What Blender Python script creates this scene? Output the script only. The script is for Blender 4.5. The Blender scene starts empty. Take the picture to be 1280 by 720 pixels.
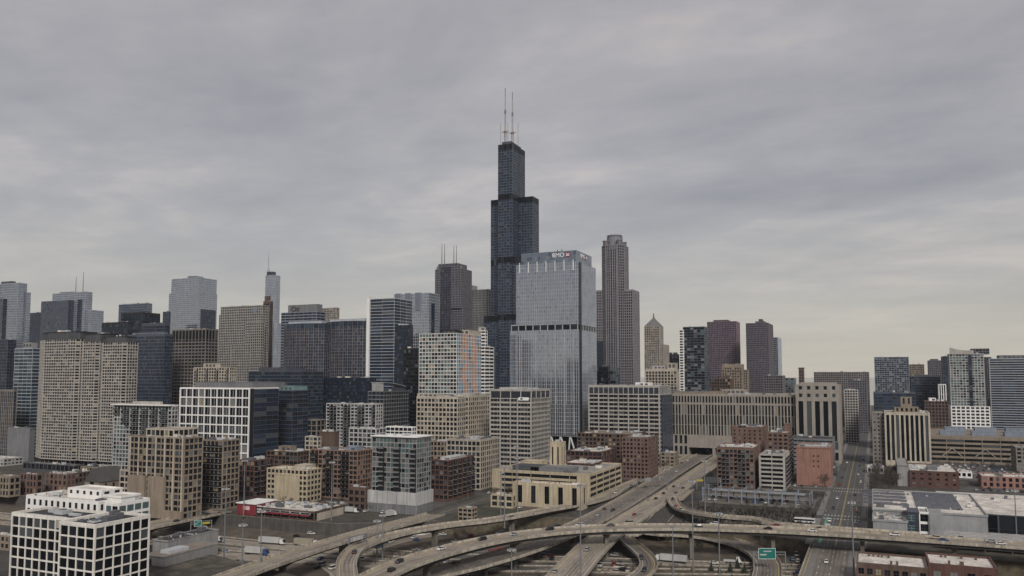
import bpy, math, random
from math import radians, sin, cos, tan, pi, hypot, atan2
from mathutils import Vector, Matrix
from mathutils.geometry import tessellate_polygon
# ------------------------------------------------------------------ camera, light, exposure
# world frame in metres: +X east, +Y north, street level z = 0; the viewpoint is 90 m up at the origin
YAW, PITCH, FOC, EYE = radians(24.2), radians(4.0), 1000.0, 90.0
scene = bpy.context.scene
cam_d = bpy.data.cameras.new('camera'); cam = bpy.data.objects.new('camera', cam_d)
scene.collection.objects.link(cam); scene.camera = cam
cam.location = (0, 0, EYE); cam.rotation_euler = (radians(90) + PITCH, 0, YAW - radians(90))
cam_d.lens = 36 * FOC / 1280; cam_d.shift_y = 40.1 / 1280; cam_d.clip_start = 1; cam_d.clip_end = 60000
scene.view_settings.view_transform = 'Standard'; scene.view_settings.look = 'None'
scene.view_settings.exposure = 0.80; scene.view_settings.gamma = 1
SUN_EL, SUN_AZ = radians(36), radians(238)      # azimuth measured clockwise from north: soft light from the south-west
w = bpy.data.worlds.new('World'); scene.world = w; w.use_nodes = True
nt = w.node_tree; nt.nodes.clear()
def N(t, **k):
    n = nt.nodes.new(t)
    for a, b in k.items(): setattr(n, a, b)
    return n
def Lk(a, b): nt.links.new(a, b)
def mth(op, a, b=None, clamp=False):
    n = N('ShaderNodeMath', operation=op); n.use_clamp = clamp
    for i, v in enumerate((a, b)):
        if v is None: continue
        if isinstance(v, (int, float)): n.inputs[i].default_value = v
        else: Lk(v, n.inputs[i])
    return n.outputs[0]
def world_sky():
    tc = N('ShaderNodeTexCoord'); sp = N('ShaderNodeSeparateXYZ'); Lk(tc.outputs['Generated'], sp.inputs[0])
    zz = mth('ADD', mth('MAXIMUM', sp.outputs[2], 0.0), 0.10)
    cx = N('ShaderNodeCombineXYZ'); Lk(mth('DIVIDE', sp.outputs[0], zz), cx.inputs[0]); Lk(mth('DIVIDE', sp.outputs[1], zz), cx.inputs[1])
    mp = N('ShaderNodeMapping'); Lk(cx.outputs[0], mp.inputs[0]); mp.inputs['Rotation'].default_value = (0, 0, radians(-32)); mp.inputs['Scale'].default_value = (0.66, 0.46, 1)
    mp.inputs['Location'].default_value = (3.3, 1.2, 0)
    def noise(vec, sc, det, rough, dist, lac=2.0):
        n = N('ShaderNodeTexNoise'); Lk(vec, n.inputs['Vector']); n.inputs['Scale'].default_value = sc; n.inputs['Detail'].default_value = det
        n.inputs['Roughness'].default_value = rough; n.inputs['Distortion'].default_value = dist; n.inputs['Lacunarity'].default_value = lac
        return n.outputs[0]
    big = noise(mp.outputs[0], 0.62, 10, 0.56, 0.12)
    fine = noise(mp.outputs[0], 2.1, 10, 0.62, 0.25)
    fin2 = noise(mp.outputs[0], 8.5, 8, 0.60, 0.3)
    mix = mth('ADD', mth('ADD', mth('MULTIPLY', big, 0.58), mth('MULTIPLY', fine, 0.33)), mth('MULTIPLY', fin2, 0.09))
    cr = N('ShaderNodeValToRGB'); Lk(mix, cr.inputs[0]); e = cr.color_ramp.elements
    e[0].position = 0.39; e[0].color = (0.19, 0.188, 0.205, 1)
    e[1].position = 0.62; e[1].color = (0.47, 0.42, 0.39, 1)
    for p, c in ((0.44, (0.230, 0.222, 0.235)), (0.485, (0.266, 0.256, 0.264)), (0.52, (0.295, 0.284, 0.287)), (0.555, (0.35, 0.325, 0.315))):
        q = e.new(p); q.color = (*c, 1)
    # low layer seen through thinner cloud is warmer towards the horizon
    g = N('ShaderNodeValToRGB'); Lk(mth('MULTIPLY', sp.outputs[2], 1.0), g.inputs[0]); q = g.color_ramp.elements
    q[0].position = 0.0; q[0].color = (0.385, 0.355, 0.305, 1); q[1].position = 0.46; q[1].color = (0.275, 0.255, 0.28, 1)
    for p, c in ((0.07, (0.38, 0.348, 0.298)), (0.15, (0.305, 0.292, 0.268)), (0.24, (0.262, 0.262, 0.268))):
        r = q.__class__ and g.color_ramp.elements.new(p); r.color = (*c, 1)
    hor = N('ShaderNodeMapRange'); Lk(sp.outputs[2], hor.inputs[0]); hor.inputs[1].default_value = 0.02; hor.inputs[2].default_value = 0.22
    hor.inputs[3].default_value = 0.16; hor.inputs[4].default_value = 0.85
    mx = N('ShaderNodeMixRGB'); Lk(hor.outputs[0], mx.inputs[0]); Lk(g.outputs[0], mx.inputs[1]); Lk(cr.outputs[0], mx.inputs[2])
    # brighter cloud where the hidden sun stands
    bg1 = N('ShaderNodeBackground'); Lk(mx.outputs[0], bg1.inputs[0]); bg1.inputs[1].default_value = 0.84
    sky = N('ShaderNodeTexSky', sky_type='NISHITA'); sky.sun_disc = False; sky.sun_elevation = SUN_EL; sky.sun_rotation = SUN_AZ
    bg2 = N('ShaderNodeBackground'); Lk(sky.outputs[0], bg2.inputs[0]); bg2.inputs[1].default_value = 0.08
    ms = N('ShaderNodeMixShader'); ms.inputs[0].default_value = 0.92; Lk(bg2.outputs[0], ms.inputs[1]); Lk(bg1.outputs[0], ms.inputs[2])
    out = N('ShaderNodeOutputWorld'); Lk(ms.outputs[0], out.inputs[0])
world_sky()
sd = bpy.data.lights.new('sun', 'SUN'); so = bpy.data.objects.new('sun', sd); scene.collection.objects.link(so)
sd.energy = 1.5; sd.angle = radians(14); sd.color = (1.0, 0.965, 0.91)
so.location = (0, 0, 900); so.rotation_euler = (radians(90) - SUN_EL, 0, -SUN_AZ + pi)
cyc = scene.cycles
try:
    cyc.max_bounces = 5; cyc.diffuse_bounces = 2; cyc.glossy_bounces = 2; cyc.volume_bounces = 0; cyc.transmission_bounces = 2; cyc.transparent_max_bounces = 4
except Exception: pass
# ------------------------------------------------------------------ from view angles to metres
HX, HY = cos(YAW), sin(YAW)
FWD = Vector((cos(PITCH) * HX, cos(PITCH) * HY, sin(PITCH))); RGT = Vector((HY, -HX, 0)); UPV = Vector((-sin(PITCH) * HX, -sin(PITCH) * HY, cos(PITCH)))
def ray(px, py): return FWD + RGT * ((px - 640) / FOC) + UPV * ((400.1 - py) / FOC)
def at_depth(px, py, d):
    r = ray(px, py); k = d / (r.x * HX + r.y * HY); return Vector((r.x * k, r.y * k, EYE + r.z * k))
def on_z(px, py, z):
    r = ray(px, py); k = (z - EYE) / r.z; return Vector((r.x * k, r.y * k, z))
def depth_of(x, y): return x * HX + y * HY
# ------------------------------------------------------------------ materials
MATS = {}
def pmat(name, col, rough=0.8, metal=0.0, var=0.18, scale=0.12, streak=0.0, spec=0.5, bump=0.0):
    if name in MATS: return MATS[name]
    m = bpy.data.materials.new(name); m.use_nodes = True; t = m.node_tree; b = t.nodes['Principled BSDF']
    b.inputs['Roughness'].default_value = rough; b.inputs['Metallic'].default_value = metal; b.inputs['Specular IOR Level'].default_value = spec
    if var > 0:
        geo = t.nodes.new('ShaderNodeNewGeometry')
        n = t.nodes.new('ShaderNodeTexNoise'); n.inputs['Scale'].default_value = scale; n.inputs['Detail'].default_value = 5; n.inputs['Roughness'].default_value = 0.65
        t.links.new(geo.outputs['Position'], n.inputs['Vector'])
        mr = t.nodes.new('ShaderNodeMapRange'); mr.inputs[1].default_value = 0.3; mr.inputs[2].default_value = 0.7; mr.inputs[3].default_value = 1 - var; mr.inputs[4].default_value = 1 + var
        t.links.new(n.outputs[0], mr.inputs[0]); fac = mr.outputs[0]
        if streak > 0:
            mp = t.nodes.new('ShaderNodeMapping'); mp.inputs['Scale'].default_value = (0.9, 0.9, 0.05); t.links.new(geo.outputs['Position'], mp.inputs[0])
            n2 = t.nodes.new('ShaderNodeTexNoise'); n2.inputs['Scale'].default_value = 1.0; n2.inputs['Detail'].default_value = 4; t.links.new(mp.outputs[0], n2.inputs['Vector'])
            m2 = t.nodes.new('ShaderNodeMapRange'); m2.inputs[1].default_value = 0.35; m2.inputs[2].default_value = 0.7; m2.inputs[3].default_value = 1 + streak * .4; m2.inputs[4].default_value = 1 - streak
            t.links.new(n2.outputs[0], m2.inputs[0]); mm = t.nodes.new('ShaderNodeMath'); mm.operation = 'MULTIPLY'
            t.links.new(fac, mm.inputs[0]); t.links.new(m2.outputs[0], mm.inputs[1]); fac = mm.outputs[0]
        vm = t.nodes.new('ShaderNodeVectorMath'); vm.operation = 'SCALE'; vm.inputs[0].default_value = col[:3]; t.links.new(fac, vm.inputs['Scale'])
        t.links.new(vm.outputs[0], b.inputs['Base Color'])
    else: b.inputs['Base Color'].default_value = (*col[:3], 1)
    m.diffuse_color = (*col[:3], 1)
    MATS[name] = m; return m
def wallm(name, col, rough=0.85, var=0.17, streak=0.26, spec=0.3): return pmat(name, col, rough, 0, var, 0.08, streak, spec)
W = dict(
    lime=wallm('limestone', (.32, .285, .245)), beige=wallm('beige concrete', (.37, .325, .27)), cream=wallm('cream masonry', (.425, .375, .305)), yellow=wallm('yellow brick', (.43, .36, .255)),
    tan=wallm('tan brick', (.24, .195, .15)), grey=wallm('grey concrete', (.27, .265, .26)), lgrey=wallm('light concrete', (.42, .41, .40)), pale=wallm('pale precast', (.36, .335, .305)),
    white=wallm('white panel', (.74, .72, .69), var=.06, streak=.08), red=wallm('red brick', (.105, .055, .045)), brown=wallm('brown brick', (.115, .077, .06)), pink=wallm('salmon brick', (.27, .145, .115)),
    rust=wallm('orange brick', (.155, .098, .078)), dark=wallm('dark metal cladding', (.036, .043, .058), rough=.45, spec=.5), slate=wallm('slate blue cladding', (.07, .08, .10), rough=.45), black=wallm('black cladding', (.014, .015, .018), rough=.4, spec=.4),
    mauve=wallm('mauve granite', (.145, .13, .138), rough=.6), maroon=wallm('red granite', (.085, .066, .072), rough=.6), brgrey=wallm('brown grey stone', (.20, .175, .155)), steel=wallm('silver metal', (.38, .40, .44), rough=.4),
    mgrey=wallm('mid grey panel', (.17, .17, .175)), teal=wallm('teal panel', (.16, .25, .25)), dgrey=wallm('charcoal panel', (.075, .075, .08)), bluegrey=wallm('blue grey panel', (.20, .225, .27)))
R = dict(roofw=pmat('white roof membrane', (.58, .535, .475), .8, var=.38, scale=.11, streak=.3), roofg=pmat('grey gravel roof', (.25, .23, .205), .9, var=.4, scale=.13), roofd=pmat('dark tar roof', (.035, .034, .032), .9, var=.3, scale=.1),
         roofb=pmat('brown roof felt', (.20, .165, .135), .9, var=.2, scale=.08), unit=pmat('galvanised rooftop plant', (.42, .43, .44), .5, var=.15, scale=.5), unitd=pmat('dark rooftop plant', (.10, .10, .11), .6, var=.2, scale=.5))
def gl(name, col, rough=.08, metal=0.0, spec=.28): return pmat(name, col, rough, metal, .0, 1, 0, spec)
G = dict(k=gl('black window glass', (.006, .007, .009), spec=.14), d=gl('dark window glass', (.018, .020, .025), spec=.2), b=gl('blue window glass', (.035, .05, .075), .1), n=gl('navy window glass', (.018, .026, .045), .1),
         t=gl('teal window glass', (.085, .13, .13), .12), c=gl('window with pale blinds', (.17, .165, .155), .4), g=gl('grey window glass', (.07, .078, .085), .12), o=gl('orange window film', (.38, .13, .035), .3), u=gl('sky blue window film', (.025, .16, .30), .3),
         m=gl('mirror glass', (.31, .335, .385), .06, .92), m2=gl('tinted mirror glass', (.23, .26, .31), .07, .88), m3=gl('deep mirror glass', (.14, .16, .20), .08, .82), y=gl('window with warm light blinds', (.26, .22, .15), .5))
def fade(pairs): return pairs
GS = dict(std=(('k', 14), ('d', 7), ('g', 3), ('c', 2), ('y', 1)), blk=(('k', 12), ('d', 4), ('g', 1)), resid=(('k', 6), ('d', 4), ('g', 3), ('c', 2), ('t', 1)), navy=(('n', 8), ('b', 3), ('d', 4), ('g', 1)), blue=(('b', 6), ('n', 5), ('m3', 3)),
          dark=(('k', 8), ('d', 6), ('n', 3)), mir=(('m', 12), ('m2', 2)), mir2=(('m2', 12), ('m3', 1), ('m', 1)), mir3=(('m3', 12), ('n', 1), ('m2', 1)), teal=(('t', 5), ('k', 3), ('c', 2), ('g', 2)), warm=(('k', 6), ('d', 5), ('y', 2), ('t', 2), ('c', 1)),
          multi=(('t', 7), ('d', 6), ('y', 1), ('c', 2), ('k', 3)))
M_FRAME = pmat('window frame metal', (.05, .05, .052), .5, var=0)
# ------------------------------------------------------------------ mesh building
class MB:
    def __init__(s): s.v = []; s.f = []; s.m = []; s.mats = []
    def mi(s, mat):
        if mat not in s.mats: s.mats.append(mat)
        return s.mats.index(mat)
    def quad(s, a, b, c, d, mat):
        i = len(s.v); s.v += [a, b, c, d]; s.f.append((i, i + 1, i + 2, i + 3)); s.m.append(s.mi(mat))
    def tri(s, a, b, c, mat):
        i = len(s.v); s.v += [a, b, c]; s.f.append((i, i + 1, i + 2)); s.m.append(s.mi(mat))
    def hexa(s, p, mat):        # p: 4 bottom (ccw from above), 4 top
        i = len(s.v); s.v += p; k = s.mi(mat)
        for q in ((3, 2, 1, 0), (4, 5, 6, 7), (0, 1, 5, 4), (1, 2, 6, 5), (2, 3, 7, 6), (3, 0, 4, 7)): s.f.append(tuple(i + j for j in q)); s.m.append(k)
    def box(s, x0, x1, y0, y1, z0, z1, mat):
        s.hexa([(x0, y0, z0), (x1, y0, z0), (x1, y1, z0), (x0, y1, z0), (x0, y0, z1), (x1, y0, z1), (x1, y1, z1), (x0, y1, z1)], mat)
    def fbox(s, o, u, n, a0, a1, b0, b1, z0, z1, mat):   # along a wall: a runs on u, b outwards on n
        P = lambda a, b, z: (o[0] + u[0] * a + n[0] * b, o[1] + u[1] * a + n[1] * b, z)
        s.hexa([P(a0, b1, z0), P(a1, b1, z0), P(a1, b0, z0), P(a0, b0, z0), P(a0, b1, z1), P(a1, b1, z1), P(a1, b0, z1), P(a0, b0, z1)], mat)
    def prism(s, poly, z0, z1, mat, top=None, taper=1.0):
        n = len(poly); cx = sum(p[0] for p in poly) / n; cy = sum(p[1] for p in poly) / n; i = len(s.v)
        s.v += [(p[0], p[1], z0) for p in poly] + [(cx + (p[0] - cx) * taper, cy + (p[1] - cy) * taper, z1) for p in poly]; k = s.mi(mat)
        for j in range(n): s.f.append((i + j, i + (j + 1) % n, i + n + (j + 1) % n, i + n + j)); s.m.append(k)
        s.f.append(tuple(i + n + j for j in range(n))); s.m.append(s.mi(top) if top else k)
        s.f.append(tuple(i + j for j in reversed(range(n)))); s.m.append(k)
    def cyl(s, x, y, z0, z1, r, mat, n=8, r1=None, ph=0):
        s.prism([(x + r * cos(2 * pi * j / n + ph), y + r * sin(2 * pi * j / n + ph)) for j in range(n)], z0, z1, mat, taper=(1 if r1 is None else max(r1 / r, .001)))
    def tube(s, p, q, r0, r1, mat, n=4):
        p = Vector(p); q = Vector(q); d = (q - p)
        if d.length < 1e-6: return
        d.normalize(); a = d.orthogonal().normalized(); b = d.cross(a); i = len(s.v); k = s.mi(mat)
        for c, r in ((p, r0), (q, r1)):
            for j in range(n): t = 2 * pi * j / n; s.v.append(tuple(c + a * (r * cos(t)) + b * (r * sin(t))))
        for j in range(n): s.f.append((i + j, i + (j + 1) % n, i + n + (j + 1) % n, i + n + j)); s.m.append(k)
        s.f.append(tuple(i + j for j in reversed(range(n)))); s.m.append(k); s.f.append(tuple(i + n + j for j in range(n))); s.m.append(k)
    def mesh(s, name, org=(0, 0, 0)):
        me = bpy.data.meshes.new(name); me.from_pydata([(a - org[0], b - org[1], c - org[2]) for a, b, c in s.v], [], s.f)
        for m in s.mats: me.materials.append(m)
        me.polygons.foreach_set('material_index', s.m); me.update(); return me
    def build(s, name, parent=None, org=(0, 0, 0)):
        if not s.v: return None
        o = bpy.data.objects.new(name, s.mesh(name, org)); scene.collection.objects.link(o)
        if parent is not None: o.parent = parent
        else: o.location = org
        return o
def tag(o, label=None, cat=None, group=None, kind=None):
    for k, v in (('label', label), ('category', cat), ('group', group), ('kind', kind)):
        if v: o[k] = v
    return o
def empty(name, loc, label, cat, group=None, rz=0):
    o = bpy.data.objects.new(name, None); scene.collection.objects.link(o); o.location = loc; o.rotation_euler = (0, 0, rz); o.empty_display_size = 1
    return tag(o, label, cat, group)
def text_mesh(body, size, extrude, mat, parent, mw, align='LEFT', space=1.0):
    t = bpy.data.curves.new('lettering', 'FONT'); t.body = body; t.size = size; t.extrude = extrude; t.align_x = align; t.space_character = space
    o = bpy.data.objects.new('lettering_source', t); scene.collection.objects.link(o); dg = bpy.context.evaluated_depsgraph_get(); dg.update()
    me = bpy.data.meshes.new_from_object(o.evaluated_get(dg)); bpy.data.objects.remove(o); me.materials.clear(); me.materials.append(mat)
    q = bpy.data.objects.new('lettering', me); scene.collection.objects.link(q); q.parent = parent; q.matrix_local = mw; return q
def copy_tree(o, parent=None):
    c = o.copy(); scene.collection.objects.link(c); c.parent = parent
    for ch in list(KIDS.get(o.name, [])): copy_tree(ch, c)
    return c
KIDS = {}
# ------------------------------------------------------------------ buildings
def style(floor=3.8, bay=4.0, pier=.8, sp=1.4, wall='beige', glass='std', t=.4, cap=0.0, foot=0.0, win=True, cols=None, mull=True):
    return dict(floor=floor, bay=bay, pier=pier * .82 if .5 < pier < 2.1 else pier, sp=sp * .86 if .5 < sp < 2.2 and floor < 6 else sp, wall=W[wall] if isinstance(wall, str) else wall, glass=GS[glass], t=t, cap=cap, foot=foot, win=win, cols=cols, mull=mull)
WINMESH = {}
OCC = []
def window_mesh(wd, ht, g, big):
    k = (round(wd, 1), round(ht, 1), g, big)
    if k not in WINMESH:
        b = MB(); b.box(0, wd, -.08, 0, 0, ht, G[g])
        if big:
            b.box(wd / 2 - .06, wd / 2 + .06, -.14, -.005, 0.02, ht - .02, M_FRAME)
            if ht > 1.7: b.box(.02, wd - .02, -.13, -.006, ht * .42 - .05, ht * .42 + .05, M_FRAME)
        WINMESH[k] = b.mesh('window')
    return WINMESH[k]
class Bld:
    def __init__(s, name, label, cat, x, y, group=None):
        s.root = empty(name, (x, y, 0), label, cat, group); s.o = (x, y, 0); s.wins = []; s.glz = MB(); s.rnd = random.Random(name + label)
        s.bal = []
    def part(s, mb, name, label=None):
        o = mb.build(name, s.root, s.o)
        if o and label: o['label'] = label
        return o
    def poly(s, pts, z0, z1, st, name='wall', roof='roofg', par=.9, faces='all', allf=False, units=None, balcony=None):
        b = MB(); rnd = s.rnd
        OCC.append((min(q[0] for q in pts), max(q[0] for q in pts), min(q[1] for q in pts), max(q[1] for q in pts)))
        b.prism(pts, z0, z1 - .05, st['wall'])
        t = st['t']; n = len(pts)
        for i in range(n):
            p, q = pts[i], pts[(i + 1) % n]; L = hypot(q[0] - p[0], q[1] - p[1])
            if L < .5: continue
            u = ((q[0] - p[0]) / L, (q[1] - p[1]) / L); nn = (u[1], -u[0]); mx, my = (p[0] + q[0]) / 2, (p[1] + q[1]) / 2
            if not allf and max((cx_ - mx) * nn[0] + (cy_ - my) * nn[1] for cx_, cy_ in ((0, 0), (50, -90), (-40, 90))) < 0: continue
            vis = (-mx) * nn[0] + (-my) * nn[1] > 0
            zt = z1 - st['cap']; zb = z0 + st['foot']
            nb = max(1, round(L / st['bay'])); bw = L / nb; nf = max(1, round((zt - zb) / st['floor'])); fh = (zt - zb) / nf
            pr = min(st['pier'], bw * .9); sp = min(st['sp'], fh * .9)
            if st['cap'] > 0: b.fbox(p, u, nn, -(t - .07), L + t - .07, -.04, t - .06, zt, z1 - .02, st['wall'])
            if st['foot'] > 0: b.fbox(p, u, nn, -(t - .07), L + t - .07, -.04, t - .06, z0, zb, st['wall'])
            if not st['win']: continue
            if pr > 0:
                for k in range(nb + 1):
                    if k in (0, nb): a0, a1 = (-(t - .01), pr / 2) if k == 0 else (L - pr / 2, L + t - .01)
                    else: a0, a1 = k * bw - pr / 2, k * bw + pr / 2
                    b.fbox(p, u, nn, a0, a1, -.04, t, zb + .001, zt - .001, st['wall'])
            if sp > 0:
                for k in range(nf):
                    b.fbox(p, u, nn, -(t - .07), L + t - .07, -.04, t - .06, zb + k * fh + .002, zb + k * fh + sp, st['wall'])
            cols = st['cols']; gset = st['glass']; tot = sum(x[1] for x in gset)
            for fl in range(nf):
                for k in range(nb):
                    a0, a1 = k * bw + pr / 2, (k + 1) * bw - pr / 2; h0, h1 = zb + fl * fh + sp, zb + (fl + 1) * fh
                    if cols: g = cols(i, k / max(nb - 1, 1), fl / max(nf - 1, 1), rnd)
                    else: g = None
                    if g is None:
                        r = rnd.random() * tot; g = gset[-1][0]
                        for nm, wt in gset:
                            r -= wt
                            if r < 0: g = nm; break
                    s.wins.append((p, u, nn, a0, a1, h0, h1, g, vis, st['mull']))
                    if balcony and balcony['e'] == i and (k % balcony['every']) in balcony['at'] and fl >= balcony.get('lo', 1): s.bal.append((p, u, nn, a0, a1, zb + fl * fh, balcony, t))
        s.part(b, name)
        if roof:
            r = MB(); r.prism(shrink(pts, .45), z1 - .045, z1 + .05, R[roof]); s.part(r, 'roof')
            if par > 0:
                r = MB(); ring(r, pts, t, .45, z1 - .04, z1 + par, st['wall']); s.part(r, 'parapet')
        if units:
            xs = [p[0] for p in pts]; ys = [p[1] for p in pts]; s.units(min(xs), max(xs), min(ys), max(ys), z1 + .05, units)
        return s
    def rect(s, x0, x1, y0, y1, z0, z1, st, **k): return s.poly([(x0, y0), (x1, y0), (x1, y1), (x0, y1)], z0, z1, st, **k)
    def units(s, x0, x1, y0, y1, z, n):
        rnd = s.rnd; lx, ly = x1 - x0, y1 - y0; put = []
        for _ in range(n * 6):
            if len(put) >= n: break
            a, c = min(rnd.uniform(1.5, 5), lx * .3), min(rnd.uniform(1.5, 6), ly * .3); h = rnd.uniform(.9, 2.6)
            x = rnd.uniform(x0 + 1.5, max(x0 + 1.6, x1 - 1.5 - a)); y = rnd.uniform(y0 + 1.5, max(y0 + 1.6, y1 - 1.5 - c))
            if any(x < q[1] + .5 and x + a > q[0] - .5 and y < q[3] + .5 and y + c > q[2] - .5 for q in put): continue
            put.append((x, x + a, y, y + c)); m = rnd.choice((R['unit'], R['unit'], R['unitd'], R['roofw']))
            b = MB(); b.box(x + .15, x + a - .15, y + .15, y + c - .15, z, z + .35, R['unitd']); b.box(x, x + a, y, y + c, z + .35, z + h, m)
            if a > 2 and c > 2: b.cyl(x + a / 2, y + c / 2, z + h, z + h + .3, min(a, c) * .32, R['unitd'], 10)
            s.part(b, 'rooftop_unit')
        if depth_of(x0, y0) < 760 and n > 1:
            for _ in range(min(14, 4 + int(lx * ly / 90))):
                x, y = rnd.uniform(x0 + 1.2, x1 - 1.6), rnd.uniform(y0 + 1.2, y1 - 1.6)
                if any(q[0] - .6 < x < q[1] + .6 and q[2] - .6 < y < q[3] + .6 for q in put): continue
                b = MB(); r_ = rnd.uniform(.2, .55); b.cyl(x, y, z, z + rnd.uniform(.5, 1.5), r_, rnd.choice((R['unit'], R['unitd'], R['unitd'])), 7); s.part(b, 'roof_vent')
            for _ in range(2):
                x = rnd.uniform(x0 + 2, x1 - 3); ya, yb = y0 + ly * rnd.uniform(.1, .3), y0 + ly * rnd.uniform(.6, .9)
                if any(q[0] - .8 < x < q[1] + .8 for q in put): continue
                b = MB(); b.box(x, x + .5, ya, yb, z + .2, z + .6, R['unit']); s.part(b, 'roof_duct')
    def house(s, x0, x1, y0, y1, z0, z1, mat='mgrey', name='penthouse', louv=True):
        m = W[mat] if isinstance(mat, str) else mat; b = MB(); b.box(x0, x1, y0, y1, z0, z1, m)
        b.box(x0 - .2, x1 + .2, y0 - .2, y1 + .2, z1, z1 + .3, m)
        if louv:
            for k in range(int((y1 - y0) / 5)): b.box(x0 - .1, x0 - .02, y0 + 1 + k * 5, y0 + 4.2 + k * 5, z0 + (z1 - z0) * .3, z0 + (z1 - z0) * .8, W['dgrey'])
        s.part(b, name); return s
    def done(s):
        if s.bal:
            s.bal.sort(key=lambda q: hypot(q[0][0] + q[1][0] * q[3], q[0][1] + q[1][1] * q[3]) - q[5])
            cache = {}
            for p, u, nn, a0, a1, z, c, t in s.bal[:100]:
                k = round(a1 - a0, 1)
                if k not in cache:
                    b = MB(); L = a1 - a0; D = c['d']; b.box(0, L, -D, 0, -.1, .12, c.get('slab', W['lgrey'])); b.box(0, L, -D, -D + .06, .14, 1.15, c['rail']); b.box(.01, .07, -D + .07, 0, .14, 1.13, c['rail']); b.box(L - .07, L - .01, -D + .07, 0, .14, 1.13, c['rail'])
                    cache[k] = b.mesh('balcony')
                o = bpy.data.objects.new('balcony', cache[k]); scene.collection.objects.link(o); o.parent = s.root
                o.location = (p[0] + u[0] * a0 + nn[0] * (t + .01) - s.o[0], p[1] + u[1] * a0 + nn[1] * (t + .01) - s.o[1], z + .1); o.rotation_euler = (0, 0, atan2(u[1], u[0]))
        if not s.wins: return s
        vis = [q for q in s.wins if q[8]]; d = depth_of(*s.o[:2]); sc_ = 800 / d
        q0 = sorted((min((q[4] - q[3]), (q[6] - q[5]) * 1.3) for q in vis))[len(vis) // 2] if vis else 0
        split = q0 * sc_ >= 2.0; big = q0 * sc_ >= 3.4 and s.wins[0][9]
        if split:
            key = lambda q: hypot(q[0][0] + q[1][0] * q[3], q[0][1] + q[1][1] * q[3]) - 2.2 * q[5]
            vis.sort(key=key); pick = vis[:100]; ids = set(map(id, pick))
            for p, u, nn, a0, a1, h0, h1, g, v, _m in pick:
                o = bpy.data.objects.new('window', window_mesh(a1 - a0, h1 - h0, g, big)); scene.collection.objects.link(o); o.parent = s.root
                o.location = (p[0] + u[0] * a0 - s.o[0], p[1] + u[1] * a0 - s.o[1], h0); o.rotation_euler = (0, 0, atan2(u[1], u[0]))
            rest = [q for q in s.wins if id(q) not in ids]
        else: rest = s.wins
        if rest:
            b = MB()
            for p, u, nn, a0, a1, h0, h1, g, v, _m in rest:
                P = lambda a, bb, z: (p[0] + u[0] * a + nn[0] * bb, p[1] + u[1] * a + nn[1] * bb, z)
                b.quad(P(a0, .08, h0), P(a1, .08, h0), P(a1, .08, h1), P(a0, .08, h1), G[g])
                if big: b.quad(P((a0 + a1) / 2 - .06, .13, h0), P((a0 + a1) / 2 + .06, .13, h0), P((a0 + a1) / 2 + .06, .13, h1), P((a0 + a1) / 2 - .06, .13, h1), M_FRAME)
            o = s.part(b, 'window' if split else 'glazing')
            o['kind'] = 'stuff'
        return s
def shrink(pts, d):
    n = len(pts); cx = sum(p[0] for p in pts) / n; cy = sum(p[1] for p in pts) / n; out = []
    for x, y in pts:
        L = hypot(x - cx, y - cy); k = max(0, 1 - d * 1.35 / L); out.append((cx + (x - cx) * k, cy + (y - cy) * k))
    return out
def ring(b, pts, t, wd, z0, z1, mat):
    n = len(pts); ins = shrink(pts, wd)
    out = shrink(pts, -(t + .02))
    for i in range(n):
        j = (i + 1) % n; b.hexa([(*out[i], z0), (*out[j], z0), (*ins[j], z0), (*ins[i], z0), (*out[i], z1), (*out[j], z1), (*ins[j], z1), (*ins[i], z1)], mat)
def foot(pxl, pxc, pxr, d, yt, ed=None, nl=None):
    """footprint on the street grid of a building whose near corner stands at distance d; returns x0,x1,y0,y1,h"""
    c = at_depth(pxc, yt, d); h = c.z
    def Yat(px, X): r = ray(px, yt); return r.y / r.x * X
    def Xat(px, Y): r = ray(px, yt); return r.x / r.y * Y
    if pxc < 1088:
        y1 = Yat(pxl, c.x) if nl is None else c.y + nl
        x1 = c.x + ed if ed and (pxr is None or pxc > 960) else min(Xat(pxr, c.y), c.x + 140)
        if x1 < c.x: x1 = c.x + 60
        return c.x, x1, c.y, y1, h
    y0 = Yat(pxr, c.x) if nl is None else c.y - nl
    x1 = c.x + ed if ed else Xat(pxl, c.y)
    if x1 < c.x or x1 > c.x + 140: x1 = c.x + 60
    return c.x, x1, y0, c.y, h
def zat(py, x, y):       # height seen at row py above the point x, y
    d = depth_of(x, y); return at_depth(640 + FOC * (x * HY - y * HX) / d, py, d).z
EXEC = []
def simple(name, label, cat, pxl, pxc, pxr, d, yt, st, ed=None, roof='roofg', par=.9, units=3, pent=None, pods=None, balcony=None, z0=0, nl=None):
    x0, x1, y0, y1, h = foot(pxl, pxc, pxr, d, yt, ed, nl)
    s = Bld(name, label, cat, x0, y0); s.rect(x0, x1, y0, y1, z0, h, st, roof=roof, par=par, units=units, balcony=balcony)
    if pent:     # list of (fraction along x, along y, height, material)
        for a0, a1, b0, b1, ph, m in pent: s.house(x0 + (x1 - x0) * a0, x0 + (x1 - x0) * a1, y0 + (y1 - y0) * b0, y0 + (y1 - y0) * b1, h + .05, h + ph, m)
    s.box = (x0, x1, y0, y1, h)
    return s
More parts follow.
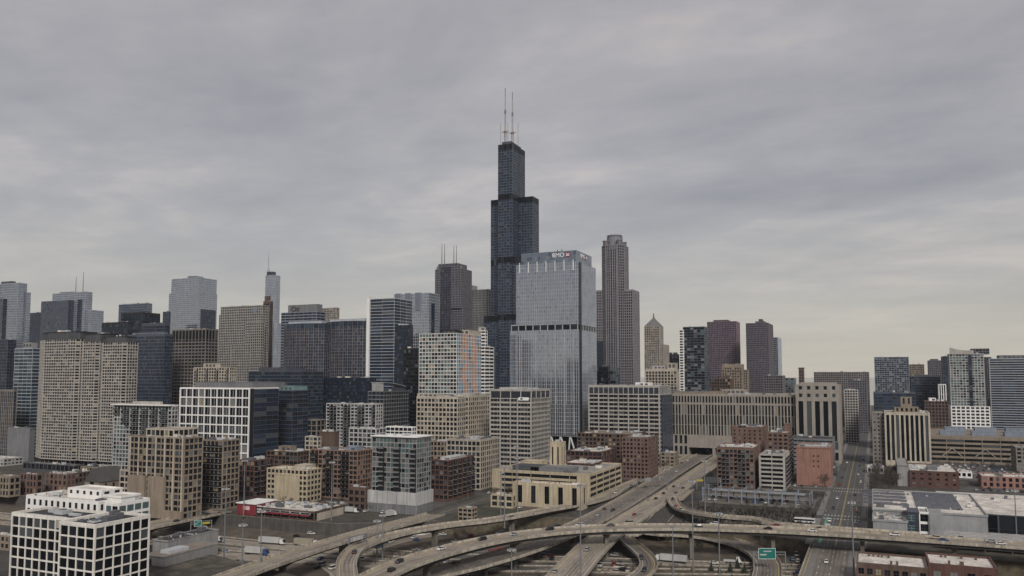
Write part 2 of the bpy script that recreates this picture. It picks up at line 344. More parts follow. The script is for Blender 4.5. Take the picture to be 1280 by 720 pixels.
# ------------------------------------------------------------------ ground, water, streets
def ground_mat():
    m = bpy.data.materials.new('city ground'); m.use_nodes = True; t = m.node_tree; b = t.nodes['Principled BSDF']; b.inputs['Roughness'].default_value = .95
    geo = t.nodes.new('ShaderNodeNewGeometry')
    def nz(sc, det=5):
        n = t.nodes.new('ShaderNodeTexNoise'); n.inputs['Scale'].default_value = sc; n.inputs['Detail'].default_value = det; n.inputs['Roughness'].default_value = .62; t.links.new(geo.outputs['Position'], n.inputs['Vector']); return n.outputs[0]
    r1 = t.nodes.new('ShaderNodeValToRGB'); t.links.new(nz(.018), r1.inputs[0]); e = r1.color_ramp.elements
    e[0].position = .36; e[0].color = (.022, .020, .018, 1); e[1].position = .64; e[1].color = (.11, .092, .072, 1)
    for p, c in ((.45, (.05, .045, .04)), (.52, (.07, .058, .045)), (.57, (.035, .033, .022))):
        q = e.new(p); q.color = (*c, 1)
    r2 = t.nodes.new('ShaderNodeMapRange'); t.links.new(nz(.35, 8), r2.inputs[0]); r2.inputs[1].default_value = .3; r2.inputs[2].default_value = .7; r2.inputs[3].default_value = .6; r2.inputs[4].default_value = 1.35
    v = t.nodes.new('ShaderNodeVectorMath'); v.operation = 'SCALE'; t.links.new(r1.outputs[0], v.inputs[0]); t.links.new(r2.outputs[0], v.inputs['Scale']); t.links.new(v.outputs[0], b.inputs['Base Color']); return m
M_GROUND = ground_mat()
M_ASPH = pmat('street asphalt', (.075, .071, .066), .9, var=.28, scale=.12)
M_LOT = pmat('car park asphalt', (.085, .08, .073), .9, var=.3, scale=.09)
M_CONC = pmat('pale road concrete', (.27, .25, .22), .9, var=.2, scale=.1, streak=.1)
M_BARR = pmat('parapet concrete', (.34, .30, .245), .9, var=.4, scale=.35, streak=.35)
M_UNDER = pmat('shaded stained girder concrete', (.038, .035, .032), .9, var=.25, scale=.2, streak=.3)  # near black, shade under the decks put into the concrete colour
M_PIER = pmat('pier concrete', (.15, .132, .112), .9, var=.25, scale=.3, streak=.3)
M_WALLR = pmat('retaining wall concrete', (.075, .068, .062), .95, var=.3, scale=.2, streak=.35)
M_GRASS = pmat('winter grass', (.075, .060, .038), 1, var=.6, scale=.25)
M_GRASS2 = pmat('dull green grass', (.042, .045, .027), 1, var=.4, scale=.15)
M_DIRT = pmat('bare dirt', (.085, .068, .05), 1, var=.45, scale=.1)
M_WALK = pmat('pavement slabs', (.17, .158, .145), .9, var=.2, scale=.3)
M_LINE = pmat('white road paint', (.46, .45, .42), .7, var=.2, scale=.8)
M_YEL = pmat('yellow road paint', (.50, .36, .10), .7, var=.2, scale=.8)
M_GREEN = pmat('green cycle lane paint', (.10, .26, .15), .8, var=.15, scale=.5)
def road_mat(name, col, lanes):
    m = bpy.data.materials.new(name); m.use_nodes = True; t = m.node_tree; b = t.nodes['Principled BSDF']; b.inputs['Roughness'].default_value = .9
    uv = t.nodes.new('ShaderNodeUVMap'); uv.uv_map = 'UVMap'; sx = t.nodes.new('ShaderNodeSeparateXYZ'); t.links.new(uv.outputs[0], sx.inputs[0])
    def mt(op, a, bb):
        n = t.nodes.new('ShaderNodeMath'); n.operation = op
        for i, v in enumerate((a, bb)):
            if v is None: continue
            if isinstance(v, (int, float)): n.inputs[i].default_value = v
            else: t.links.new(v, n.inputs[i])
        return n.outputs[0]
    # u in metres from the centre line: two tyre tracks in each 3.6 m lane, with oil down the middle
    wv = mt('COSINE', mt('MULTIPLY', sx.outputs[0], 2 * pi / 1.8), None)
    geo = t.nodes.new('ShaderNodeNewGeometry'); n1 = t.nodes.new('ShaderNodeTexNoise'); n1.inputs['Scale'].default_value = .09; n1.inputs['Detail'].default_value = 6; t.links.new(geo.outputs['Position'], n1.inputs['Vector'])
    cb = t.nodes.new('ShaderNodeCombineXYZ'); t.links.new(mt('MULTIPLY', sx.outputs[0], 1.1), cb.inputs[0]); t.links.new(mt('MULTIPLY', sx.outputs[1], .02), cb.inputs[1])
    n2 = t.nodes.new('ShaderNodeTexNoise'); n2.inputs['Scale'].default_value = 1; n2.inputs['Detail'].default_value = 4; t.links.new(cb.outputs[0], n2.inputs['Vector'])
    joint = mt('LESS_THAN', mt('FRACT', mt('MULTIPLY', sx.outputs[1], 1 / 14.0), None), .025)
    f = mt('ADD', mt('ADD', mt('MULTIPLY', wv, .10), mt('MULTIPLY', n1.outputs[0], .75)), mt('MULTIPLY', n2.outputs[0], 1.35))
    lane = mt('SMOOTH_MIN', mt('MULTIPLY', mt('ABSOLUTE', sx.outputs[0], None), .05), .30)
    f = mt('ADD', f, mt('ADD', lane, -.32)); f = mt('SUBTRACT', f, mt('MULTIPLY', joint, .30))
    cell = t.nodes.new('ShaderNodeTexWhiteNoise'); cell.noise_dimensions = '2D'; cc = t.nodes.new('ShaderNodeCombineXYZ'); t.links.new(mt('FLOOR', mt('MULTIPLY', sx.outputs[0], 1 / 3.6), None), cc.inputs[0]); t.links.new(mt('FLOOR', mt('MULTIPLY', sx.outputs[1], 1 / 14.0), None), cc.inputs[1]); t.links.new(cc.outputs[0], cell.inputs[0])
    f = mt('ADD', f, mt('MULTIPLY', cell.outputs[0], .16))
    v = t.nodes.new('ShaderNodeVectorMath'); v.operation = 'SCALE'; v.inputs[0].default_value = col; t.links.new(f, v.inputs['Scale']); t.links.new(v.outputs[0], b.inputs['Base Color']); return m
M_DECK = road_mat('worn concrete deck', (.265, .225, .18), 3)
M_DECKA = road_mat('worn asphalt deck', (.155, .133, .112), 3)
# the sunken motorway: edge of the cut at street level (top) and its floor 7 m below
LOW = -7.0
CUT_T = [(405, -500), (405, 4), (384, 34), (352, 60), (318, 100), (286, 200), (312, 300), (322, 400), (322, 1000), (404, 1000), (404, 400), (407, 300), (440, 249), (468, 215), (482, 195), (484, 118), (486, 90), (474, 40), (462, 28), (460, -500)]
CUT_B = [(405.3, -500), (405.3, 4.3), (390, 40), (358, 66), (328, 104), (298, 200), (320, 300), (328, 400), (328, 1000), (403.7, 1000), (403.7, 400), (406.7, 300), (434, 247), (456, 212), (470, 193), (472, 120), (470, 90), (462, 42), (455, 28), (454, -500)]
def build_ground():
    outer = [(-26000, -9000), (2700, -9000), (2700, 9000), (-26000, 9000)]
    loop = [Vector((x, y, 0)) for x, y in outer]; hole = [Vector((x, y, 0)) for x, y in reversed(CUT_T)]
    pts = loop + hole; tr = tessellate_polygon([loop, hole]); b = MB()
    for a, c, d in tr:
        p = [tuple(pts[i]) for i in (a, c, d)]
        if (p[1][0] - p[0][0]) * (p[2][1] - p[0][1]) - (p[1][1] - p[0][1]) * (p[2][0] - p[0][0]) < 0: p.reverse()
        b.tri(*p, M_GROUND)
    tag(b.build('ground'), 'grey brown winter ground under the whole city', None, kind='structure')
    b = MB(); L = [Vector((x, y, LOW)) for x, y in CUT_B]
    for a, c, d in tessellate_polygon([L]):
        p = [tuple(L[i]) for i in (a, c, d)]
        if (p[1][0] - p[0][0]) * (p[2][1] - p[0][1]) - (p[1][1] - p[0][1]) * (p[2][0] - p[0][0]) < 0: p.reverse()
        b.tri(*p, M_DIRT)
    tag(b.build('motorway_ground'), 'dirt and gravel floor of the sunken interchange', None, kind='structure')
    n = len(CUT_T)
    b = MB()
    for i in range(n):
        j = (i + 1) % n
        if i in (8, 18 + 1): continue
        steep = hypot(CUT_T[i][0] - CUT_B[i][0], CUT_T[i][1] - CUT_B[i][1]) < 1
        if not steep or i in (1,): b.quad((*CUT_T[i], 0), (*CUT_T[j], 0), (*CUT_B[j], LOW), (*CUT_B[i], LOW), M_GRASS2 if i in (4, 5, 6) else M_GRASS)
    tag(b.build('embankment'), 'grassy slopes down to the sunken motorway', None, kind='structure')
    for i, lb in ((9, 'long dark concrete retaining wall beside the sunken motorway, north of the upper street bridge'), (10, 'dark concrete retaining wall below the red fronted restaurant'), (11, 'short angled retaining wall below the slip road east of the restaurant wall'), (0, 'retaining wall behind the two brick buildings at the lower right edge')):
        a, c = Vector((*CUT_T[i], 0)), Vector((*CUT_T[i + 1], 0)); dv = (c - a).normalized(); nn = Vector((dv.y, -dv.x, 0)); b = MB()
        L_ = (c - a).length; u = (dv.x, dv.y); m_ = (-nn.x, -nn.y)   # m_ towards the cut
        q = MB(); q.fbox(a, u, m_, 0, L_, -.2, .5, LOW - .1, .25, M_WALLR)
        e = empty('retaining_wall', (a.x, a.y, 0), lb, 'wall')
        q.build('wall_face', e, (a.x, a.y, 0))
        q = MB(); q.fbox(a, u, m_, 0, L_, -.3, .6, .25, .6, M_PIER); q.build('coping', e, (a.x, a.y, 0))
    b = MB(); b.quad((2700, -9000, -.5), (50000, -40000, -.5), (50000, 40000, -.5), (2700, 9000, -.5), pmat('lake water', (.05, .065, .07), .12, var=.1, scale=.01))
    tag(b.build('lake_water'), 'grey lake water behind the skyline', None, kind='structure')
    # motorway carriageways in the cut
    for k, (off, wd, lb) in enumerate(((14, 13, 'northbound lanes of the sunken motorway'), (-14, 13, 'southbound lanes of the sunken motorway'), (0, 8, 'middle lanes of the sunken motorway'))):
        flat_road('motorway', lb, [(353 + off if y_ > 260 else 353 + off, y_) for y_ in (1000, 700, 400, 330)] + [(360 + off * .9, 270), (374 + off * .9, 200), (392 + off * .8, 150), (409 + off * .7, 96), (424 + off * .6, 50), (430 + off * .6, 0), (430 + off * .6, -300)], wd, LOW + .02, M_DECK, 3)
def spline(pts, step=5.0):
    P = [Vector((p[0], p[1], p[2] if len(p) > 2 else 0)) for p in pts]; P = [P[0] * 2 - P[1]] + P + [P[-1] * 2 - P[-2]]; out = []
    for i in range(1, len(P) - 2):
        a, b, c, d = P[i - 1:i + 3]; n = max(2, int((c - b).length / step))
        ta, tb, tc = 0, max(1e-3, (b - a).length) ** .5, 0
        for k in range(n):
            t = k / n
            out.append(.5 * ((2 * b) + (c - a) * t + (2 * a - 5 * b + 4 * c - d) * t * t + (3 * b - a - 3 * c + d) * t ** 3))
    out.append(P[-2]); return out
def strip(b, cl, w0, w1, dz, mat, s0=None, s1=None, uvl=None):
    """sheet between offsets w0 and w1 from the centre line"""
    acc = 0; prev = None
    for i, p in enumerate(cl):
        d = (cl[min(i + 1, len(cl) - 1)] - cl[max(i - 1, 0)]); d.z = 0; d.normalize(); nrm = Vector((d.y, -d.x, 0))
        a = p + nrm * w0 + Vector((0, 0, dz)); c = p + nrm * w1 + Vector((0, 0, dz))
        if prev is not None:
            seg = (p - cl[i - 1]).length
            if (s0 is None or (acc + seg * .5) >= s0) and (s1 is None or (acc + seg * .5) <= s1):
                b.quad(tuple(prev[0]), tuple(prev[1]), tuple(c), tuple(a), mat)
                if uvl is not None: uvl.append(((w0, acc), (w1, acc), (w1, acc + seg), (w0, acc + seg)))
            acc += seg
        prev = (a, c)
    return acc
def put_uv(me, uvl):
    l = me.uv_layers.new(name='UVMap'); k = 0; flat = []
    for q in uvl:
        for uv in q: flat += list(uv)
    while len(flat) < len(me.loops) * 2: flat += [0, 0]
    l.data.foreach_set('uv', flat[:len(me.loops) * 2])
def dashes(cl, off, dz, wd=.16, on=3.5, gap=9, mat=None):
    fine = []
    for i in range(len(cl) - 1):
        n = max(1, int((cl[i + 1] - cl[i]).length / 1.7))
        for k in range(n): fine.append(cl[i].lerp(cl[i + 1], k / n))
    fine.append(cl[-1]); b = MB(); acc = 0; prev = None
    for i, p in enumerate(fine):
        d = (fine[min(i + 1, len(fine) - 1)] - fine[max(i - 1, 0)]); d.z = 0; d.normalize(); nrm = Vector((d.y, -d.x, 0))
        a = p + nrm * (off - wd) + Vector((0, 0, dz)); c = p + nrm * (off + wd) + Vector((0, 0, dz))
        if prev is not None:
            acc += (p - fine[i - 1]).length
            if gap == 0 or acc % (on + gap) < on: b.quad(tuple(prev[0]), tuple(prev[1]), tuple(c), tuple(a), mat or M_LINE)
        prev = (a, c)
    return b
def flat_road(name, label, pts, wd, z, mat, lanes=2, yellow=False, kind='structure'):
    cl = spline([(p[0], p[1], z) for p in pts], 10); b = MB(); uv = []; strip(b, cl, -wd / 2, wd / 2, 0, mat, uvl=uv); o = b.build(name); put_uv(o.data, uv); tag(o, label, None, kind=kind)
    for k in range(lanes + 1):
        off = -wd / 2 + .8 + (wd - 1.6) * k / lanes
        q = dashes(cl, off, .012, gap=0 if k in (0, lanes) else 9, mat=M_YEL if (yellow and k * 2 == lanes) else M_LINE)
        tag(q.build('road_marking'), None, None, kind=kind)
    return cl
ROADS = {}
def elevated(key, name, label, pts, wd, lanes, mat, piers=(), thick=1.5, par=1.0, group=None, cat='flyover', wts=(), gantry=False):
    cl = spline(pts); ROADS[key] = cl; o = (cl[0].x, cl[0].y, 0); e = empty(name, o, label, cat, group)
    b = MB(); uv = []; strip(b, cl, -wd / 2, wd / 2, 0, mat, uvl=uv); d = b.build('deck', e, o); put_uv(d.data, uv)
    # box girder below the slab
    b = MB(); pr = None
    for i, p in enumerate(cl):
        t = (cl[min(i + 1, len(cl) - 1)] - cl[max(i - 1, 0)]); t.z = 0; t.normalize(); n = Vector((t.y, -t.x, 0)); h = wd / 2 + .35
        c = [p + n * h - Vector((0, 0, .02)), p + n * h - Vector((0, 0, .5)), p + n * (h - 1.1) - Vector((0, 0, .6)), p + n * (h - 1.3) - Vector((0, 0, thick)), p - n * (h - 1.3) - Vector((0, 0, thick)), p - n * (h - 1.1) - Vector((0, 0, .6)), p - n * h - Vector((0, 0, .5)), p - n * h - Vector((0, 0, .02))]
        if pr:
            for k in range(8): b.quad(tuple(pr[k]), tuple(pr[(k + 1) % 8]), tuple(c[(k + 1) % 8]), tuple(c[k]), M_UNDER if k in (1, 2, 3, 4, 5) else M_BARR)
        else: i0 = None
        pr = c
    b.build('girder', e, o)
    for sgn in (-1, 1):
        b = MB(); pr = None
        for i, p in enumerate(cl):
            t = (cl[min(i + 1, len(cl) - 1)] - cl[max(i - 1, 0)]); t.z = 0; t.normalize(); n = Vector((t.y, -t.x, 0)) * sgn
            c = [p + n * (wd / 2 - .12) + Vector((0, 0, .01)), p + n * (wd / 2 + .05) + Vector((0, 0, par)), p + n * (wd / 2 + .33) + Vector((0, 0, par)), p + n * (wd / 2 + .36) + Vector((0, 0, -.01))]
            if pr:
                for k in range(3):
                    q = (pr[k], pr[k + 1], c[k + 1], c[k]) if sgn > 0 else (pr[k + 1], pr[k], c[k], c[k + 1])
                    b.quad(*[tuple(v) for v in q], M_BARR)
            pr = c
        b.build('parapet', e, o)
    m = MB()
    for k in range(lanes + 1):
        off = -wd / 2 + 1.3 + (wd - 2.6) * k / lanes
        q = dashes(cl, off, .015, wd=.13, gap=0 if k in (0, lanes) else 9, mat=M_YEL if k == 0 else M_LINE)
        q.build('lane_line', e, o)['kind'] = 'stuff'
    tot = len(cl) - 1
    for f in piers:
        i = min(tot, int(f * tot)); p = cl[i]; t = (cl[min(i + 1, tot)] - cl[max(i - 1, 0)]); t.z = 0; t.normalize(); n = Vector((t.y, -t.x, 0))
        b = MB(); b.fbox((p.x, p.y), (n.x, n.y), (t.x, t.y), -1.6, 1.6, -.9, .9, LOW - .1, p.z - thick - 1.2, M_PIER); q = b.build('pier', e, o); q_ = q
        b = MB(); A = wd / 2 - 1.2; P = lambda a, bb, z: (p.x + n.x * a + t.x * bb, p.y + n.y * a + t.y * bb, z)
        b.hexa([P(-1.9, 1, p.z - thick - 2.2), P(-1.9, -1, p.z - thick - 2.2), P(1.9, -1, p.z - thick - 2.2), P(1.9, 1, p.z - thick - 2.2), P(-A, 1.05, p.z - thick - .02), P(-A, -1.05, p.z - thick - .02), P(A, -1.05, p.z - thick - .02), P(A, 1.05, p.z - thick - .02)], M_PIER)
        b.build('pier_cap', e, o)
    return cl
build_ground()
def gz(px, py, z): v = on_z(px, py, z); return (v.x, v.y, z)
def build_roads():
    ns = [(556, 'street west of the brick apartment blocks'), (690, 'street behind the brick warehouses'), (865, 'street in front of the long colonnaded building'), (1010, 'street behind the glass tower'), (1180, 'downtown street'), (210, 'street at the foot of the white grid building')]
    for x, lb in ns:
        b = MB(); b.quad((x - 7, -3000, .008), (x + 7, -3000, .008), (x + 7, 3000, .008), (x - 7, 3000, .008), M_ASPH) if x != 556 else (b.quad((x - 6, -3000, .008), (x + 6, -3000, .008), (x + 6, 30, .008), (x - 6, 30, .008), M_ASPH), b.quad((x - 6, 250, .008), (x + 6, 250, .008), (x + 6, 3000, .008), (x - 6, 3000, .008), M_ASPH))
        tag(b.build('street'), 'north to south ' + lb, None, kind='structure')
        for sgn in (-1, 1):
            if x == 556: continue
            b = MB(); b.box(x + sgn * 9 - 2, x + sgn * 9 + 2, -3000, 8, .0, .13, M_WALK) ; b.box(x + sgn * 9 - 2, x + sgn * 9 + 2, 36, 130, .0, .13, M_WALK); b.box(x + sgn * 9 - 2, x + sgn * 9 + 2, 272, 388, .0, .13, M_WALK); b.box(x + sgn * 9 - 2, x + sgn * 9 + 2, 408, 2000, .0, .13, M_WALK)
            tag(b.build('pavement'), 'pavement beside the ' + lb, None, kind='structure')
    for y, x0, lb in ((262, 440, 'street running east from the slip road'), (398, 404, 'street running east from the upper bridge'), (520, 404, 'street'), (640, 404, 'street'), (-110, 460, 'street'), (-240, 460, 'street')):
        b = MB(); b.quad((x0, y - 7, .004), (2600, y - 7, .004), (2600, y + 7, .004), (x0, y + 7, .004), M_ASPH); tag(b.build('street'), 'east to west ' + lb, None, kind='structure')
        q = dashes([Vector((x0, y, 0)), Vector((900, y, 0))], 0, .018, gap=0, mat=M_YEL); tag(q.build('road_marking'), None, None, kind='structure')
    # the avenue that runs straight east through the right of the view
    b = MB(); b.quad((462, 9, .012), (2650, 9, .012), (2650, 32, .012), (462, 32, .012), M_ASPH); tag(b.build('avenue'), 'long straight avenue running east through the right of the view', None, kind='structure')
    for y0, y1 in ((5.2, 9), (32, 35.8)):
        b = MB()
        for x0, x1 in ((463, 550), (562, 682), (698, 857), (873, 1002), (1018, 1172), (1188, 2600)): b.box(x0, x1, y0, y1, 0, .14, M_WALK)
        tag(b.build('pavement'), 'raised pavement on the %s side of the avenue' % ('south' if y0 < 10 else 'north'), None, kind='structure')
    mk = lambda nm, b_: tag(b_.build(nm), None, None, kind='structure')
    A = [Vector((462, 20.5, 0)), Vector((1400, 20.5, 0))]
    mk('road_marking', dashes(A, -.25, .02, .09, gap=0, mat=M_YEL)); mk('road_marking', dashes(A, .25, .021, .09, gap=0, mat=M_YEL))
    for off in (-4.2, 4.2): mk('road_marking', dashes(A, off, .02, .1, on=3, gap=6))
    b = MB(); b.box(470, 556, 27.9, 29.6, .013, .019, M_GREEN); mk('cycle_lane', b)
    for x in (550, 563, 682, 700):
        b = MB()
        for k in range(11): b.box(x, x + 3, 10 + k * 2, 11 + k * 2, .013, .02, M_LINE)
        mk('zebra_crossing', b)
    # bridges at street level over the cut
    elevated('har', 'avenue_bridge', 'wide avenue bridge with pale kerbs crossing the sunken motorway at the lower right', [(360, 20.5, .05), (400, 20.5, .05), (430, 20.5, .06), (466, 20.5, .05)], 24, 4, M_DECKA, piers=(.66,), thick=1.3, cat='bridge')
    for y0, y1 in ((10.0, 13.4), (27.6, 31.0)):
        b = MB(); b.box(361, 465.5, y0, y1, .07, .24, M_WALK); b.build('sidewalk_slab', bpy.data.objects['avenue_bridge']) 
        bpy.data.objects['avenue_bridge'].children
    for c in bpy.data.objects['avenue_bridge'].children:
        if c.name.startswith('sidewalk_slab'): c.location = (-360, -20.5, 0)
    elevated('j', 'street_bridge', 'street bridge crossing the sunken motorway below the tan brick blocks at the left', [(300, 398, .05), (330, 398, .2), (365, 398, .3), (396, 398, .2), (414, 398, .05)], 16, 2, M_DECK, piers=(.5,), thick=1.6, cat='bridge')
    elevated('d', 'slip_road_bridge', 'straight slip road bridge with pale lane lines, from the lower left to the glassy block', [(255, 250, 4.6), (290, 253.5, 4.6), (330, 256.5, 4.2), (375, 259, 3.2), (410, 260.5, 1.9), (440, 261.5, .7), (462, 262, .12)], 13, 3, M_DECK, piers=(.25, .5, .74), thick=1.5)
    # expressway carriageways heading for the portal under the colonnaded building
    elevated('e', 'expressway_westbound', 'left hand expressway carriageway, from the dark portal to the bottom middle of the photo', [(250, 218, .2), (300, 196, .2), (340, 179, .3), (380, 168.5, .5), (420, 163, .8), (470, 161.5, .8), (520, 162, .6), (600, 165, .6), (700, 169, 1.0), (800, 171, 2.4), (897, 171.5, 3.6)], 16.5, 4, M_DECKA, piers=(.10, .17, .24, .31), cat='expressway')
    elevated('f', 'expressway_eastbound', 'right hand carriageway of the expressway, passing under the curved flyover', [(270, 118, .2), (337, 127, .2), (385, 133.5, .4), (431, 138, .8), (485, 140.5, .8), (560, 142, .6), (652, 144.5, .8), (760, 148, 1.8), (897, 151, 3.6)], 16.5, 4, M_DECK, piers=(.12, .22, .30), cat='expressway')
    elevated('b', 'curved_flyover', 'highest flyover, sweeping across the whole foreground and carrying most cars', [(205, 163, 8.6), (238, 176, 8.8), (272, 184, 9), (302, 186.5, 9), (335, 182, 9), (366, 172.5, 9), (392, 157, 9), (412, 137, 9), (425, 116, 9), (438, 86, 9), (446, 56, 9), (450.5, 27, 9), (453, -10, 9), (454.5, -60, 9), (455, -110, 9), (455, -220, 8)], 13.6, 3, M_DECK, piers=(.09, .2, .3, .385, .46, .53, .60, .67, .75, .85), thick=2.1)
    elevated('c', 'loop_ramp', 'curved single ramp looping round at the left of the flyover and joining the expressway', [gz(455, 760, 4.2), gz(438, 735, 4.4), gz(433, 713, 4.7), gz(435, 699, 5), gz(446, 686, 5), gz(470, 675.5, 5), gz(503, 666.3, 5), gz(555, 657.2, 5), gz(620, 649.3, 4.6), gz(683, 637.7, 3.6), gz(733, 628.6, 2.4), gz(762, 619.5, 1.4), (640, 186, .8), (720, 184, 1.0), (810, 183.5, 2.4), (897, 183.5, 3.6)], 8.6, 1, M_DECK, piers=(.14, .24, .32, .42, .5), thick=1.5)
    elevated('g', 'spiral_ramp', 'S shaped ramp dropping from the expressway beneath the flyover to the bottom of the view', [(470, 129.5, .6), (450, 126.5, .2), gz(779.5, 668, -.4), gz(787, 678, -1), gz(799, 688, -1.6), gz(808, 697, -2.2), gz(811, 707, -3), gz(804, 717, -3.6), gz(788, 727, -4.2), gz(765, 740, -5)], 8.2, 1, M_DECKA, piers=(.45, .7), thick=1.2)
    elevated('h', 'curving_ramp', 'narrow ramp leaving the expressway and curving right below the parking platform to join the flyover', [(640, 134.5, .7), (605, 132.5, .9), (578, 130.5, 1.6), gz(841, 622, 2.3), gz(843.5, 630, 3.2), gz(853, 637, 4.6), gz(874, 642, 6.0), gz(905, 646, 7.4), gz(946, 649.5, 8.6), (464.5, 50, 9), (463.0, 20, 9), (463.5, -20, 9)], 7.6, 1, M_DECK, piers=(.42, .52, .62, .73), thick=1.3)
    elevated('i', 'lower_ramp', 'broad lower ramp under the big green gantry sign, bending to the bottom of the view', [(520, 126, -.2), (492, 124, -1.2), gz(815, 665.5, -2.4), gz(851, 667.6, -3), gz(887, 671.6, -3.4), gz(922, 679.6, -3.6), gz(945, 689.5, -3.8), gz(957, 700, -4), gz(960, 714, -4), gz(955, 735, -4)], 12.5, 2, M_DECKA, piers=(), thick=1.2)
    # low level slip roads between the piers
    for lb, pts, wd in (('low level road between the left ramps', [gz(330, 706, LOW), gz(365, 700, LOW), gz(395, 703, LOW), gz(420, 716, LOW), gz(425, 740, LOW)], 7), ('low level road below the loop ramp', [gz(455, 690, LOW), gz(520, 672, LOW), gz(600, 662, LOW), gz(660, 661, LOW)], 8), ('low level car park lane in the middle of the interchange', [gz(520, 703, LOW), gz(570, 697, LOW), gz(640, 690, LOW), gz(720, 690, LOW)], 16), ('low level service lane beneath the expressway bridges', [gz(640, 712, LOW), gz(700, 705, LOW), gz(790, 704, LOW)], 14)):
        flat_road('low_road', lb, [p[:2] for p in pts], wd, LOW + .05, M_DECK if wd < 10 else M_LOT, 1)
    # grass plots
    def patch(label, pts, z, mat, name='grass'):
        L = [Vector((x, y, z)) for x, y in pts]; b = MB()
        for a, c, d in tessellate_polygon([L]):
            p = [tuple(L[i]) for i in (a, c, d)]
            if (p[1][0] - p[0][0]) * (p[2][1] - p[0][1]) - (p[1][1] - p[0][1]) * (p[2][0] - p[0][0]) < 0: p.reverse()
            b.tri(*p, mat)
        tag(b.build(name), label, None, kind='structure')
    patch('green verge beside the avenue lots', [(486, 200), (556, 200), (640, 200), (640, 250), (470, 250), (470, 218)], .02, M_GRASS2, 'verge')
    patch('brown winter grass beside the lower ramp', [p[:2] for p in (gz(806, 672, LOW), gz(880, 676, LOW), gz(900, 690, LOW), gz(806, 690, LOW))], LOW + .09, M_GRASS, 'verge')
    patch('grass strip with small conifers', [p[:2] for p in (gz(812, 706, LOW), gz(940, 706, LOW), gz(930, 730, LOW), gz(812, 730, LOW))], LOW + .09, M_GRASS, 'verge')
    patch('green verge by the grey depot', [p[:2] for p in (gz(266, 700, LOW), gz(292, 697, LOW), gz(318, 706, LOW), gz(300, 730, LOW), gz(262, 730, LOW))], LOW + .13, M_GRASS2, 'verge')
    patch('pale dirt lot beside the yellow brick school', [(500, 206), (552, 206), (552, 248), (500, 248)], .03, M_DIRT, 'dirt_lot')
    for lb, r in (('car park by the red fronted restaurant', (409, 458, 320, 386)), ('car park beside the long garage', (800, 948, -178, -58)), ('car park at the far left behind the railway', (700, 860, 440, 640)), ('car park below the glassy block', (466, 520, 275, 330)), ('yard beside the avenue', (566, 640, 38, 60)), ('car park in front of the low pink brick building', (727, 752, -160, -60))):
        b = MB(); b.quad((r[0], r[2], .024), (r[1], r[2], .024), (r[1], r[3], .024), (r[0], r[3], .024), M_LOT); tag(b.build('car_park'), lb, None, kind='structure')
build_roads()
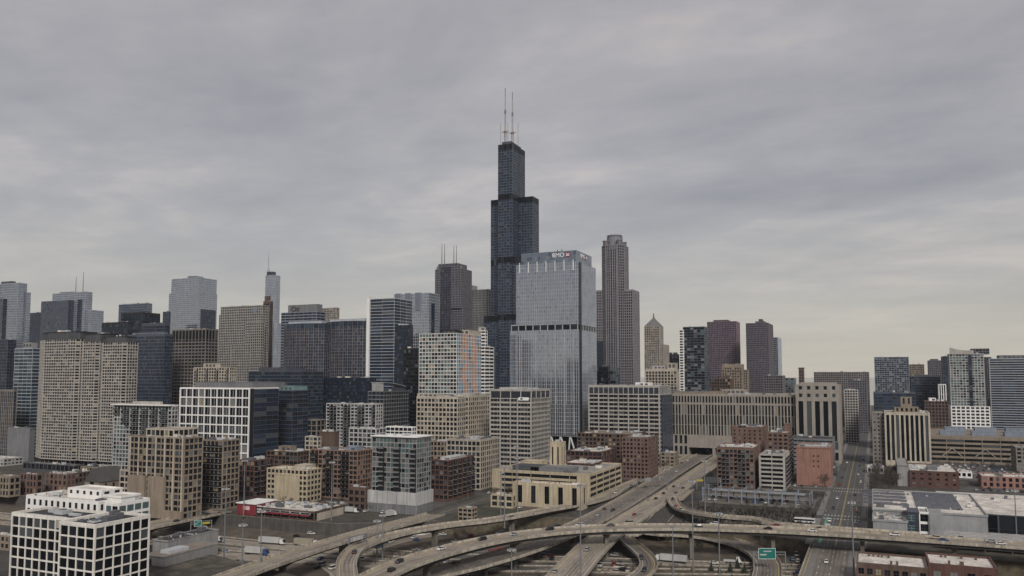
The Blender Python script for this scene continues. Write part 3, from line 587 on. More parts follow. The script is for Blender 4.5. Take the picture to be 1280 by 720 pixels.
# ------------------------------------------------------------------ towers with shapes of their own
def sears():
    d = 1200.0; c = at_depth(640.5, 245, d)      # south west corner of the middle tube of the west side
    T = 23.5; x0, y0 = c.x, c.y; X = [x0, x0 + T, x0 + 2 * T, x0 + 3 * T]; Y = [y0 - T, y0, y0 + T, y0 + 2 * T]
    zt, z90, z66, z50 = zat(179, x0, y0), zat(243, x0, y0), zat(322, x0, y0), zat(394, x0, y0)
    s = Bld('stepped_skyscraper', 'tallest tower, black and stepped, with two white antennas on its roof', 'skyscraper', x0, y0)
    st = style(4.3, 4.7, .9, 1.5, pmat('hazed black aluminium', (.058, .07, .094), .4, streak=.2), 'navy', t=.5, cap=0)  # black metal lightened towards blue, sheen and distance haze put into its colour
    H = {}
    for i in range(3):
        for j in range(3): H[i, j] = 'a'
    hs = {(0, 1): zt, (1, 1): zt, (1, 0): z90, (1, 2): z90, (2, 1): z90, (0, 0): z66, (2, 2): z66, (0, 2): z50, (2, 0): z50}
    for (i, j), h in hs.items():
        rx = (X[i], X[i + 1]); ry = (Y[j], Y[j + 1])
        poly = [(rx[0], ry[0]), (rx[1], ry[0]), (rx[1], ry[1]), (rx[0], ry[1])]
        bands = [z for z in (z50 + 2, z66 + 2, z90 + 2, zt) if z <= h + 3]
        z = 0
        for bz in bands:
            top = min(bz, h); lv = 9.0
            s.poly(poly, z, top - lv, st, name='tube', roof=None); s.poly(poly, top - lv, top, style(9, 4.7, .7, .4, W['black'], 'blk', t=.5), name='louvre_band', roof='roofd' if top >= h - 3 else None, par=0)
            z = top
    cx, cy = X[0] + T * .55, Y[1] + T * .5
    for (px_, ptop, thick, col) in ((631.6, 110, 1.6, 'white'), (640.6, 115, 1.5, 'white')):
        a = at_depth(px_, 178, depth_of(cx, cy)); k = 0.5 if px_ < 636 else .5
        top = zat(ptop, a.x, a.y); b = MB(); h0 = zt; m = pmat('antenna white', (.30, .28, .28), .5, var=.1); mr = pmat('antenna red', (.16, .09, .085), .5, var=.1); md = pmat('antenna dark', (.10, .10, .11), .5, var=.1)
        H_ = top - h0; b.cyl(a.x, a.y, h0, h0 + H_ * .22, 1.9, m, 8); b.cyl(a.x, a.y, h0 + H_ * .22, h0 + H_ * .26, 2.4, mr, 8); b.cyl(a.x, a.y, h0 + H_ * .26, h0 + H_ * .55, 1.25, m, 8); b.cyl(a.x, a.y, h0 + H_ * .55, h0 + H_ * .62, 1.4, md, 8)
        b.cyl(a.x, a.y, h0 + H_ * .62, h0 + H_ * .85, .8, m, 6); b.cyl(a.x, a.y, h0 + H_ * .85, top, .5, md, 6)
        b.box(a.x - 4, a.x + 4, a.y - .3, a.y + .3, h0 + H_ * .17, h0 + H_ * .19, m); b.box(a.x - .3, a.x + .3, a.y - 6, a.y + 6, h0 + H_ * .24, h0 + H_ * .255, m)
        s.part(b, 'antenna')
    for px_ in (625.8, 634.8, 647.6):
        a = at_depth(px_, 178, depth_of(cx, cy)); b = MB(); b.cyl(a.x, a.y, zt, zat(154, a.x, a.y), .5, pmat('antenna white', (.30, .28, .28)), 6); s.part(b, 'whip_aerial')
    b = MB(); b.box(X[0] + 4, X[2] - 5, Y[1] + 4, Y[2] - 4, zt + .06, zt + 5, W['dgrey']); s.part(b, 'penthouse'); s.done()
sears()
def bank_tower():
    d = 850.0; c = at_depth(722, 320, d); x0, y0 = c.x, c.y
    zl, zm, zt = zat(405, x0, y0), zat(327, x0, y0), zat(312.5, x0, y0)
    Yn = lambda px, py=330: (lambda r: r.y / r.x * x0)(ray(px, py))
    s = Bld('glass_bank_tower', 'big silver glass tower with a red round sign, right of the black skyscraper', 'skyscraper', x0, y0)
    E = 62
    fin = W['steel']
    stu = style(4.2, 2.15, .34, .3, W['steel'], 'mir', t=.22); stl = style(4.2, 2.15, .34, .3, W['steel'], 'mir', t=.22)
    ynl, ynm, ynt = Yn(638), Yn(645.5), Yn(651)
    s.rect(x0, x0 + E, y0, ynl, 26, zl - 6, stl, roof='roofg', par=.2, name='lower_shaft'); s.rect(x0 + .8, x0 + E - 1, y0 + .5, ynl - 1, zl - 6, zl, style(6, 8.2, 1.2, .3, W['steel'], 'blk', t=.3), roof='roofg', name='louvre_band')
    s.rect(x0 + .3, x0 + E - .5, y0 + .3, ynm, zl, zm, stu, name='upper_shaft', par=.2); s.rect(x0 + 2, x0 + E - 8, y0 + 2.5, ynt, zm, zt, style(4.2, 3.2, .1, .12, W['bluegrey'], 'mir2', t=.12), name='crown', par=.4)
    # dark notch on the south side and the recessed base with its raking columns
    b = MB(); b.box(x0 + 4, x0 + 9, y0 - 1.2, y0 - .2, 30, zm, W['black']); s.part(b, 'corner_notch')
    s.rect(x0 + 9, x0 + E, y0 + 3, ynl - 4, 0, 26, style(5, 2.4, .4, .3, W['dark'], 'blk', t=.3), name='lobby', roof=None)
    nf = 7
    for k in range(nf):
        yy = y0 + 5 + (ynm - y0 - 9) * k / (nf - 1)
        b = MB(); b.box(x0 - .9, x0 - .25, yy - .24, yy + .24, 28, zl - 6.5, W['lgrey']); s.part(b, 'fin')
        b = MB(); b.box(x0 - .6, x0 + .1, yy - .35, yy + .35, zm - 9, zm + 2.5, W['white']); s.part(b, 'fin')
    for k in range(14):
        yy = y0 + 2 + (ynl - y0 - 4) * k / 13
        b = MB(); b.box(x0 - .62, x0 - .2, yy - .17, yy + .17, 60, zl - 7, W['steel']); s.part(b, 'fin')
    for k in range(4):
        ya = y0 + 10 + k * 11
        b = MB(); b.tube((x0 + 1, ya, 27), (x0 + 8, ya - 6, 0), 1.0, .8, W['white'], 6); b.tube((x0 + 1, ya, 27.2), (x0 + 8, ya + 5, 0), 1.0, .8, W['white'], 6); s.part(b, 'raking_column')
    # sign: three letters and a red roundel with a white mark, on the west and south of the crown
    mr = pmat('sign red', (.26, .02, .03), .4, var=0); mw = pmat('sign white', (.80, .80, .82), .4, var=0)
    def sign(P, U, Nn, lab):
        e = bpy.data.objects.new('sign', None); scene.collection.objects.link(e); e.parent = s.root; e['label'] = lab
        R3 = Matrix((U, (0, 0, 1), Nn)).transposed().to_4x4()
        text_mesh('BMO', 6.4, .12, mw, e, Matrix.Translation(Vector(P) - Vector(s.o) - Vector(U) * 4.0 + Vector(Nn) * .2 - Vector((0, 0, 2.1))) @ R3, 'RIGHT', 1.05)
        b = MB(); n = 24; M = Matrix.Translation(Vector(P) - Vector(s.o)) @ R3
        f = [M @ Vector((2.8 * cos(2 * pi * i / n), 2.8 * sin(2 * pi * i / n), .5)) for i in range(n)]; g = [M @ Vector((2.8 * cos(2 * pi * i / n), 2.8 * sin(2 * pi * i / n), .05)) for i in range(n)]
        b.v = [tuple(v) for v in f + g]; b.mi(mr); b.f = [tuple(range(n))] + [(i, i + n, (i + 1) % n + n, (i + 1) % n) for i in range(n)]; b.m = [0] * (n + 1); b.build('roundel', e)
        b = MB()
        def bar(x0_, x1_, y0_, y1_):
            p = [M @ Vector(q) for q in ((x0_, y0_, .52), (x1_, y0_, .52), (x1_, y1_, .52), (x0_, y1_, .52), (x0_, y0_, .66), (x1_, y0_, .66), (x1_, y1_, .66), (x0_, y1_, .66))]; b.hexa([tuple(q) for q in p], mw)
        bar(-1.7, 1.7, -1.5, -.95); bar(-1.7, -1.1, -.94, 1.3); bar(-.3, .3, -.94, 1.3); bar(1.1, 1.7, -.94, 1.3); b.build('emblem', e)
    cw = at_depth(709.5, 315.5, d); yw = (lambda r: r.y / r.x * (x0 + 1.8))(ray(709.8, 316)); sign((x0 + 1.75, yw, (zm + zt) / 2 + 2.4), (0, -1, 0), (-1, 0, 0), 'white letters and red roundel')
    sign((x0 + 34, y0 + 2.3, (zm + zt) / 2 + 2.4), (1, 0, 0), (0, -1, 0), 'white letters and red roundel seen edge on')
    for q in (0, 1): b = MB(); b.cyl(x0 + 10, yw + 10 + q * 5, zt, zt + 3.5, .5, W['dgrey']); s.part(b, 'roof_davit')
    s.done()
bank_tower()
def wacker():
    d = 1130.0; c = at_depth(778.5, 360, d); x0, y0 = c.x, c.y; r = ray(751, 330); yn = r.y / r.x * x0
    zw, zs, zt, zc = zat(364, x0, y0), zat(306, x0, y0), zat(300, x0, y0), zat(291.5, x0, y0)
    s = Bld('crowned_granite_tower', 'tall pinkish grey tower with a drum crown and four corner turrets', 'skyscraper', x0, y0)
    st = style(3.9, 3.0, 1.1, 1.2, pmat('grey pink granite', (.205, .19, .20), .6, streak=.12), 'dark', t=.6); L = yn - y0; cc = 8
    pin = style(3.9, 3.1, 1.1, 1.0, pmat('pale granite', (.205, .195, .21), .6, streak=.1), 'dark', t=.5)
    oct_ = lambda a, b_, c_, e, k: [(a + k, c_), (b_ - k, c_), (b_, c_ + k), (b_, e - k), (b_ - k, e), (a + k, e), (a, e - k), (a, c_ + k)]
    s.poly(oct_(x0, x0 + L * 1.12, y0, yn, 7), 0, zs, pin, name='shaft')
    s.rect(x0 + 4, x0 + L + 6, y0 - 13, y0 - .6, 0, zw, st, name='wing', par=2.5); s.rect(x0 + 5, x0 + L - 5, yn + .6, yn + 8.5, 0, zw + 1, st, name='wing', par=2.5); s.rect(x0 + 10, x0 + L - 6, y0 + 10, yn - 10, zs, zs + 5, st, name='crown_base')
    for k in range(6):
        yy = y0 + 8 + (L - 16) * k / 5
        b = MB(); b.box(x0 - 1.9, x0 - 1.25, yy - .5, yy + .5, 0, zs + 1, MATS['pale granite']); s.part(b, 'rib')
    s.rect(x0 - 1.2, x0 - .62, y0 + L * .28, y0 + L * .72, 0, zs - 6, style(3.9, 4.6, .5, .5, MATS['pale granite'], 'dark', t=.3), name='window_bay', roof=None)
    b = MB(); cx, cy = x0 + L / 2, y0 + L / 2; b.cyl(cx, cy, zs, zc - 2, 10.5, pmat('pale granite', (.30, .27, .27)), 12); b.cyl(cx, cy, zc - 2, zc, 11.2, W['mauve'], 12); s.part(b, 'crown_drum')
    for i in range(12):
        a = 2 * pi * (i + .5) / 12; b = MB(); b.box(cx + 10.9 * cos(a) - .5, cx + 10.9 * cos(a) + .5, cy + 10.9 * sin(a) - .5, cy + 10.9 * sin(a) + .5, zs + 1, zc - 2.5, W['bluegrey']); s.part(b, 'crown_pilaster')
    for ax, ay in ((x0 + 5, y0 + 6), (x0 + 5, yn - 6), (x0 + L - 5, y0 + 6), (x0 + L - 5, yn - 6)):
        b = MB(); b.cyl(ax, ay, zs, zt, 4.2, W['mauve'], 8); b.cyl(ax, ay, zt, zt + 1.2, 4.8, W['brgrey'], 8); s.part(b, 'turret')
    s.done()
wacker()
def pair_antenna():
    d = 1250.0; c = at_depth(572, 340, d); x0, y0 = c.x, c.y; r = ray(541, 340); yn = r.y / r.x * x0; W['mauve2'] = pmat('dusky mauve granite', (.15, .145, .16), .6, streak=.15)
    s = Bld('twin_spire_tower', 'mauve granite tower with stepped corners and four thin spires in two pairs', 'skyscraper', x0, y0); L = yn - y0
    st = style(3.9, 2.7, 1.1, 1.1, W['mauve2'], 'dark', t=.6); za, zb, zt = zat(385, x0, y0), zat(336, x0, y0), zat(329, x0, y0)
    s.rect(x0 + 3, x0 + 36, y0 - 7, yn + .0, 0, za, st, name='base_wing'); s.rect(x0, x0 + 38, y0 - 5, yn - 5, za, zb, st, name='shaft'); s.rect(x0 + 3, x0 + 34, y0 + 2, yn - 9, zb, zt, st, name='crown'); s.rect(x0 - 1.5, x0 - .7, y0 + L * .25, yn - L * .35, 0, zb + 4, style(3.9, 3, .6, .5, W['maroon'], 'navy', t=.3), name='window_bay', roof=None)
    for yy in (y0 - 4, yn - 6):
        b = MB(); b.cyl(x0 + 4, yy, zb, zb + 7, 2.2, W['mauve'], 6, r1=.6); s.part(b, 'pinnacle')
    for px_, pt in ((552.3, 304), (555.6, 305), (567.3, 307), (570.5, 307)):
        a = at_depth(px_, 330, d + 15); b = MB(); b.cyl(a.x, a.y, zt, zat(pt, a.x, a.y), .75, pmat('spire', (.16, .14, .14), .5), 6, r1=.35); s.part(b, 'spire')
    s.done()
    simple('pale_ribbed_tower', 'pale ribbed tower with a flat top between the four spired tower and the black skyscraper', 'skyscraper', 583, 610.5, 620, 1300, 362, style(4, 2.6, 1.1, .8, W['grey'], 'dark', t=.6), ed=50, pent=[(0.1, .9, .82, .98, 9, 'grey')]).done()
pair_antenna()
def spire_tower():
    d = 2050.0; c = at_depth(342, 380, d); x0, y0 = c.x, c.y; r = ray(330, 380); yn = r.y / r.x * x0; L = yn - y0
    s = Bld('needle_spire_tower', 'slim silver tower with rounded corners and a single tall needle spire', 'skyscraper', x0, y0); st = style(4, 2.2, .25, .5, W['steel'], 'mir', t=.3)
    cap = lambda a, b_, c_, e, k: [(a + k, c_), (b_ - k, c_), (b_ - .3 * k, c_ + .3 * k), (b_, c_ + k), (b_, e - k), (b_ - .3 * k, e - .3 * k), (b_ - k, e), (a + k, e), (a + .3 * k, e - .3 * k), (a, e - k), (a, c_ + k), (a + .3 * k, c_ + .3 * k)]
    s.poly(cap(x0, x0 + 27, y0, yn, 6), 0, zat(344, x0, y0), st, name='shaft'); s.poly(cap(x0 + 2, x0 + 26, y0 - 7, y0 - .5, 2), 0, zat(404, x0, y0), st, name='lower_wing')
    s.rect(x0 + 8, x0 + 22, y0 + L * .45, y0 + L * .97, zat(344, x0, y0), zat(339, x0, y0), style(4, 2, .3, .5, 'slate', 'navy'), name='crown')
    a = at_depth(335.3, 340, d + 15); b = MB(); z0 = zat(340, a.x, a.y); z1 = zat(316, a.x, a.y); b.cyl(a.x, a.y, z0, z0 + 8, 3, W['steel']); b.cyl(a.x, a.y, z0 + 8, z1, 1.5, W['steel'], 8, r1=.5); s.part(b, 'spire'); s.done()
spire_tower()
def statue_tower():
    d = 1290.0; c = at_depth(824, 425, d); x0, y0 = c.x, c.y; r = ray(806, 425); yn = r.y / r.x * x0; L = yn - y0
    s = Bld('pyramid_roofed_tower', 'old limestone tower with a pyramid roof and a small statue on its tip', 'skyscraper', x0, y0); st = style(3.8, 3.2, 1.6, 1.3, 'lime', 'std', t=.7)
    ze, zt, zs = zat(408, x0, y0), zat(397, x0, y0), zat(390.5, x0, y0)
    s.rect(x0, x0 + 26, y0, yn, 0, ze, st, name='shaft'); s.rect(x0 + 3, x0 + 40, y0 - 6, y0 - .8, 0, zat(431, x0, y0), st, name='wing'); s.rect(x0 - 4, x0 - .9, y0 + 3, yn - 3, 0, zat(440, x0, y0), st, name='front_bay')
    b = MB(); b.prism([(x0 - .5, y0 - .5), (x0 + 26.5, y0 - .5), (x0 + 26.5, yn + .5), (x0 - .5, yn + .5)], ze + 1, zt, pmat('weathered copper roof', (.13, .13, .125), .6), taper=.12); s.part(b, 'pyramid_roof')
    cx, cy = x0 + 13, (y0 + yn) / 2; b = MB(); b.cyl(cx, cy, zt, zt + 2, 1.6, W['brgrey']); b.cyl(cx, cy, zt + 2, zs - 2, 1.1, W['brgrey'], 8, r1=1.0); b.cyl(cx, cy, zs - 2, zs, .8, W['brgrey'], 8, r1=.5); s.part(b, 'statue'); s.done()
statue_tower()
def residential_trio():
    st = lambda: style(2.95, 3.35, .62, 1.25, pmat('sandy concrete grid', (.365, .335, .30), .85, streak=.15), 'std', t=.5)
    SLABX = at_depth(96, 424, 795).x
    for lab, pl, pc, pr, d, yt, yc, ed in (('nearest of three huge window grid apartment slabs, full height to the street', 40, 97.5, 99.5, 790, 424, 414, 34), ('middle window grid slab squeezed between its two twins', 98.5, 122, 124, 850, 427, 416.5, 34), ('right window grid slab, its south face turned to the dark navy tower', 123, 156, 173, 905, 428, 420, 15)):
        r0 = ray(pc, yt); r1 = ray(pl, yt); X = SLABX; SLABX += 2.5; x0, x1, y0, y1 = X, X + ed, r0.y / r0.x * X, r1.y / r1.x * X - .8; h = zat(yt, x0, y0); s = Bld('grid_apartment_slab', lab, 'apartment tower', x0, y0, 'three matching window grid slabs')
        k = 9 if pl == 40 else 3
        pts = [(x0 + 3, y0), (x1, y0), (x1, y1), (x0 + k, y1), (x0, y1 - k * 2.2), (x0, y0 + 3)]
        s.poly(pts, 7, h, st(), roof='roofd', par=.0)
        s.poly(shrink(pts, 3), 0, 7, style(7, 6, 1, .4, 'brgrey', 'blk'), name='podium_columns', roof=None)
        zc = zat(yc, x0, y0); b = MB(); b.prism(shrink(pts, 1.6), h + .06, zc - .5, W['dgrey']); b.prism(shrink(pts, 1.0), zc - .5, zc, W['black']); s.part(b, 'penthouse'); s.units(x0 + 8, x1 - 8, y0 + 8, y1 - 10, zc, 4); s.done()
residential_trio()
def post_office():
    X0 = 905.0
    Yp = lambda px, py=500: (lambda r: r.y / r.x * X0)(ray(px, py))
    ys, yt_, yn = Yp(1048), Yp(996.5), Yp(836); z = lambda py: zat(py, X0, yt_)
    s = Bld('colonnaded_post_office', 'very long limestone block of close vertical piers, a road tunnelling through its base', 'building', X0, yn)
    lime = pmat('old limestone', (.275, .245, .212), .85, streak=.2, var=.12)
    st = lambda f, b_, p, sp, **k: style(f, b_, p, sp, lime, 'std', t=1.0, **k)
    # long wing in pieces round the road portal
    pa, pb = 136.0, 190.0; E = 90
    top, band, bot = z(495), z(506.5), z(548)
    zz = z(507.5)
    s.rect(X0 + 2.5, X0 + E, yt_ + .3, yn, bot, zz, st(12, (yn - yt_) / 41, (yn - yt_) / 41 * .5, .5), name='colonnade', roof=None)
    s.rect(X0 + 2.5, X0 + E, yt_ + .3, yn, zz, top, st(z(496) - zz - 2, (yn - yt_) / 41, (yn - yt_) / 41 * .5, 2.2, cap=1.2), name='attic', par=1.2, units=10)
    for a, b_ in ((pb, yn), (yt_ + .3, pa)):
        s.rect(X0 - 1, X0 + E, a, b_, 0, bot - .1, style(bot * .5, 5.2, 2.4, 2.6, lime, 'blk', t=.9), name='base_storeys', roof='roofg', par=.3)
    b = MB(); b.box(X0 - 1.4, X0 + E, pa - .5, pb + .5, 10.6, bot - .1, lime); b.box(X0 - 1.2, X0 + E, pa + 24.5, pa + 27.5, 0, 10.5, lime); s.part(b, 'portal_lintel')
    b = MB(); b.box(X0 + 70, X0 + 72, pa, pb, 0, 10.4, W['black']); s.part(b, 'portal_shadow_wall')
    # square end block
    tt, r1, r2, c1 = z(480), z(487), z(495), z(501)
    s.rect(X0 - 6, X0 + 62, ys, yt_, bot - 2, c1, st(30, 8.2, 3.4, .5), name='corner_colonnade', roof=None, par=0)
    s.rect(X0 - 6, X0 + 62, ys, yt_, c1, tt - 2, st((tt - 2 - c1) / 2, 8.2, 4.9, 4.2), name='corner_attic', par=1.5, units=4); s.rect(X0 - 6.5, X0 + 62, ys - .5, yt_, 0, bot - 2.1, st(9, 8, 3, 3), name='corner_base', roof=None)
    b = MB(); b.box(X0 - 4, X0 + 58, ys + 3, yt_ - 3, tt - 1.9, tt + 1.5, lime); s.part(b, 'stepped_cornice')
    s.house(X0 + 8, X0 + 50, yn - 60, yn - 4, top + .1, top + 3.0, 'tan', louv=False); s.house(X0 + 40, X0 + 66, yt_ + 60, yt_ + 85, top + .1, top + 5.5, 'lime'); s.house(X0 + 20, X0 + 50, yt_ + 100, yt_ + 140, top + .1, top + 3.5, 'mgrey')
    s.done()
post_office()
# ------------------------------------------------------------------ the rest of the city, left to right
S = style
def city():
    T = simple
    # ---- far left skyline
    T('glass_office_tower', 'grey glass tower with dark vertical bands cut by the left edge of the photo', 'skyscraper', -60, 23, 34, 1300, 354, S(4, 2, .25, .5, 'steel', 'mir2', t=.2), pent=[(0, .5, .1, .25, 4, 'dgrey')]).done()
    T('glass_office_tower', 'narrow shoulder tower of grey glass just right of the leftmost tower', 'skyscraper', 25, 34, 38.5, 1310, 366, S(4, 2, .25, .5, 'steel', 'mir2', t=.2), ed=45).done()
    T('blue_office_tower', 'darker blue glass tower front left at the very edge of the photo', 'skyscraper', -60, 4, 9, 1120, 374, S(4, 2.4, .2, .9, 'slate', 'mir3', t=.2), ed=40).done()
    T('small_office_tower', 'small navy glass tower seen in the gap behind the leftmost towers', 'skyscraper', 37, 52, 55, 1550, 391, S(4, 3, .3, .8, 'slate', 'navy'), ed=45).done()
    s = T('twin_mast_tower', 'pale grey glass tower with two thin masts on its flat roof', 'skyscraper', 66, 107, 115.5, 1500, 365, S(4.2, 2.4, .3, .6, 'steel', 'mir2', t=.25), pent=[(.1, .6, .4, .8, 2.2, 'dgrey')])
    x0, x1, y0, y1, h = s.box
    s.rect(x0 - 12, x0 - .4, y0 + 30, y1 + 14, 0, zat(375.5, x0, y0), S(4.2, 2.6, .3, .8, 'slate', 'mir3'), name='lower_wing'); s.rect(x0 + 3, x1 + 16, y0 - 12, y0 - .4, 0, zat(388, x0, y0), S(4.2, 2.4, .3, .6, 'steel', 'mir2'), name='shoulder'); s.rect(x0 - .9, x0 - .35, y0 + 8, y0 + 19, 0, zat(374, x0, y0), S(4.2, 2.5, .2, .4, 'dark', 'navy', t=.2), name='dark_bay', roof=None)
    for px_, pt in ((94.7, 346), (103.6, 340)):
        a = at_depth(px_, 365, 1515); b = MB(); b.cyl(a.x, a.y, h, zat(pt, a.x, a.y), .7, W['dgrey'], 6, r1=.35); s.part(b, 'mast')
    s.done()
    T('banded_glass_block', 'teal glass block with pale floor bands left of the window grid slabs', 'office building', 19, 41, 50, 900, 436, S(3.9, 8, .1, 1.0, pmat('pale band', (.33, .37, .38), .6), 'blue', t=.3), ed=50, pent=[(.1, .9, .1, .6, 7, 'grey')]).done()
    T('ribbed_brown_block', 'dark block with brown vertical ribs and a pale roof line at the left edge', 'office building', -70, 17, 21, 860, 488, S(4, 3, 1.1, .6, 'brgrey', 'navy', cap=1.2), ed=40, roof='roofw').done()
    T('dark_glass_block', 'dark glass block behind the ribbed block at the left edge', 'office building', -60, 10, 20, 1000, 425, S(4, 3, .3, .8, 'slate', 'navy'), ed=60).done()
    T('windowless_block', 'low windowless grey block beside the foot of the nearest window grid slab', 'building', 10, 37, 44, 840, 536, S(6, 30, .2, .4, 'mgrey', 'dark', win=False), ed=30).done()
    # ---- navy cluster
    T('grey_glass_tower', 'grey glass tower with a comb of equipment along its roof, behind the navy cluster', 'skyscraper', 149, 184, 190, 1400, 379.5, S(4, 2.6, .3, .7, 'bluegrey', 'mir3'), ed=50, units=10).done()
    T('dark_stepped_tower', 'almost black tower with three pale bands across its upper floors', 'skyscraper', 152, 179, 200, 1160, 391, S(4.2, 3, .15, .8, 'black', 'navy', cap=3), pent=[(.2, .8, .3, .7, 4, 'dgrey')]).done()
    T('dark_stepped_tower', 'low black tower with a pale roof edge left of the navy cluster', 'skyscraper', 128, 160, 166, 1060, 403, S(4.2, 3, .15, .9, 'black', 'navy', cap=2), ed=40, units=4).done()
    T('dark_stepped_tower', 'black tower with white roof band behind the big navy slab', 'skyscraper', 178, 206, 212, 1100, 404, S(4.2, 3, .15, .9, 'slate', 'navy', cap=3.2), ed=30).done()
    T('navy_slab_tower', 'plain navy slab with small scattered lit panes, right beside the window grid slabs', 'skyscraper', 160, 206, 216.5, 960, 418, S(4, 2.4, .25, 1.1, 'slate', 'navy', t=.2, cap=2), pent=[(.1, .8, .1, .9, 2.5, 'bluegrey')]).done()
    s = T('white_glass_tower', 'broad silver white glass tower with one dark lower quarter and a low roof drum', 'skyscraper', 211.5, 248, 271.5, 1650, 365, S(4.2, 4, .2, .7, 'steel', 'mir', t=.2), pent=None, roof=None, par=0, units=0); x0, x1, y0, y1, h = s.box
    s.rect(x0 + 1, x1 - 1, y0 + 1, y1 - 5, h, zat(347, x0, y0), S(4.2, 4, .2, .7, 'steel', 'mir', t=.2), name='upper_tier'); s.house(x0 + 12, x0 + 34, y0 + 22, y0 + 44, zat(347, x0, y0) + .1, zat(347, x0, y0) + 6, 'bluegrey')
    s.rect(x0 + 8, x1 - 4, y0 - .9, y0 - .35, 0, zat(386, x0, y0), S(4.2, 4, .2, .7, 'slate', 'navy', t=.2), name='dark_bay', roof=None); s.done()
    T('slim_dark_tower', 'slim dark tower in the gap left of the broad silver white tower', 'skyscraper', 204, 211, 213, 1500, 390, S(4, 3, .3, 1, 'slate', 'navy'), ed=30).done()
    s = T('brown_grid_office', 'brownish grid office tower with tall black openings under its flat roof', 'skyscraper', 215.5, 257, 272, 1000, 424, S(4.1, 5.4, .8, 1.5, 'brgrey', 'dark', t=.6), par=0, roof=None, units=0); x0, x1, y0, y1, h = s.box
    s.rect(x0, x1, y0, y1, h, zat(411.5, x0, y0), S(20, 5.4, .9, .4, 'brgrey', 'blk', t=.6, cap=.8), name='louvre_storey', roof='roofd', units=4); s.done()
    s = T('postmodern_stone_tower', 'pale stone tower of small square windows stepping down to the right', 'skyscraper', 276.5, 328, 336, 1180, 382, S(3.9, 3.5, 1.2, 1.4, pmat('grey postmodern stone', (.31, .29, .265), streak=.1), 'blk', t=.5), units=9)
    x0, x1, y0, y1, h = s.box; z = lambda py: zat(py, x0, y0)
    ps = S(3.9, 3.5, 1.2, 1.4, MATS['grey postmodern stone'], 'blk', t=.5); s.rect(x0 - 8, x0 - .6, y0 - 5, y0 + 24, 0, z(404), ps, name='front_wing'); s.rect(x0 - 14, x0 - 8.6, y0 + 14, y0 + 44, 0, z(431), ps, name='front_wing'); s.rect(x0 + 2, x0 + 24, y1 + .6, y1 + 5, 0, z(392), ps, name='side_wing')
    b = MB(); b.cyl(0, 0, 0, .5, 4.5, W['bluegrey'], 16); me = b.mesh('badge'); o = bpy.data.objects.new('roof_badge', me); scene.collection.objects.link(o); o.parent = s.root; o.rotation_euler = (0, -pi / 2, 0); o.location = (-.7, 13, h - 6); s.done()
    T('slender_black_tower', 'slender brown black tower standing against the needle spire tower', 'skyscraper', 329.5, 338, 341, 1280, 377, S(4, 3, .6, .8, 'brown', 'blk', cap=3), ed=20, pent=[(.1, .9, .3, .9, 9, 'brown')]).done()
    s = T('signed_office_tower', 'grey banded office tower with short dark lettering on its boxy top storey', 'skyscraper', 352, 396, 406, 1110, 390, S(4, 8, .3, 1.7, 'bluegrey', 'dark', t=.4), ed=45)
    x0, x1, y0, y1, h = s.box; s.house(x0 + 3, x1 - 3, y0 + 2, y1 - 9, h + .06, zat(380, x0, y0), 'mgrey', louv=False, name='sign_storey')
    text_mesh('Citi', 9.5, .2, W['black'], s.root, Matrix.Translation((2.5, y1 - y0 - 15, h + 2.5)) @ Matrix(((0, -1, 0), (0, 0, 1), (-1, 0, 0))).transposed().to_4x4()); s.done()
    def river(pl, pc, pr, d, yt, lab):
        x0, x1, y0, y1, h = foot(pl, pc, pr, d, yt, 40); s = Bld('bowed_office_tower', lab, 'skyscraper', x0, y0, 'pair of bowed navy office towers')
        n = 10; L = y1 - y0; pts = [(x0 + 38, y0), (x0 + 38, y1)] + [(x0 + 7 * (abs(1 - 2 * (1 - k / n)) ** 2.2), y0 + L * (1 - k / n)) for k in range(n + 1)]
        s.poly(pts, 0, h - 6, S(4, L / 16, .55, .8, 'mauve', 'navy', t=.5), name='wall', roof=None, par=0); s.poly(pts, h - 6, h, S(6, L / 8, .5, .3, 'slate', 'navy', t=.5), name='louvre_band', roof='roofg', par=.6); s.house(x0 + 8, x0 + 30, y0 + 6, y1 - 6, h + .06, h + 3.5, 'steel', louv=False); s.done()
    river(351, 401, 405, 1010, 404, 'left one of the two bowed navy towers with pale vertical ribs'); river(403, 457, 461, 1000, 401, 'right one of the two bowed navy towers with pale vertical ribs')
    T('beige_comb_roof_tower', 'beige tower with a comb like roof peeping between the bowed navy towers', 'skyscraper', 403, 421, 424, 1450, 385, S(4, 3.2, 1.4, 1.2, 'lime', 'std'), ed=40, units=5).done()
    # white edged curved tower
    x0, x1, y0, y1, h = foot(459.5, 493, 497, 980, 373, 45); s = Bld('white_edged_tower', 'navy tower with fine white floor lines and a bright white left edge', 'skyscraper', x0, y0)
    s.rect(x0, x0 + 42, y0, y1 - 4.5, 0, h, S(3.9, 14, .05, .6, pmat('thin white floor line', (.45, .47, .5), .5), 'navy', t=.25), roof='roofg'); s.rect(x0 - 2, x0 + 40, y1 - 4, y1, 0, h + 3, S(4, 30, .1, .1, 'white', 'dark', win=False), name='white_fin_wall'); s.done()
    s = T('pale_mirrored_tower', 'pale mirrored tower with panelled crown left of the four spired tower', 'skyscraper', 493, 536, 549, 1150, 366.5, S(4.1, 3.1, .35, .7, 'steel', 'mir', t=.35), units=4)
    x0, x1, y0, y1, h = s.box
    for k in range(3): s.rect(x0 - 1.2, x0 - .5, y1 - 12 - k * 17, y1 - 2 - k * 17, h - 24, h + 1.5, S(24, 12, .2, .2, 'steel', 'mir2', t=.2), name='crown_panel', roof=None)
    s.rect(x0 + 6, x0 + 16, y0 - .9, y0 - .45, 0, h - 14, S(4.1, 3, .1, .5, 'dark', 'navy', t=.15), name='dark_bay', roof=None); s.done()
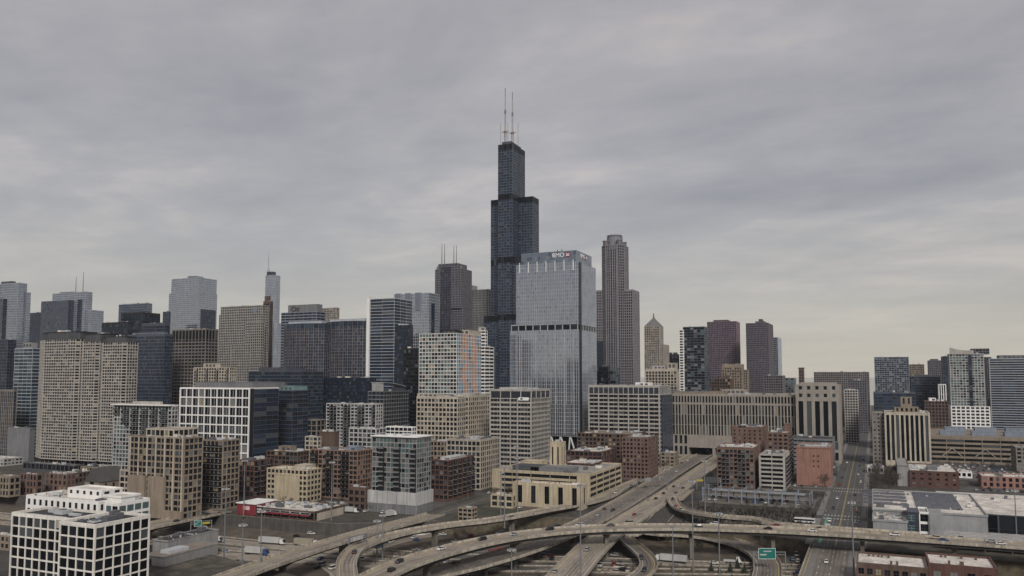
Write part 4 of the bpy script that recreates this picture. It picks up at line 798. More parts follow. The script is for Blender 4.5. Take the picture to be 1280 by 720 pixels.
    T('black_glass_tower', 'black glass tower with faint pane dots below the pale mirrored tower', 'skyscraper', 494.5, 512, 516, 900, 407, S(4, 2.6, .2, 1, 'black', 'navy', t=.2), ed=30).done()
    T('black_glass_tower', 'lower black tower with a short white roof edge left of the colourful window block', 'skyscraper', 505, 522, 528, 870, 436, S(4, 3, .2, 1, 'black', 'blk', t=.2, cap=1), ed=40).done()
    # colourful block
    cm = lambda i, fx, fz, r: None if i != 0 else ('o' if (abs(fx - .30 - .12 * (1 - fz)) < .13 or abs(fx - .72 - .12 * (1 - fz)) < .13) and r.random() < .96 else 'u' if r.random() < .8 else 'd')
    s = T('colourful_window_block', 'white grid office block whose south side is patterned orange and blue', 'office building', 524.5, 571, 601, 800, 417, S(3.75, 3.5, .55, 1.15, pmat('white grid frame', (.55, .53, .50), .7, streak=.1), 'multi', t=.4, cols=cm), par=.8, units=2, ed=75)
    x0, x1, y0, y1, h = s.box; s.house(x0 + 12, x0 + 26, y0 + 8, y0 + 26, h + .06, h + 4.5, 'black'); s.house(x0 + 34, x0 + 62, y0 + 4, y0 + 22, h + .06, h + 5.5, 'cream'); s.done()
    T('white_striped_block', 'white horizontally striped block peeping out right of the colourful window block', 'office building', 590, 606, 617, 880, 434, S(3.9, 14, .1, 2.1, 'white', 'blk', t=.4), ed=50).done()
    T('white_striped_block', 'taller back part of the white striped block with a grey penthouse', 'office building', 597, 606.5, 609, 960, 414, S(3.9, 6, .3, 2.0, 'white', 'blk', t=.4), ed=60, pent=[(.1, .9, .1, .9, 5, 'lgrey')]).done()
    # ---- right of the bank tower
    T('dark_office_block', 'dark block with one pale panel between the bank tower and the crowned tower', 'office building', 728, 745, 752, 1250, 412, S(4, 3, .4, 1.2, 'dgrey', 'dark', cap=2), ed=40, pent=[(.1, .7, .1, .6, 8, 'bluegrey')]).done()
    T('dark_office_block', 'charcoal block with stepped roof left of the crowned tower', 'office building', 722, 744, 754, 1100, 426, S(4, 3, .3, 1.2, 'dark', 'navy', cap=2), ed=35).done()
    T('black_box_block', 'plain black box building right beside the bank tower', 'office building', 728, 760, 762.5, 960, 459, S(4, 3, .1, .4, 'black', 'blk', t=.15, cap=1), ed=30).done()
    T('green_glass_block', 'low block of greenish glass right of the black box building', 'office building', 748, 769, 774, 1000, 460, S(4, 3, .2, .8, 'slate', 'teal', t=.2), ed=30).done()
    T('black_flat_block', 'black flat topped block with two roof bumps beyond the old cream building', 'office building', 828, 850, 853, 1420, 443.5, S(4, 3, .3, 1, 'black', 'blk', cap=2), ed=40, pent=[(.1, .5, .5, .7, 4, 'black'), (.1, .5, .2, .4, 4, 'black')]).done()
    T('old_cream_block', 'ornate cream stone block with a deep cornice below the pyramid roofed tower', 'office building', 807, 846, 850, 1080, 462, S(4.2, 4.2, 1.6, 1.3, 'cream', 'std', t=.7, cap=2.5), ed=60, roof='roofw', pent=[(.1, .8, .05, .3, 9, 'cream'), (.2, .7, .4, .8, 5, 'lgrey')]).done()
    T('balcony_apartment_tower', 'dark apartment tower with staggered balconies and a white strip down its left side', 'apartment tower', 854, 880, 886, 940, 409, S(3.1, 4.2, .25, .8, 'slate', 'resid', t=.4), ed=30, units=3).done()
    T('white_strip_tower', 'narrow strip of white balconies on the left flank of the dark balcony tower', 'apartment tower', 849.3, 853.6, 855, 945, 413, S(3.1, 4, .3, 1.3, 'white', 'blk', t=.5), ed=20).done()
    T('red_granite_tower', 'reddish brown tower with fine grid left of the taller brown slab', 'skyscraper', 884, 920, 924.5, 1500, 402, S(3.9, 2.9, .8, 1.2, pmat('dusky red granite', (.17, .115, .13), .6), 'navy', t=.5), ed=55, pent=[(.1, .8, .3, .8, 4, 'maroon')]).done()
    T('brown_slab_tower', 'dark brown slab tower with a small roof mast, the rightmost tall tower of the centre', 'skyscraper', 932.5, 960, 966, 1420, 404, S(3.8, 2.6, .9, 1.5, pmat('brown granite', (.105, .085, .095), .6), 'navy', t=.45), pent=[(.1, .8, .2, .6, 4, 'maroon'), (.3, .6, .35, .5, 9, 'dgrey')]).done()
    T('slim_blue_tower', 'slim blue glass tower with a bright edge tucked behind the dark brown slab', 'skyscraper', 965, 972, 975.5, 1600, 422, S(4, 2.5, .2, .5, 'steel', 'mir2', t=.3), ed=70).done()
    T('beige_corner_block', 'beige block with a brighter right face between the red and brown towers', 'office building', 902.5, 927, 929.5, 1150, 456, S(4, 3.6, 1.7, 1.6, 'tan', 'std', t=.5, cap=4), ed=20).done()
    T('gabled_dark_block', 'dark old block with a ragged roof in front of the beige corner block', 'office building', 886, 913, 917, 1060, 474, S(4, 3.4, 1.2, 1.4, 'brown', 'std', t=.5), ed=30, units=6, pent=[(.1, .6, .1, .4, 5, 'brown'), (.2, .7, .6, .9, 3, 'dgrey')]).done()
    T('tan_small_block', 'small tan block right beside the dark brown slab tower', 'office building', 925, 934, 936, 1300, 463, S(4, 3, 1.2, 1.5, 'tan', 'std'), ed=30).done()
    T('grey_low_office', 'grey brick office block at the foot of the dark brown slab', 'office building', 955, 978, 981, 1220, 470, S(4, 3.3, 1.2, 1.5, 'mauve', 'dark'), ed=40).done()
    T('green_roof_hall', 'low hall with pale green roofs beyond the long post office roof', 'building', 978, 992, 996, 1350, 473, S(4, 4, 1, 1.3, 'mgrey', 'teal'), ed=40, roof='roofw').done()
    T('slim_clock_tower', 'slim brown brick clock tower with an overhanging cap', 'tower', 998.5, 1004.5, 1006.5, 1300, 461, S(5, 3, 1.4, 3, 'brown', 'blk', cap=4), ed=7, pent=[(-.12, 1.12, -.12, 1.12, 1.8, 'brown')]).done()
    # ---- right skyline
    T('wide_brown_block', 'very wide low brown brick block far behind the end of the post office', 'apartment building', 1017.5, 1086, None, 1450, 465.5, S(3.8, 3.6, 1.3, 1.4, 'brgrey', 'navy', t=.5), ed=50, units=9).done()
    T('small_pale_block', 'small pale grid block directly behind the square end of the post office', 'building', 1055.5, 1072, 1074, 1080, 488, S(3.6, 3.6, 1.2, 1.4, 'pale', 'dark', t=.5), ed=20, units=4).done()
    T('dark_brown_block', 'dark brown block between the small pale block and the tall blue condominium', 'building', 1060, 1083, 1085, 1250, 476, S(3.8, 3.4, 1.2, 1.3, 'mauve', 'navy', t=.5), ed=20, units=3).done()
    T('blue_condominium', 'tall blue grey condominium with irregular pale panels, left one of the right hand skyline', 'apartment tower', 1084, 1093, 1135.5, 1320, 447, S(3.3, 3.6, .5, 1.0, 'bluegrey', 'resid', t=.4), units=5, ed=40).done()
    T('low_glass_office', 'low blue glass office with a pale roof slab below the blue condominium', 'office building', 1088, 1092, 1144, 1000, 491, S(4, 5, .2, .8, 'slate', 'blue', t=.3, cap=1), roof='roofw', ed=45).done()
    T('brown_brick_mid_rise', 'brown brick mid rise just right of the blue condominium', 'apartment building', 1133, 1137, 1155, 1500, 456, S(3.6, 3.6, 1.2, 1.5, 'tan', 'std'), ed=40).done()
    T('dark_glass_mid_rise', 'dark teal mid rise in front of the small brown towers at the right', 'office building', 1135, 1139, 1175, 1180, 471, S(3.9, 3.4, .3, 1.0, 'slate', 'navy', t=.3), ed=45, pent=[(.2, .8, .3, .8, 3, 'slate')]).done()
    T('small_brown_tower', 'small brown tower with rounded top standing alone on the right horizon', 'apartment tower', 1158, 1161, 1176, 1650, 451, S(3.6, 3.4, 1.2, 1.4, 'mauve', 'dark'), ed=40, pent=[(.1, .9, .2, .8, 3.5, 'brown')]).done()
    T('white_ribbed_slab', 'small white slab with vertical ribs below the twin toned white tower', 'building', 1172, 1173.5, 1182, 1100, 481, S(12, 3, 1.3, .3, 'white', 'dark', t=.6), ed=14).done()
    T('brown_loft_block', 'brown loft block with rows of small windows behind the art deco hall', 'apartment building', 1154, 1156, 1185, 980, 502, S(3.8, 3.4, 1.4, 1.6, 'brown', 'dark', t=.4), ed=30, units=3, pent=[(.2, .7, .5, .8, 4, 'white')]).done()
    T('dark_backing_tower', 'dark narrow tower hugging the left side of the white condominium', 'apartment tower', 1176, 1178, 1188, 1250, 446, S(3.5, 3.2, .3, 1.0, 'slate', 'navy'), ed=25).done()
    s = T('white_condominium', 'white framed condominium with a curved roof screen on a square windowed podium', 'apartment tower', 1184, 1187, 1229, 1100, 443, S(3.5, 3.8, .8, 1.0, 'lgrey', 'teal', t=.5), ed=30, units=2)
    x0, x1, y0, y1, h = s.box; b = MB(); n = 10
    for k in range(n):
        ya, yb = y1 - (y1 - y0) * .72 * k / n, y1 - (y1 - y0) * .72 * (k + 1) / n; za, zb_ = 9.5 - 6 * sin(pi * .5 * k / n) + 2 * (k / n) ** 2, 9.5 - 6 * sin(pi * .5 * (k + 1) / n) + 2 * ((k + 1) / n) ** 2
        b.hexa([(x0 - .8, yb, h + .1), (x0 - .2, yb, h + .1), (x0 - .2, ya, h + .1), (x0 - .8, ya, h + .1), (x0 - .8, yb, h + zb_), (x0 - .2, yb, h + zb_), (x0 - .2, ya, h + za), (x0 - .8, ya, h + za)], W['pale'])
    s.part(b, 'roof_screen'); s.rect(x0 + 8, x1, y0 - 8, y0 + 12, h, h + 7, S(4, 4, .5, .8, 'mgrey', 'dark'), name='roof_box'); s.rect(x0 - .8, x0 - .35, y0 + 14, y0 + 18, 22, h - 1, S(3.5, 4, .1, .3, 'dark', 'navy', t=.2), name='dark_bay', roof=None)
    s.rect(x0 - 8, x0 + 30, y0 - 4, y1 + 1, 0, zat(509, x0 - 8, y0), S(4.6, 5.4, 2.0, 2.0, 'white', 'dark', t=.6), name='podium'); s.done()
    T('grey_stepped_condominium', 'grey apartment tower behind the right side of the white condominium', 'apartment tower', 1222, 1224, 1239, 1300, 447, S(3.5, 3.4, .8, 1.3, 'mauve', 'dark'), ed=40).done()
    T('striped_condominium', 'blue grey apartment slab of continuous white balcony lines at the right edge', 'apartment tower', 1232, 1237, 1330, 1080, 449, S(3.2, 14, .05, 1.15, pmat('pale balcony line', (.30, .315, .34), .6), 'navy', t=.8), ed=35, pent=[(.1, .8, .45, .86, 5, 'mgrey')]).done()
    # ---- middle distance
    s = T('concrete_grid_office', 'wide pale office block of long dark window bands right of the bank tower', 'office building', 736.5, 824, 838, 800, 494, S(4.1, 5.4, .12, 1.75, 'pale', 'blk', t=.7), units=2, roof=None, par=0, ed=60)
    x0, x1, y0, y1, h = s.box; n = 7; L = y1 - y0
    for k in range(n + 1):
        b = MB(); b.box(x0 - 1.4, x0 - .75, y0 + L * k / n - .6, y0 + L * k / n + .6, 0, h, W['pale']); s.part(b, 'pilaster')
    s.rect(x0 - .6, x1, y0, y1, h, zat(483, x0, y0), S(9, L / 14, .9, 1.2, 'pale', 'g' and 'mir2', t=.5, cap=1.2), name='top_storey', roof='roofg', units=5); s.rect(x0 + 4, x1 - 2, y0 - 2.5, y0 - .75, 0, h, S(4.1, 2.6, .1, .6, 'slate', 'blue', t=.2), name='glass_side', roof=None)
    s.house(x0 + 14, x0 + 30, y0 + 14, y0 + 28, zat(483, x0, y0) + .1, zat(483, x0, y0) + 3.5, 'white'); s.done()
    s = T('banded_white_tower', 'pale banded office tower with a small sign, front left of the bank tower', 'office building', 613.5, 664, 687, 720, 499, S(4.1, 3.4, .1, 1.9, 'pale', 'blk', t=.6), roof=None, par=0)
    x0, x1, y0, y1, h = s.box; L = y1 - y0; ht = zat(488, x0, y0)
    for k in (0, 1, 2, 2.7, 4):
        yy = y1 - L * k / 4; b = MB(); b.box(x0 - 1.2, x0 - .65, yy - .55, yy + .55, 0, h + .5, W['pale']); s.part(b, 'pilaster')
    s.rect(x0, x1, y0, y1, h, ht, S(8, L / 4, .9, .8, 'pale', 'mir3', t=.6, cap=.9), name='top_storey', roof='roofg', units=4); s.house(x0 + 6, x1 - 6, y0 + 12, y1 - 6, ht + .1, ht + 2.2, 'lgrey', louv=False)
    b = MB(); yy = (y0 + L * .05, y0 + L * .30); b.box(x0 - 1.25, x0 - 1.0, yy[0], yy[1], h - 1.2, h + 1.6, pmat('sign board white', (.7, .7, .7), var=0)); b.box(x0 - 1.3, x0 - 1.26, yy[1] - 4.2, yy[1] - 2, h - .6, h + 1.0, W['slate']); s.part(b, 'sign_board'); s.done()
    s = T('cream_warehouse', 'large cream warehouse block with a stepped roofline left of the banded pale tower', 'office building', 521.5, 572, None, 740, 497, S(4.3, 3.9, 1.25, 1.7, 'cream', 'std', t=.5, cap=1.4), ed=16, units=7)
    x0, x1, y0, y1, h = s.box; s.rect(x1 + .1, x1 + 44, y0 - 3, y0 + 25, 0, h + .8, S(4.3, 3.9, 1.25, 1.7, 'cream', 'std', t=.5, cap=1.4), name='east_block', units=6); s.house(x0 + 5, x0 + 14, y0 + 24, y0 + 46, h + .1, h + 3, 'cream'); s.done()
    T('beige_grid_warehouse', 'big beige warehouse grid in front of the cream warehouse, above the yellow school', 'warehouse', 559, 600.5, 624, 640, 551, S(4.1, 3.6, .95, 1.4, 'beige', 'std', t=.5, cap=.8), units=9).done()
    T('brown_low_warehouse', 'low brown warehouse behind the dark red brick block with a white roof', 'warehouse', 538, 560, 566, 690, 553, S(4.1, 3.8, 1.1, 1.5, 'tan', 'std', t=.5), ed=30, units=5).done()
    T('lozenge_roof_office', 'dark glass office whose roof rises in a shallow curve, left of the cream warehouse', 'office building', 460.5, 480, 518, 830, 490, S(4.2, 4.6, .4, 1.3, 'mgrey', 'dark', t=.4), units=3).done()
    x0, x1, y0, y1, h = foot(460.5, 480, 518, 832, 490, None); s = Bld('arched_roof_canopy', 'shallow curved grey roof on the dark glass office left of the cream warehouse', 'roof', x0, y0)
    b = MB(); n = 10
    for k in range(n):
        a, c = k / n, (k + 1) / n; za, zc = 9.5 * cos(a * pi * .42), 9.5 * cos(c * pi * .42); b.hexa([(x0 + 2 + (x1 - x0 - 4) * a, y0 + 2, h + za), (x0 + 2 + (x1 - x0 - 4) * c, y0 + 2, h + zc), (x0 + 2 + (x1 - x0 - 4) * c, y1 - 2, h + zc), (x0 + 2 + (x1 - x0 - 4) * a, y1 - 2, h + za), (x0 + 2 + (x1 - x0 - 4) * a, y0 + 2, h + za + .6), (x0 + 2 + (x1 - x0 - 4) * c, y0 + 2, h + zc + .6), (x0 + 2 + (x1 - x0 - 4) * c, y1 - 2, h + zc + .6), (x0 + 2 + (x1 - x0 - 4) * a, y1 - 2, h + za + .6)], W['steel'])
    s.part(b, 'curved_roof'); b = MB(); b.box(x0 + 2.5, x0 + 3, y0 + 2.5, y1 - 2.5, h + 1, h + 9, W['grey']); s.part(b, 'gable_panel'); b = MB(); b.box(x0 + 3.2, x1 - 14, y0 + 2.4, y0 + 2.8, h + 1, h + 4, W['slate']); s.part(b, 'side_panel')
    T('long_black_office', 'long low black office with rows of tiny lights below the bowed navy towers', 'office building', 400, 462, 470, 905, 473, S(4, 2.8, .15, 1.5, 'black', 'navy', t=.2), ed=50, units=5).done()
    T('stepped_black_office', 'black office with stepped terraces and thin pale roof lines', 'office building', 311, 376, 404, 880, 465, S(4, 4.5, .1, 1.1, 'slate', 'navy', t=.3), units=3, pent=[(.1, .9, .3, .85, 5, 'slate')]).done()
    T('teal_screen_office', 'dark glass office topped by a teal green screen wall', 'office building', 330, 366, 385, 760, 489, S(4, 7, .1, .8, 'slate', 'navy', t=.3), pent=[(.02, .98, .02, .98, 4.6, 'teal')], units=0).done()
    s = T('white_frame_office', 'office with a bold white square grid front and a dark glass side', 'office building', 226.5, 312, 347, 690, 486, S(7.9, 7.15, 1.0, 1.1, 'white', 'std', t=.9, cap=.6), units=4, ed=66)
    x0, x1, y0, y1, h = s.box; s.rect(x0 + 4, x1 - .5, y0 - 1.6, y0 - .95, 0, h - .5, S(3.95, 14, .06, .55, 'slate', 'navy', t=.25), name='glass_side', roof=None); s.rect(x0 - .2, x0 + 3.9, y0 - 1.7, y0 - .96, 0, h + .2, S(4, 20, .1, .1, 'black', 'blk', win=False), name='black_corner', roof=None)
    s.house(x0 + 8, x0 + 50, y0 + 4, y1 - 8, h + .1, zat(478, x0 + 8, y0), 'mgrey', louv=False)
    for k in range(int((y1 - y0) / 7.15)):   # dark cross shaped mullions behind the white frame
        yy = y0 + 7.15 * (k + .5)
        b = MB(); b.box(x0 - .35, x0 - .1, yy - .5, yy + .5, 0, h - 1.2, W['mgrey']); s.part(b, 'mullion')
    s.done()
    T('white_apartment_tower', 'short cream white apartment tower behind the white framed office', 'apartment tower', 242.5, 287, 295, 850, 460, S(3.3, 3.6, 1.2, 1.3, 'cream', 'std', t=.5), ed=35, roof='roofw', pent=[(.1, .8, .4, .75, 5, 'cream')], units=3, balcony=dict(e=3, every=4, at=(1,), d=1.4, rail=W['dgrey'])).done()
    rail = W['dgrey']; railb = W['black']
    s = T('black_balcony_apartments', 'pale apartment block full of black balconies, left of the tan loft complex', 'apartment building', 143.5, 215, 222, 620, 509, S(3.15, 3.5, .7, .9, 'lgrey', 'teal', t=.4), ed=22, roof='roofw', units=3, balcony=dict(e=3, every=3, at=(0, 1), d=1.7, rail=railb))
    x0, x1, y0, y1, h = s.box; b = MB(); b.box(x0 - 2.5, x1 + .5, y0 - .5, y1 + 2, h + .95, h + 1.7, W['white']); b.box(x0 + 4, x1 - 4, y0 + 14, y1 - 18, h + 1.71, h + 4, W['pale']); s.part(b, 'roof_canopy'); s.done()
    T('grey_balcony_apartments', 'grey and white apartments with zigzag dark balconies behind the low white roofed block', 'apartment building', 408.5, 470, 478, 760, 506, S(3.2, 4.0, .9, 1.2, 'lgrey', 'resid', t=.4), ed=22, units=5, balcony=dict(e=3, every=4, at=(1, 2), d=1.6, rail=railb)).done()
    T('brown_column_building', 'dark framed building with a brown blank wall and a white arched roof light', 'building', 348, 396, 410, 780, 526, S(5.2, 6, .9, 1.2, 'brgrey', 'blk', t=.8), ed=40, units=2, pent=[(.1, .5, .55, .95, 5, 'steel')]).done()
    T('blank_brown_wall_block', 'blank brown walled block right of the small cream block', 'building', 399, 418, 424, 700, 541, S(20, 20, .1, .1, 'brown', 'blk', win=False), ed=20).done()
    T('small_cream_block', 'small cream block squeezed in front of the dark framed building', 'building', 382, 397, 401, 690, 547, S(3.8, 4, 1, 1.4, 'cream', 'std'), ed=16).done()
    T('low_white_roof_block', 'modern grey block with white canopy roofs left of the glassy corner tower', 'apartment building', 437, 470, 482, 680, 537, S(3.6, 4.2, 1.0, 1.1, 'lgrey', 'resid', t=.5), roof='roofw', units=4, ed=34).done()
    T('low_white_roof_block', 'white canopied top storey block directly behind the glassy corner tower', 'apartment building', 483, 515, 520, 720, 535, S(3.6, 4.2, .6, 1.0, 'white', 'blk', t=.5), roof='roofw', units=3, ed=34).done()
    # ---- brick quarter in front
    s = T('tan_loft_complex', 'front tan loft block with pale pilasters, its blank lower wall facing the photo', 'apartment building', 163, 231, 253, 508, 549, S(3.75, 3.9, .75, 1.25, 'tan', 'std', t=.45, foot=0), units=5, ed=34)
    x0, x1, y0, y1, h = s.box; L = y1 - y0
    b = MB(); b.box(x0 - 1.4, x0 - .5, y0 + L * .30, y0 + L * .62, 0, h * .52, W['tan']); b.box(x0 - 1.42, x0 - .52, y1 - L * .33, y1 - .1, 0, h * .52, W['tan']); b.box(x0 - 1.45, x0 - .55, y0 - .5, y1 + .1, 0, h * .11, W['tan']); s.part(b, 'blank_wall')
    s.rect(x0 + 6, x0 + 26, y0 + 16, y1 - 8, h, h + 4.6, S(4, 3.9, .8, 1.2, 'cream', 'std', t=.4), name='roof_storey', roof='roofg'); s.rect(x0 + 5, x1, y1 + .6, y1 + 14, 0, zat(591, x0, y1), S(3.75, 3.9, .8, 1.3, 'cream', 'std', t=.4), name='low_wing')
    n = 6
    for k in range(n + 1):
        b = MB(); yy = y0 + L * .02 + L * .96 * k / n; b.box(x0 - .95, x0 - .5, yy - .5, yy + .5, h * .52 if 1 < k else h * .11, h + .5, W['cream']); s.part(b, 'pilaster')
    s.done()
    s = T('tan_loft_annexe', 'right hand tan loft block with a dark recessed balcony bay beside the avenue bridge', 'apartment building', 254, 279, 299, 545, 552, S(3.75, 3.6, .9, 1.2, 'tan', 'std', t=.45), units=5, ed=44, balcony=dict(e=3, every=2, at=(0, 1), d=1.2, rail=railb)); s.done()
    T('red_loft_block', 'long red brown loft block with balconies behind the red fronted restaurant', 'apartment building', 299, 318, 341, 600, 577, S(3.8, 3.6, .8, 1.2, 'red', 'std', t=.4), ed=70, roof='roofg', units=4, balcony=dict(e=0, every=2, at=(0,), d=1.3, rail=railb)).done()
    T('brick_grid_loft', 'brick loft with a pale penthouse behind the yellow walled block', 'apartment building', 334, 372, 386, 680, 566, S(3.9, 4.2, .9, 1.3, 'brown', 'std', t=.4), units=4, ed=34, roof='roofw', pent=[(.2, .7, .3, .7, 4.5, 'tan')]).done()
    s = T('yellow_walled_block', 'squat block with a plain yellow brick west wall and white roof', 'apartment building', 334.5, 384, 401, 575, 589, S(3.8, 3.6, 1.3, 1.7, 'yellow', 'std', t=.4), roof='roofw', units=3, ed=38)
    x0, x1, y0, y1, h = s.box; b = MB(); b.box(x0 - .8, x0 - .45, y0 + 6, y1 - 7, 0, h - 4, W['yellow']); s.part(b, 'blank_wall'); s.house(x0 + 8, x0 + 20, y0 + 8, y0 + 18, h + .1, h + 2.6, 'cream', louv=False); s.done()
    s = T('black_balcony_loft', 'broad rust brown loft with stacked black balconies left of the glassy corner tower', 'apartment building', 389, 447, 466, 590, 565, S(3.5, 3.4, .8, 1.2, pmat('rust brown brick', (.21, .13, .095), .9, streak=.15), 'std', t=.4), units=6, ed=30, roof='roofg', balcony=dict(e=3, every=4, at=(0, 1), d=1.7, rail=railb, slab=W['dgrey']), pent=[(.2, .7, .1, .3, 3, 'bluegrey')]); s.done()
    s = T('glassy_corner_tower', 'pale green glass residential block on a windowless concrete car park podium', 'apartment tower', 466, 521, 538.5, 528, 549, S(3.3, 2.9, .3, .8, 'grey', 'teal', t=.3), roof='roofg', units=4, ed=24)
    x0, x1, y0, y1, h = s.box; L = y1 - y0
    hb = zat(616, x0, y0); b = MB(); b.box(x0 - 1.5, x1 + 1.5, y0 - 1.5, y1 + 3, hb * .42, hb, W['lgrey']); b.box(x0 - 1.3, x1 + 1.3, y0 - 1.3, y1 + 2.8, 0, hb * .42, W['mgrey']); s.part(b, 'podium')
    for k in range(6): b = MB(); yy = y0 - 1 + (L + 3) * k / 5; b.box(x0 - 1.75, x0 - 1.52, yy - .2, yy + .2, 0, hb, W['grey']); s.part(b, 'podium_joint')
    b = MB(); b.box(x0 - 1.6, x1 + 1, y0 - 1, y1 + 1, h + .95, h + 1.5, W['white']); s.part(b, 'roof_canopy')
    for a, c in ((.0, .12), (.36, .5), (.72, .84)):
        b = MB(); b.box(x0 - 1.1, x0 - .4, y0 + L * a, y0 + L * c, hb, h - 6, W['black']); s.part(b, 'dark_bay')
        for k in range(9): q = MB(); zz = hb + 3 + (h - hb - 10) * k / 8; q.box(x0 - 2.1, x0 - 1.12, y0 + L * a + .3, y0 + L * c - .3, zz, zz + .9, W['mgrey']); s.part(q, 'balcony')
    s.done()
    T('dark_red_brick_block', 'dark red brick apartments with a balconied right side and flat white roof', 'apartment building', 539, 560, 592, 580, 577, S(3.6, 3.6, .9, 1.3, 'red', 'std', t=.4, foot=1), roof='roofg', units=3, ed=62, balcony=dict(e=0, every=2, at=(0,), d=1.4, rail=railb), pent=[(.15, .75, .1, .7, 2, 'lgrey')]).done()
    T('corner_brick_shop', 'small brown brick shop with a stepped parapet left of the glassy corner tower podium', 'shop', 436, 457, 463, 540, 611, S(5, 4, 2, 2, 'brown', 'blk', t=.3, cap=1.5), roof='roofw', units=2).done()
    T('long_flat_shed', 'long low shed with a dark flat roof right of the red fronted restaurant', 'shed', 398, 428, 437, 560, 632, S(5, 6, 2, 2.4, 'tan', 'blk', t=.3, cap=.8), roof='roofd', units=3).done()
    T('lot_office_hut', 'tiny beige hut with a dark canopy on the dirt lot beside the slip road', 'hut', 573, 590, 596, 500, 637, S(3, 3, 1, 1.4, 'tan', 'blk', t=.2), roof='roofd', units=1).done()
    # yellow school / college
    s = T('yellow_brick_college', 'long low yellow brick college with dark horizontal window bands', 'college building', 617.5, 737, 776, 590, 594, S(4.6, 16, .3, 2.1, 'yellow', 'blk', t=.5, cap=1.2), roof='roofg', units=8, ed=75)
    x0, x1, y0, y1, h = s.box
    b = MB(); b.box(x0 - 2.5, x0 - .6, y0 - .8, y0 + 9, 0, h + .6, W['yellow']); s.part(b, 'corner_pier'); b = MB(); b.box(x0 - 2.5, x0 - .6, y1 - 7, y1 + .5, 0, h + .4, W['yellow']); s.part(b, 'corner_pier')
    s.house(x0 + 8, x0 + 22, y0 + 16, y0 + 50, h + .1, h + 3, 'mgrey', louv=False); s.house(x0 + 8, x0 + 24, y1 - 34, y1 - 12, h + .1, h + 3.2, 'dgrey', louv=False); s.house(x0 + 26, x0 + 38, y0 + 48, y0 + 66, h + .1, h + 5, 'yellow', louv=False); s.done()
    s = T('yellow_brick_hall', 'low yellow hall with seven tall dark window slots in front of the college', 'college building', 642, 727, 733, 545, 608.5, S(20, 9.3, 6.6, 2.6, 'yellow', 'blk', t=.5, cap=1.2), roof='roofw', ed=22, units=2); s.done()
    T('yellow_brick_porch', 'low flat porch building at the left end of the yellow hall', 'building', 614, 641, 644, 552, 621, S(4, 5, 2, 1.5, 'yellow', 'blk', t=.3), ed=14, roof='roofw').done()
    s = T('yellow_stair_tower', 'square yellow brick shaft with one tall dark slot behind the college', 'tower', 687.5, 701, 706.5, 640, 554, S(14, 5, 3.4, 3, 'yellow', 'blk', t=.3, cap=3), ed=10); s.done()
    # brick group centre right
    T('rooftop_machinery_block', 'brown brick block crowded with white rooftop units, behind the yellow shaft', 'building', 708, 752, 770, 690, 566, S(4, 3.8, 1.0, 1.4, 'red', 'std', t=.4), roof='roofw', units=12, ed=50).done()
    T('long_maroon_block', 'long maroon brick block with dark roof below the wide pale office', 'building', 722, 790, 812, 760, 544, S(4, 4, 1.4, 1.6, 'brown', 'std', t=.4), roof='roofb', units=8, ed=50).done()
    T('red_brick_block', 'red brick block in front of the long maroon block beside the college roof', 'building', 703, 742, 757, 650, 581, S(4, 3.8, 1.0, 1.4, 'red', 'std', t=.4), ed=36, roof='roofw', units=5).done()
    T('tall_brick_walkup', 'tall brown brick block of small square windows at the left of the expressway', 'apartment building', 778, 810, 822, 700, 548, S(3.6, 3.2, 1.6, 1.7, 'rust', 'std', t=.3, cap=.8), ed=45, units=6).done()
    T('kerbside_brick_hut', 'small beige brick building beside the expressway below the post office', 'building', 826, 843, 848, 790, 567, S(4, 4, 2, 2, 'tan', 'std'), ed=18, roof='roofw').done()
    s = T('front_balcony_block', 'orange brick block with a white roof and columns of black balconies, right of the expressway', 'apartment building', 896.5, 942, 950, 645, 561, S(3.5, 3.35, 1.0, 1.3, 'rust', 'resid', t=.4, cap=1.4), roof='roofw', units=7, ed=28, balcony=dict(e=3, every=4, at=(1, 2), d=1.5, rail=railb)); s.done()
    T('rear_brick_block', 'plain orange brick block with a black recess behind the balcony block', 'apartment building', 915, 953, 959.5, 760, 535, S(3.6, 5, 3.2, 2, 'rust', 'std', t=.3, cap=2), ed=34, units=5, pent=[(-.01, .1, .55, .8, 1.5, 'black')]).done()
    T('rear_chimney_block', 'orange brick block with white roof clutter and a stair tower at its right corner', 'apartment building', 959.5, 985, 992, 705, 542, S(3.6, 4.2, 2.0, 2, 'rust', 'std', t=.3, cap=1), ed=38, units=7, roof='roofw', pent=[(.5, .9, .02, .3, 7, 'rust')], balcony=dict(e=0, every=2, at=(0,), d=1.3, rail=railb)).done()
    T('white_balcony_block', 'block of white balcony fronts with a bright edge, right of the orange balcony block', 'apartment building', 950.5, 979, 990.5, 635, 570, S(3.6, 7, .7, 1.6, 'pale', 'blk', t=1.2), ed=40, units=6, roof='roofg', balcony=dict(e=0, every=2, at=(0, 1), d=1.5, rail=railb)).done()
    s = T('salmon_blank_block', 'salmon coloured block with a nearly windowless wall facing the camera', 'building', 995, 1038, 1042.5, 660, 561, S(4, 9, .2, .1, 'pink', 'std', win=False), ed=44, units=3); x0, x1, y0, y1, h = s.box
    for k in range(3):
        for m in range(2): b = MB(); yy = y0 + 9 + m * 3.6; b.box(x0 - .1, x0 - .02, yy, yy + 1, h - 7 - k * 4.2, h - 5.6 - k * 4.2, G['k']); s.part(b, 'window')
    s.done()
    T('grey_shed_block', 'low grey flat roofed block behind the salmon coloured block', 'building', 988, 1041, 1045, 780, 550, S(4, 6, .6, 2.4, 'mgrey', 'dark', t=.3, cap=1), ed=40, roof='roofd').done()
    # right of the avenue
    x0, x1, y0, y1, h = foot(1103, 1106.5, 1161, 810, 516, 46); s = Bld('art_deco_hall', 'art deco limestone hall with tall black window slots and a small square tower', 'building', x0, y0); L = y1 - y0
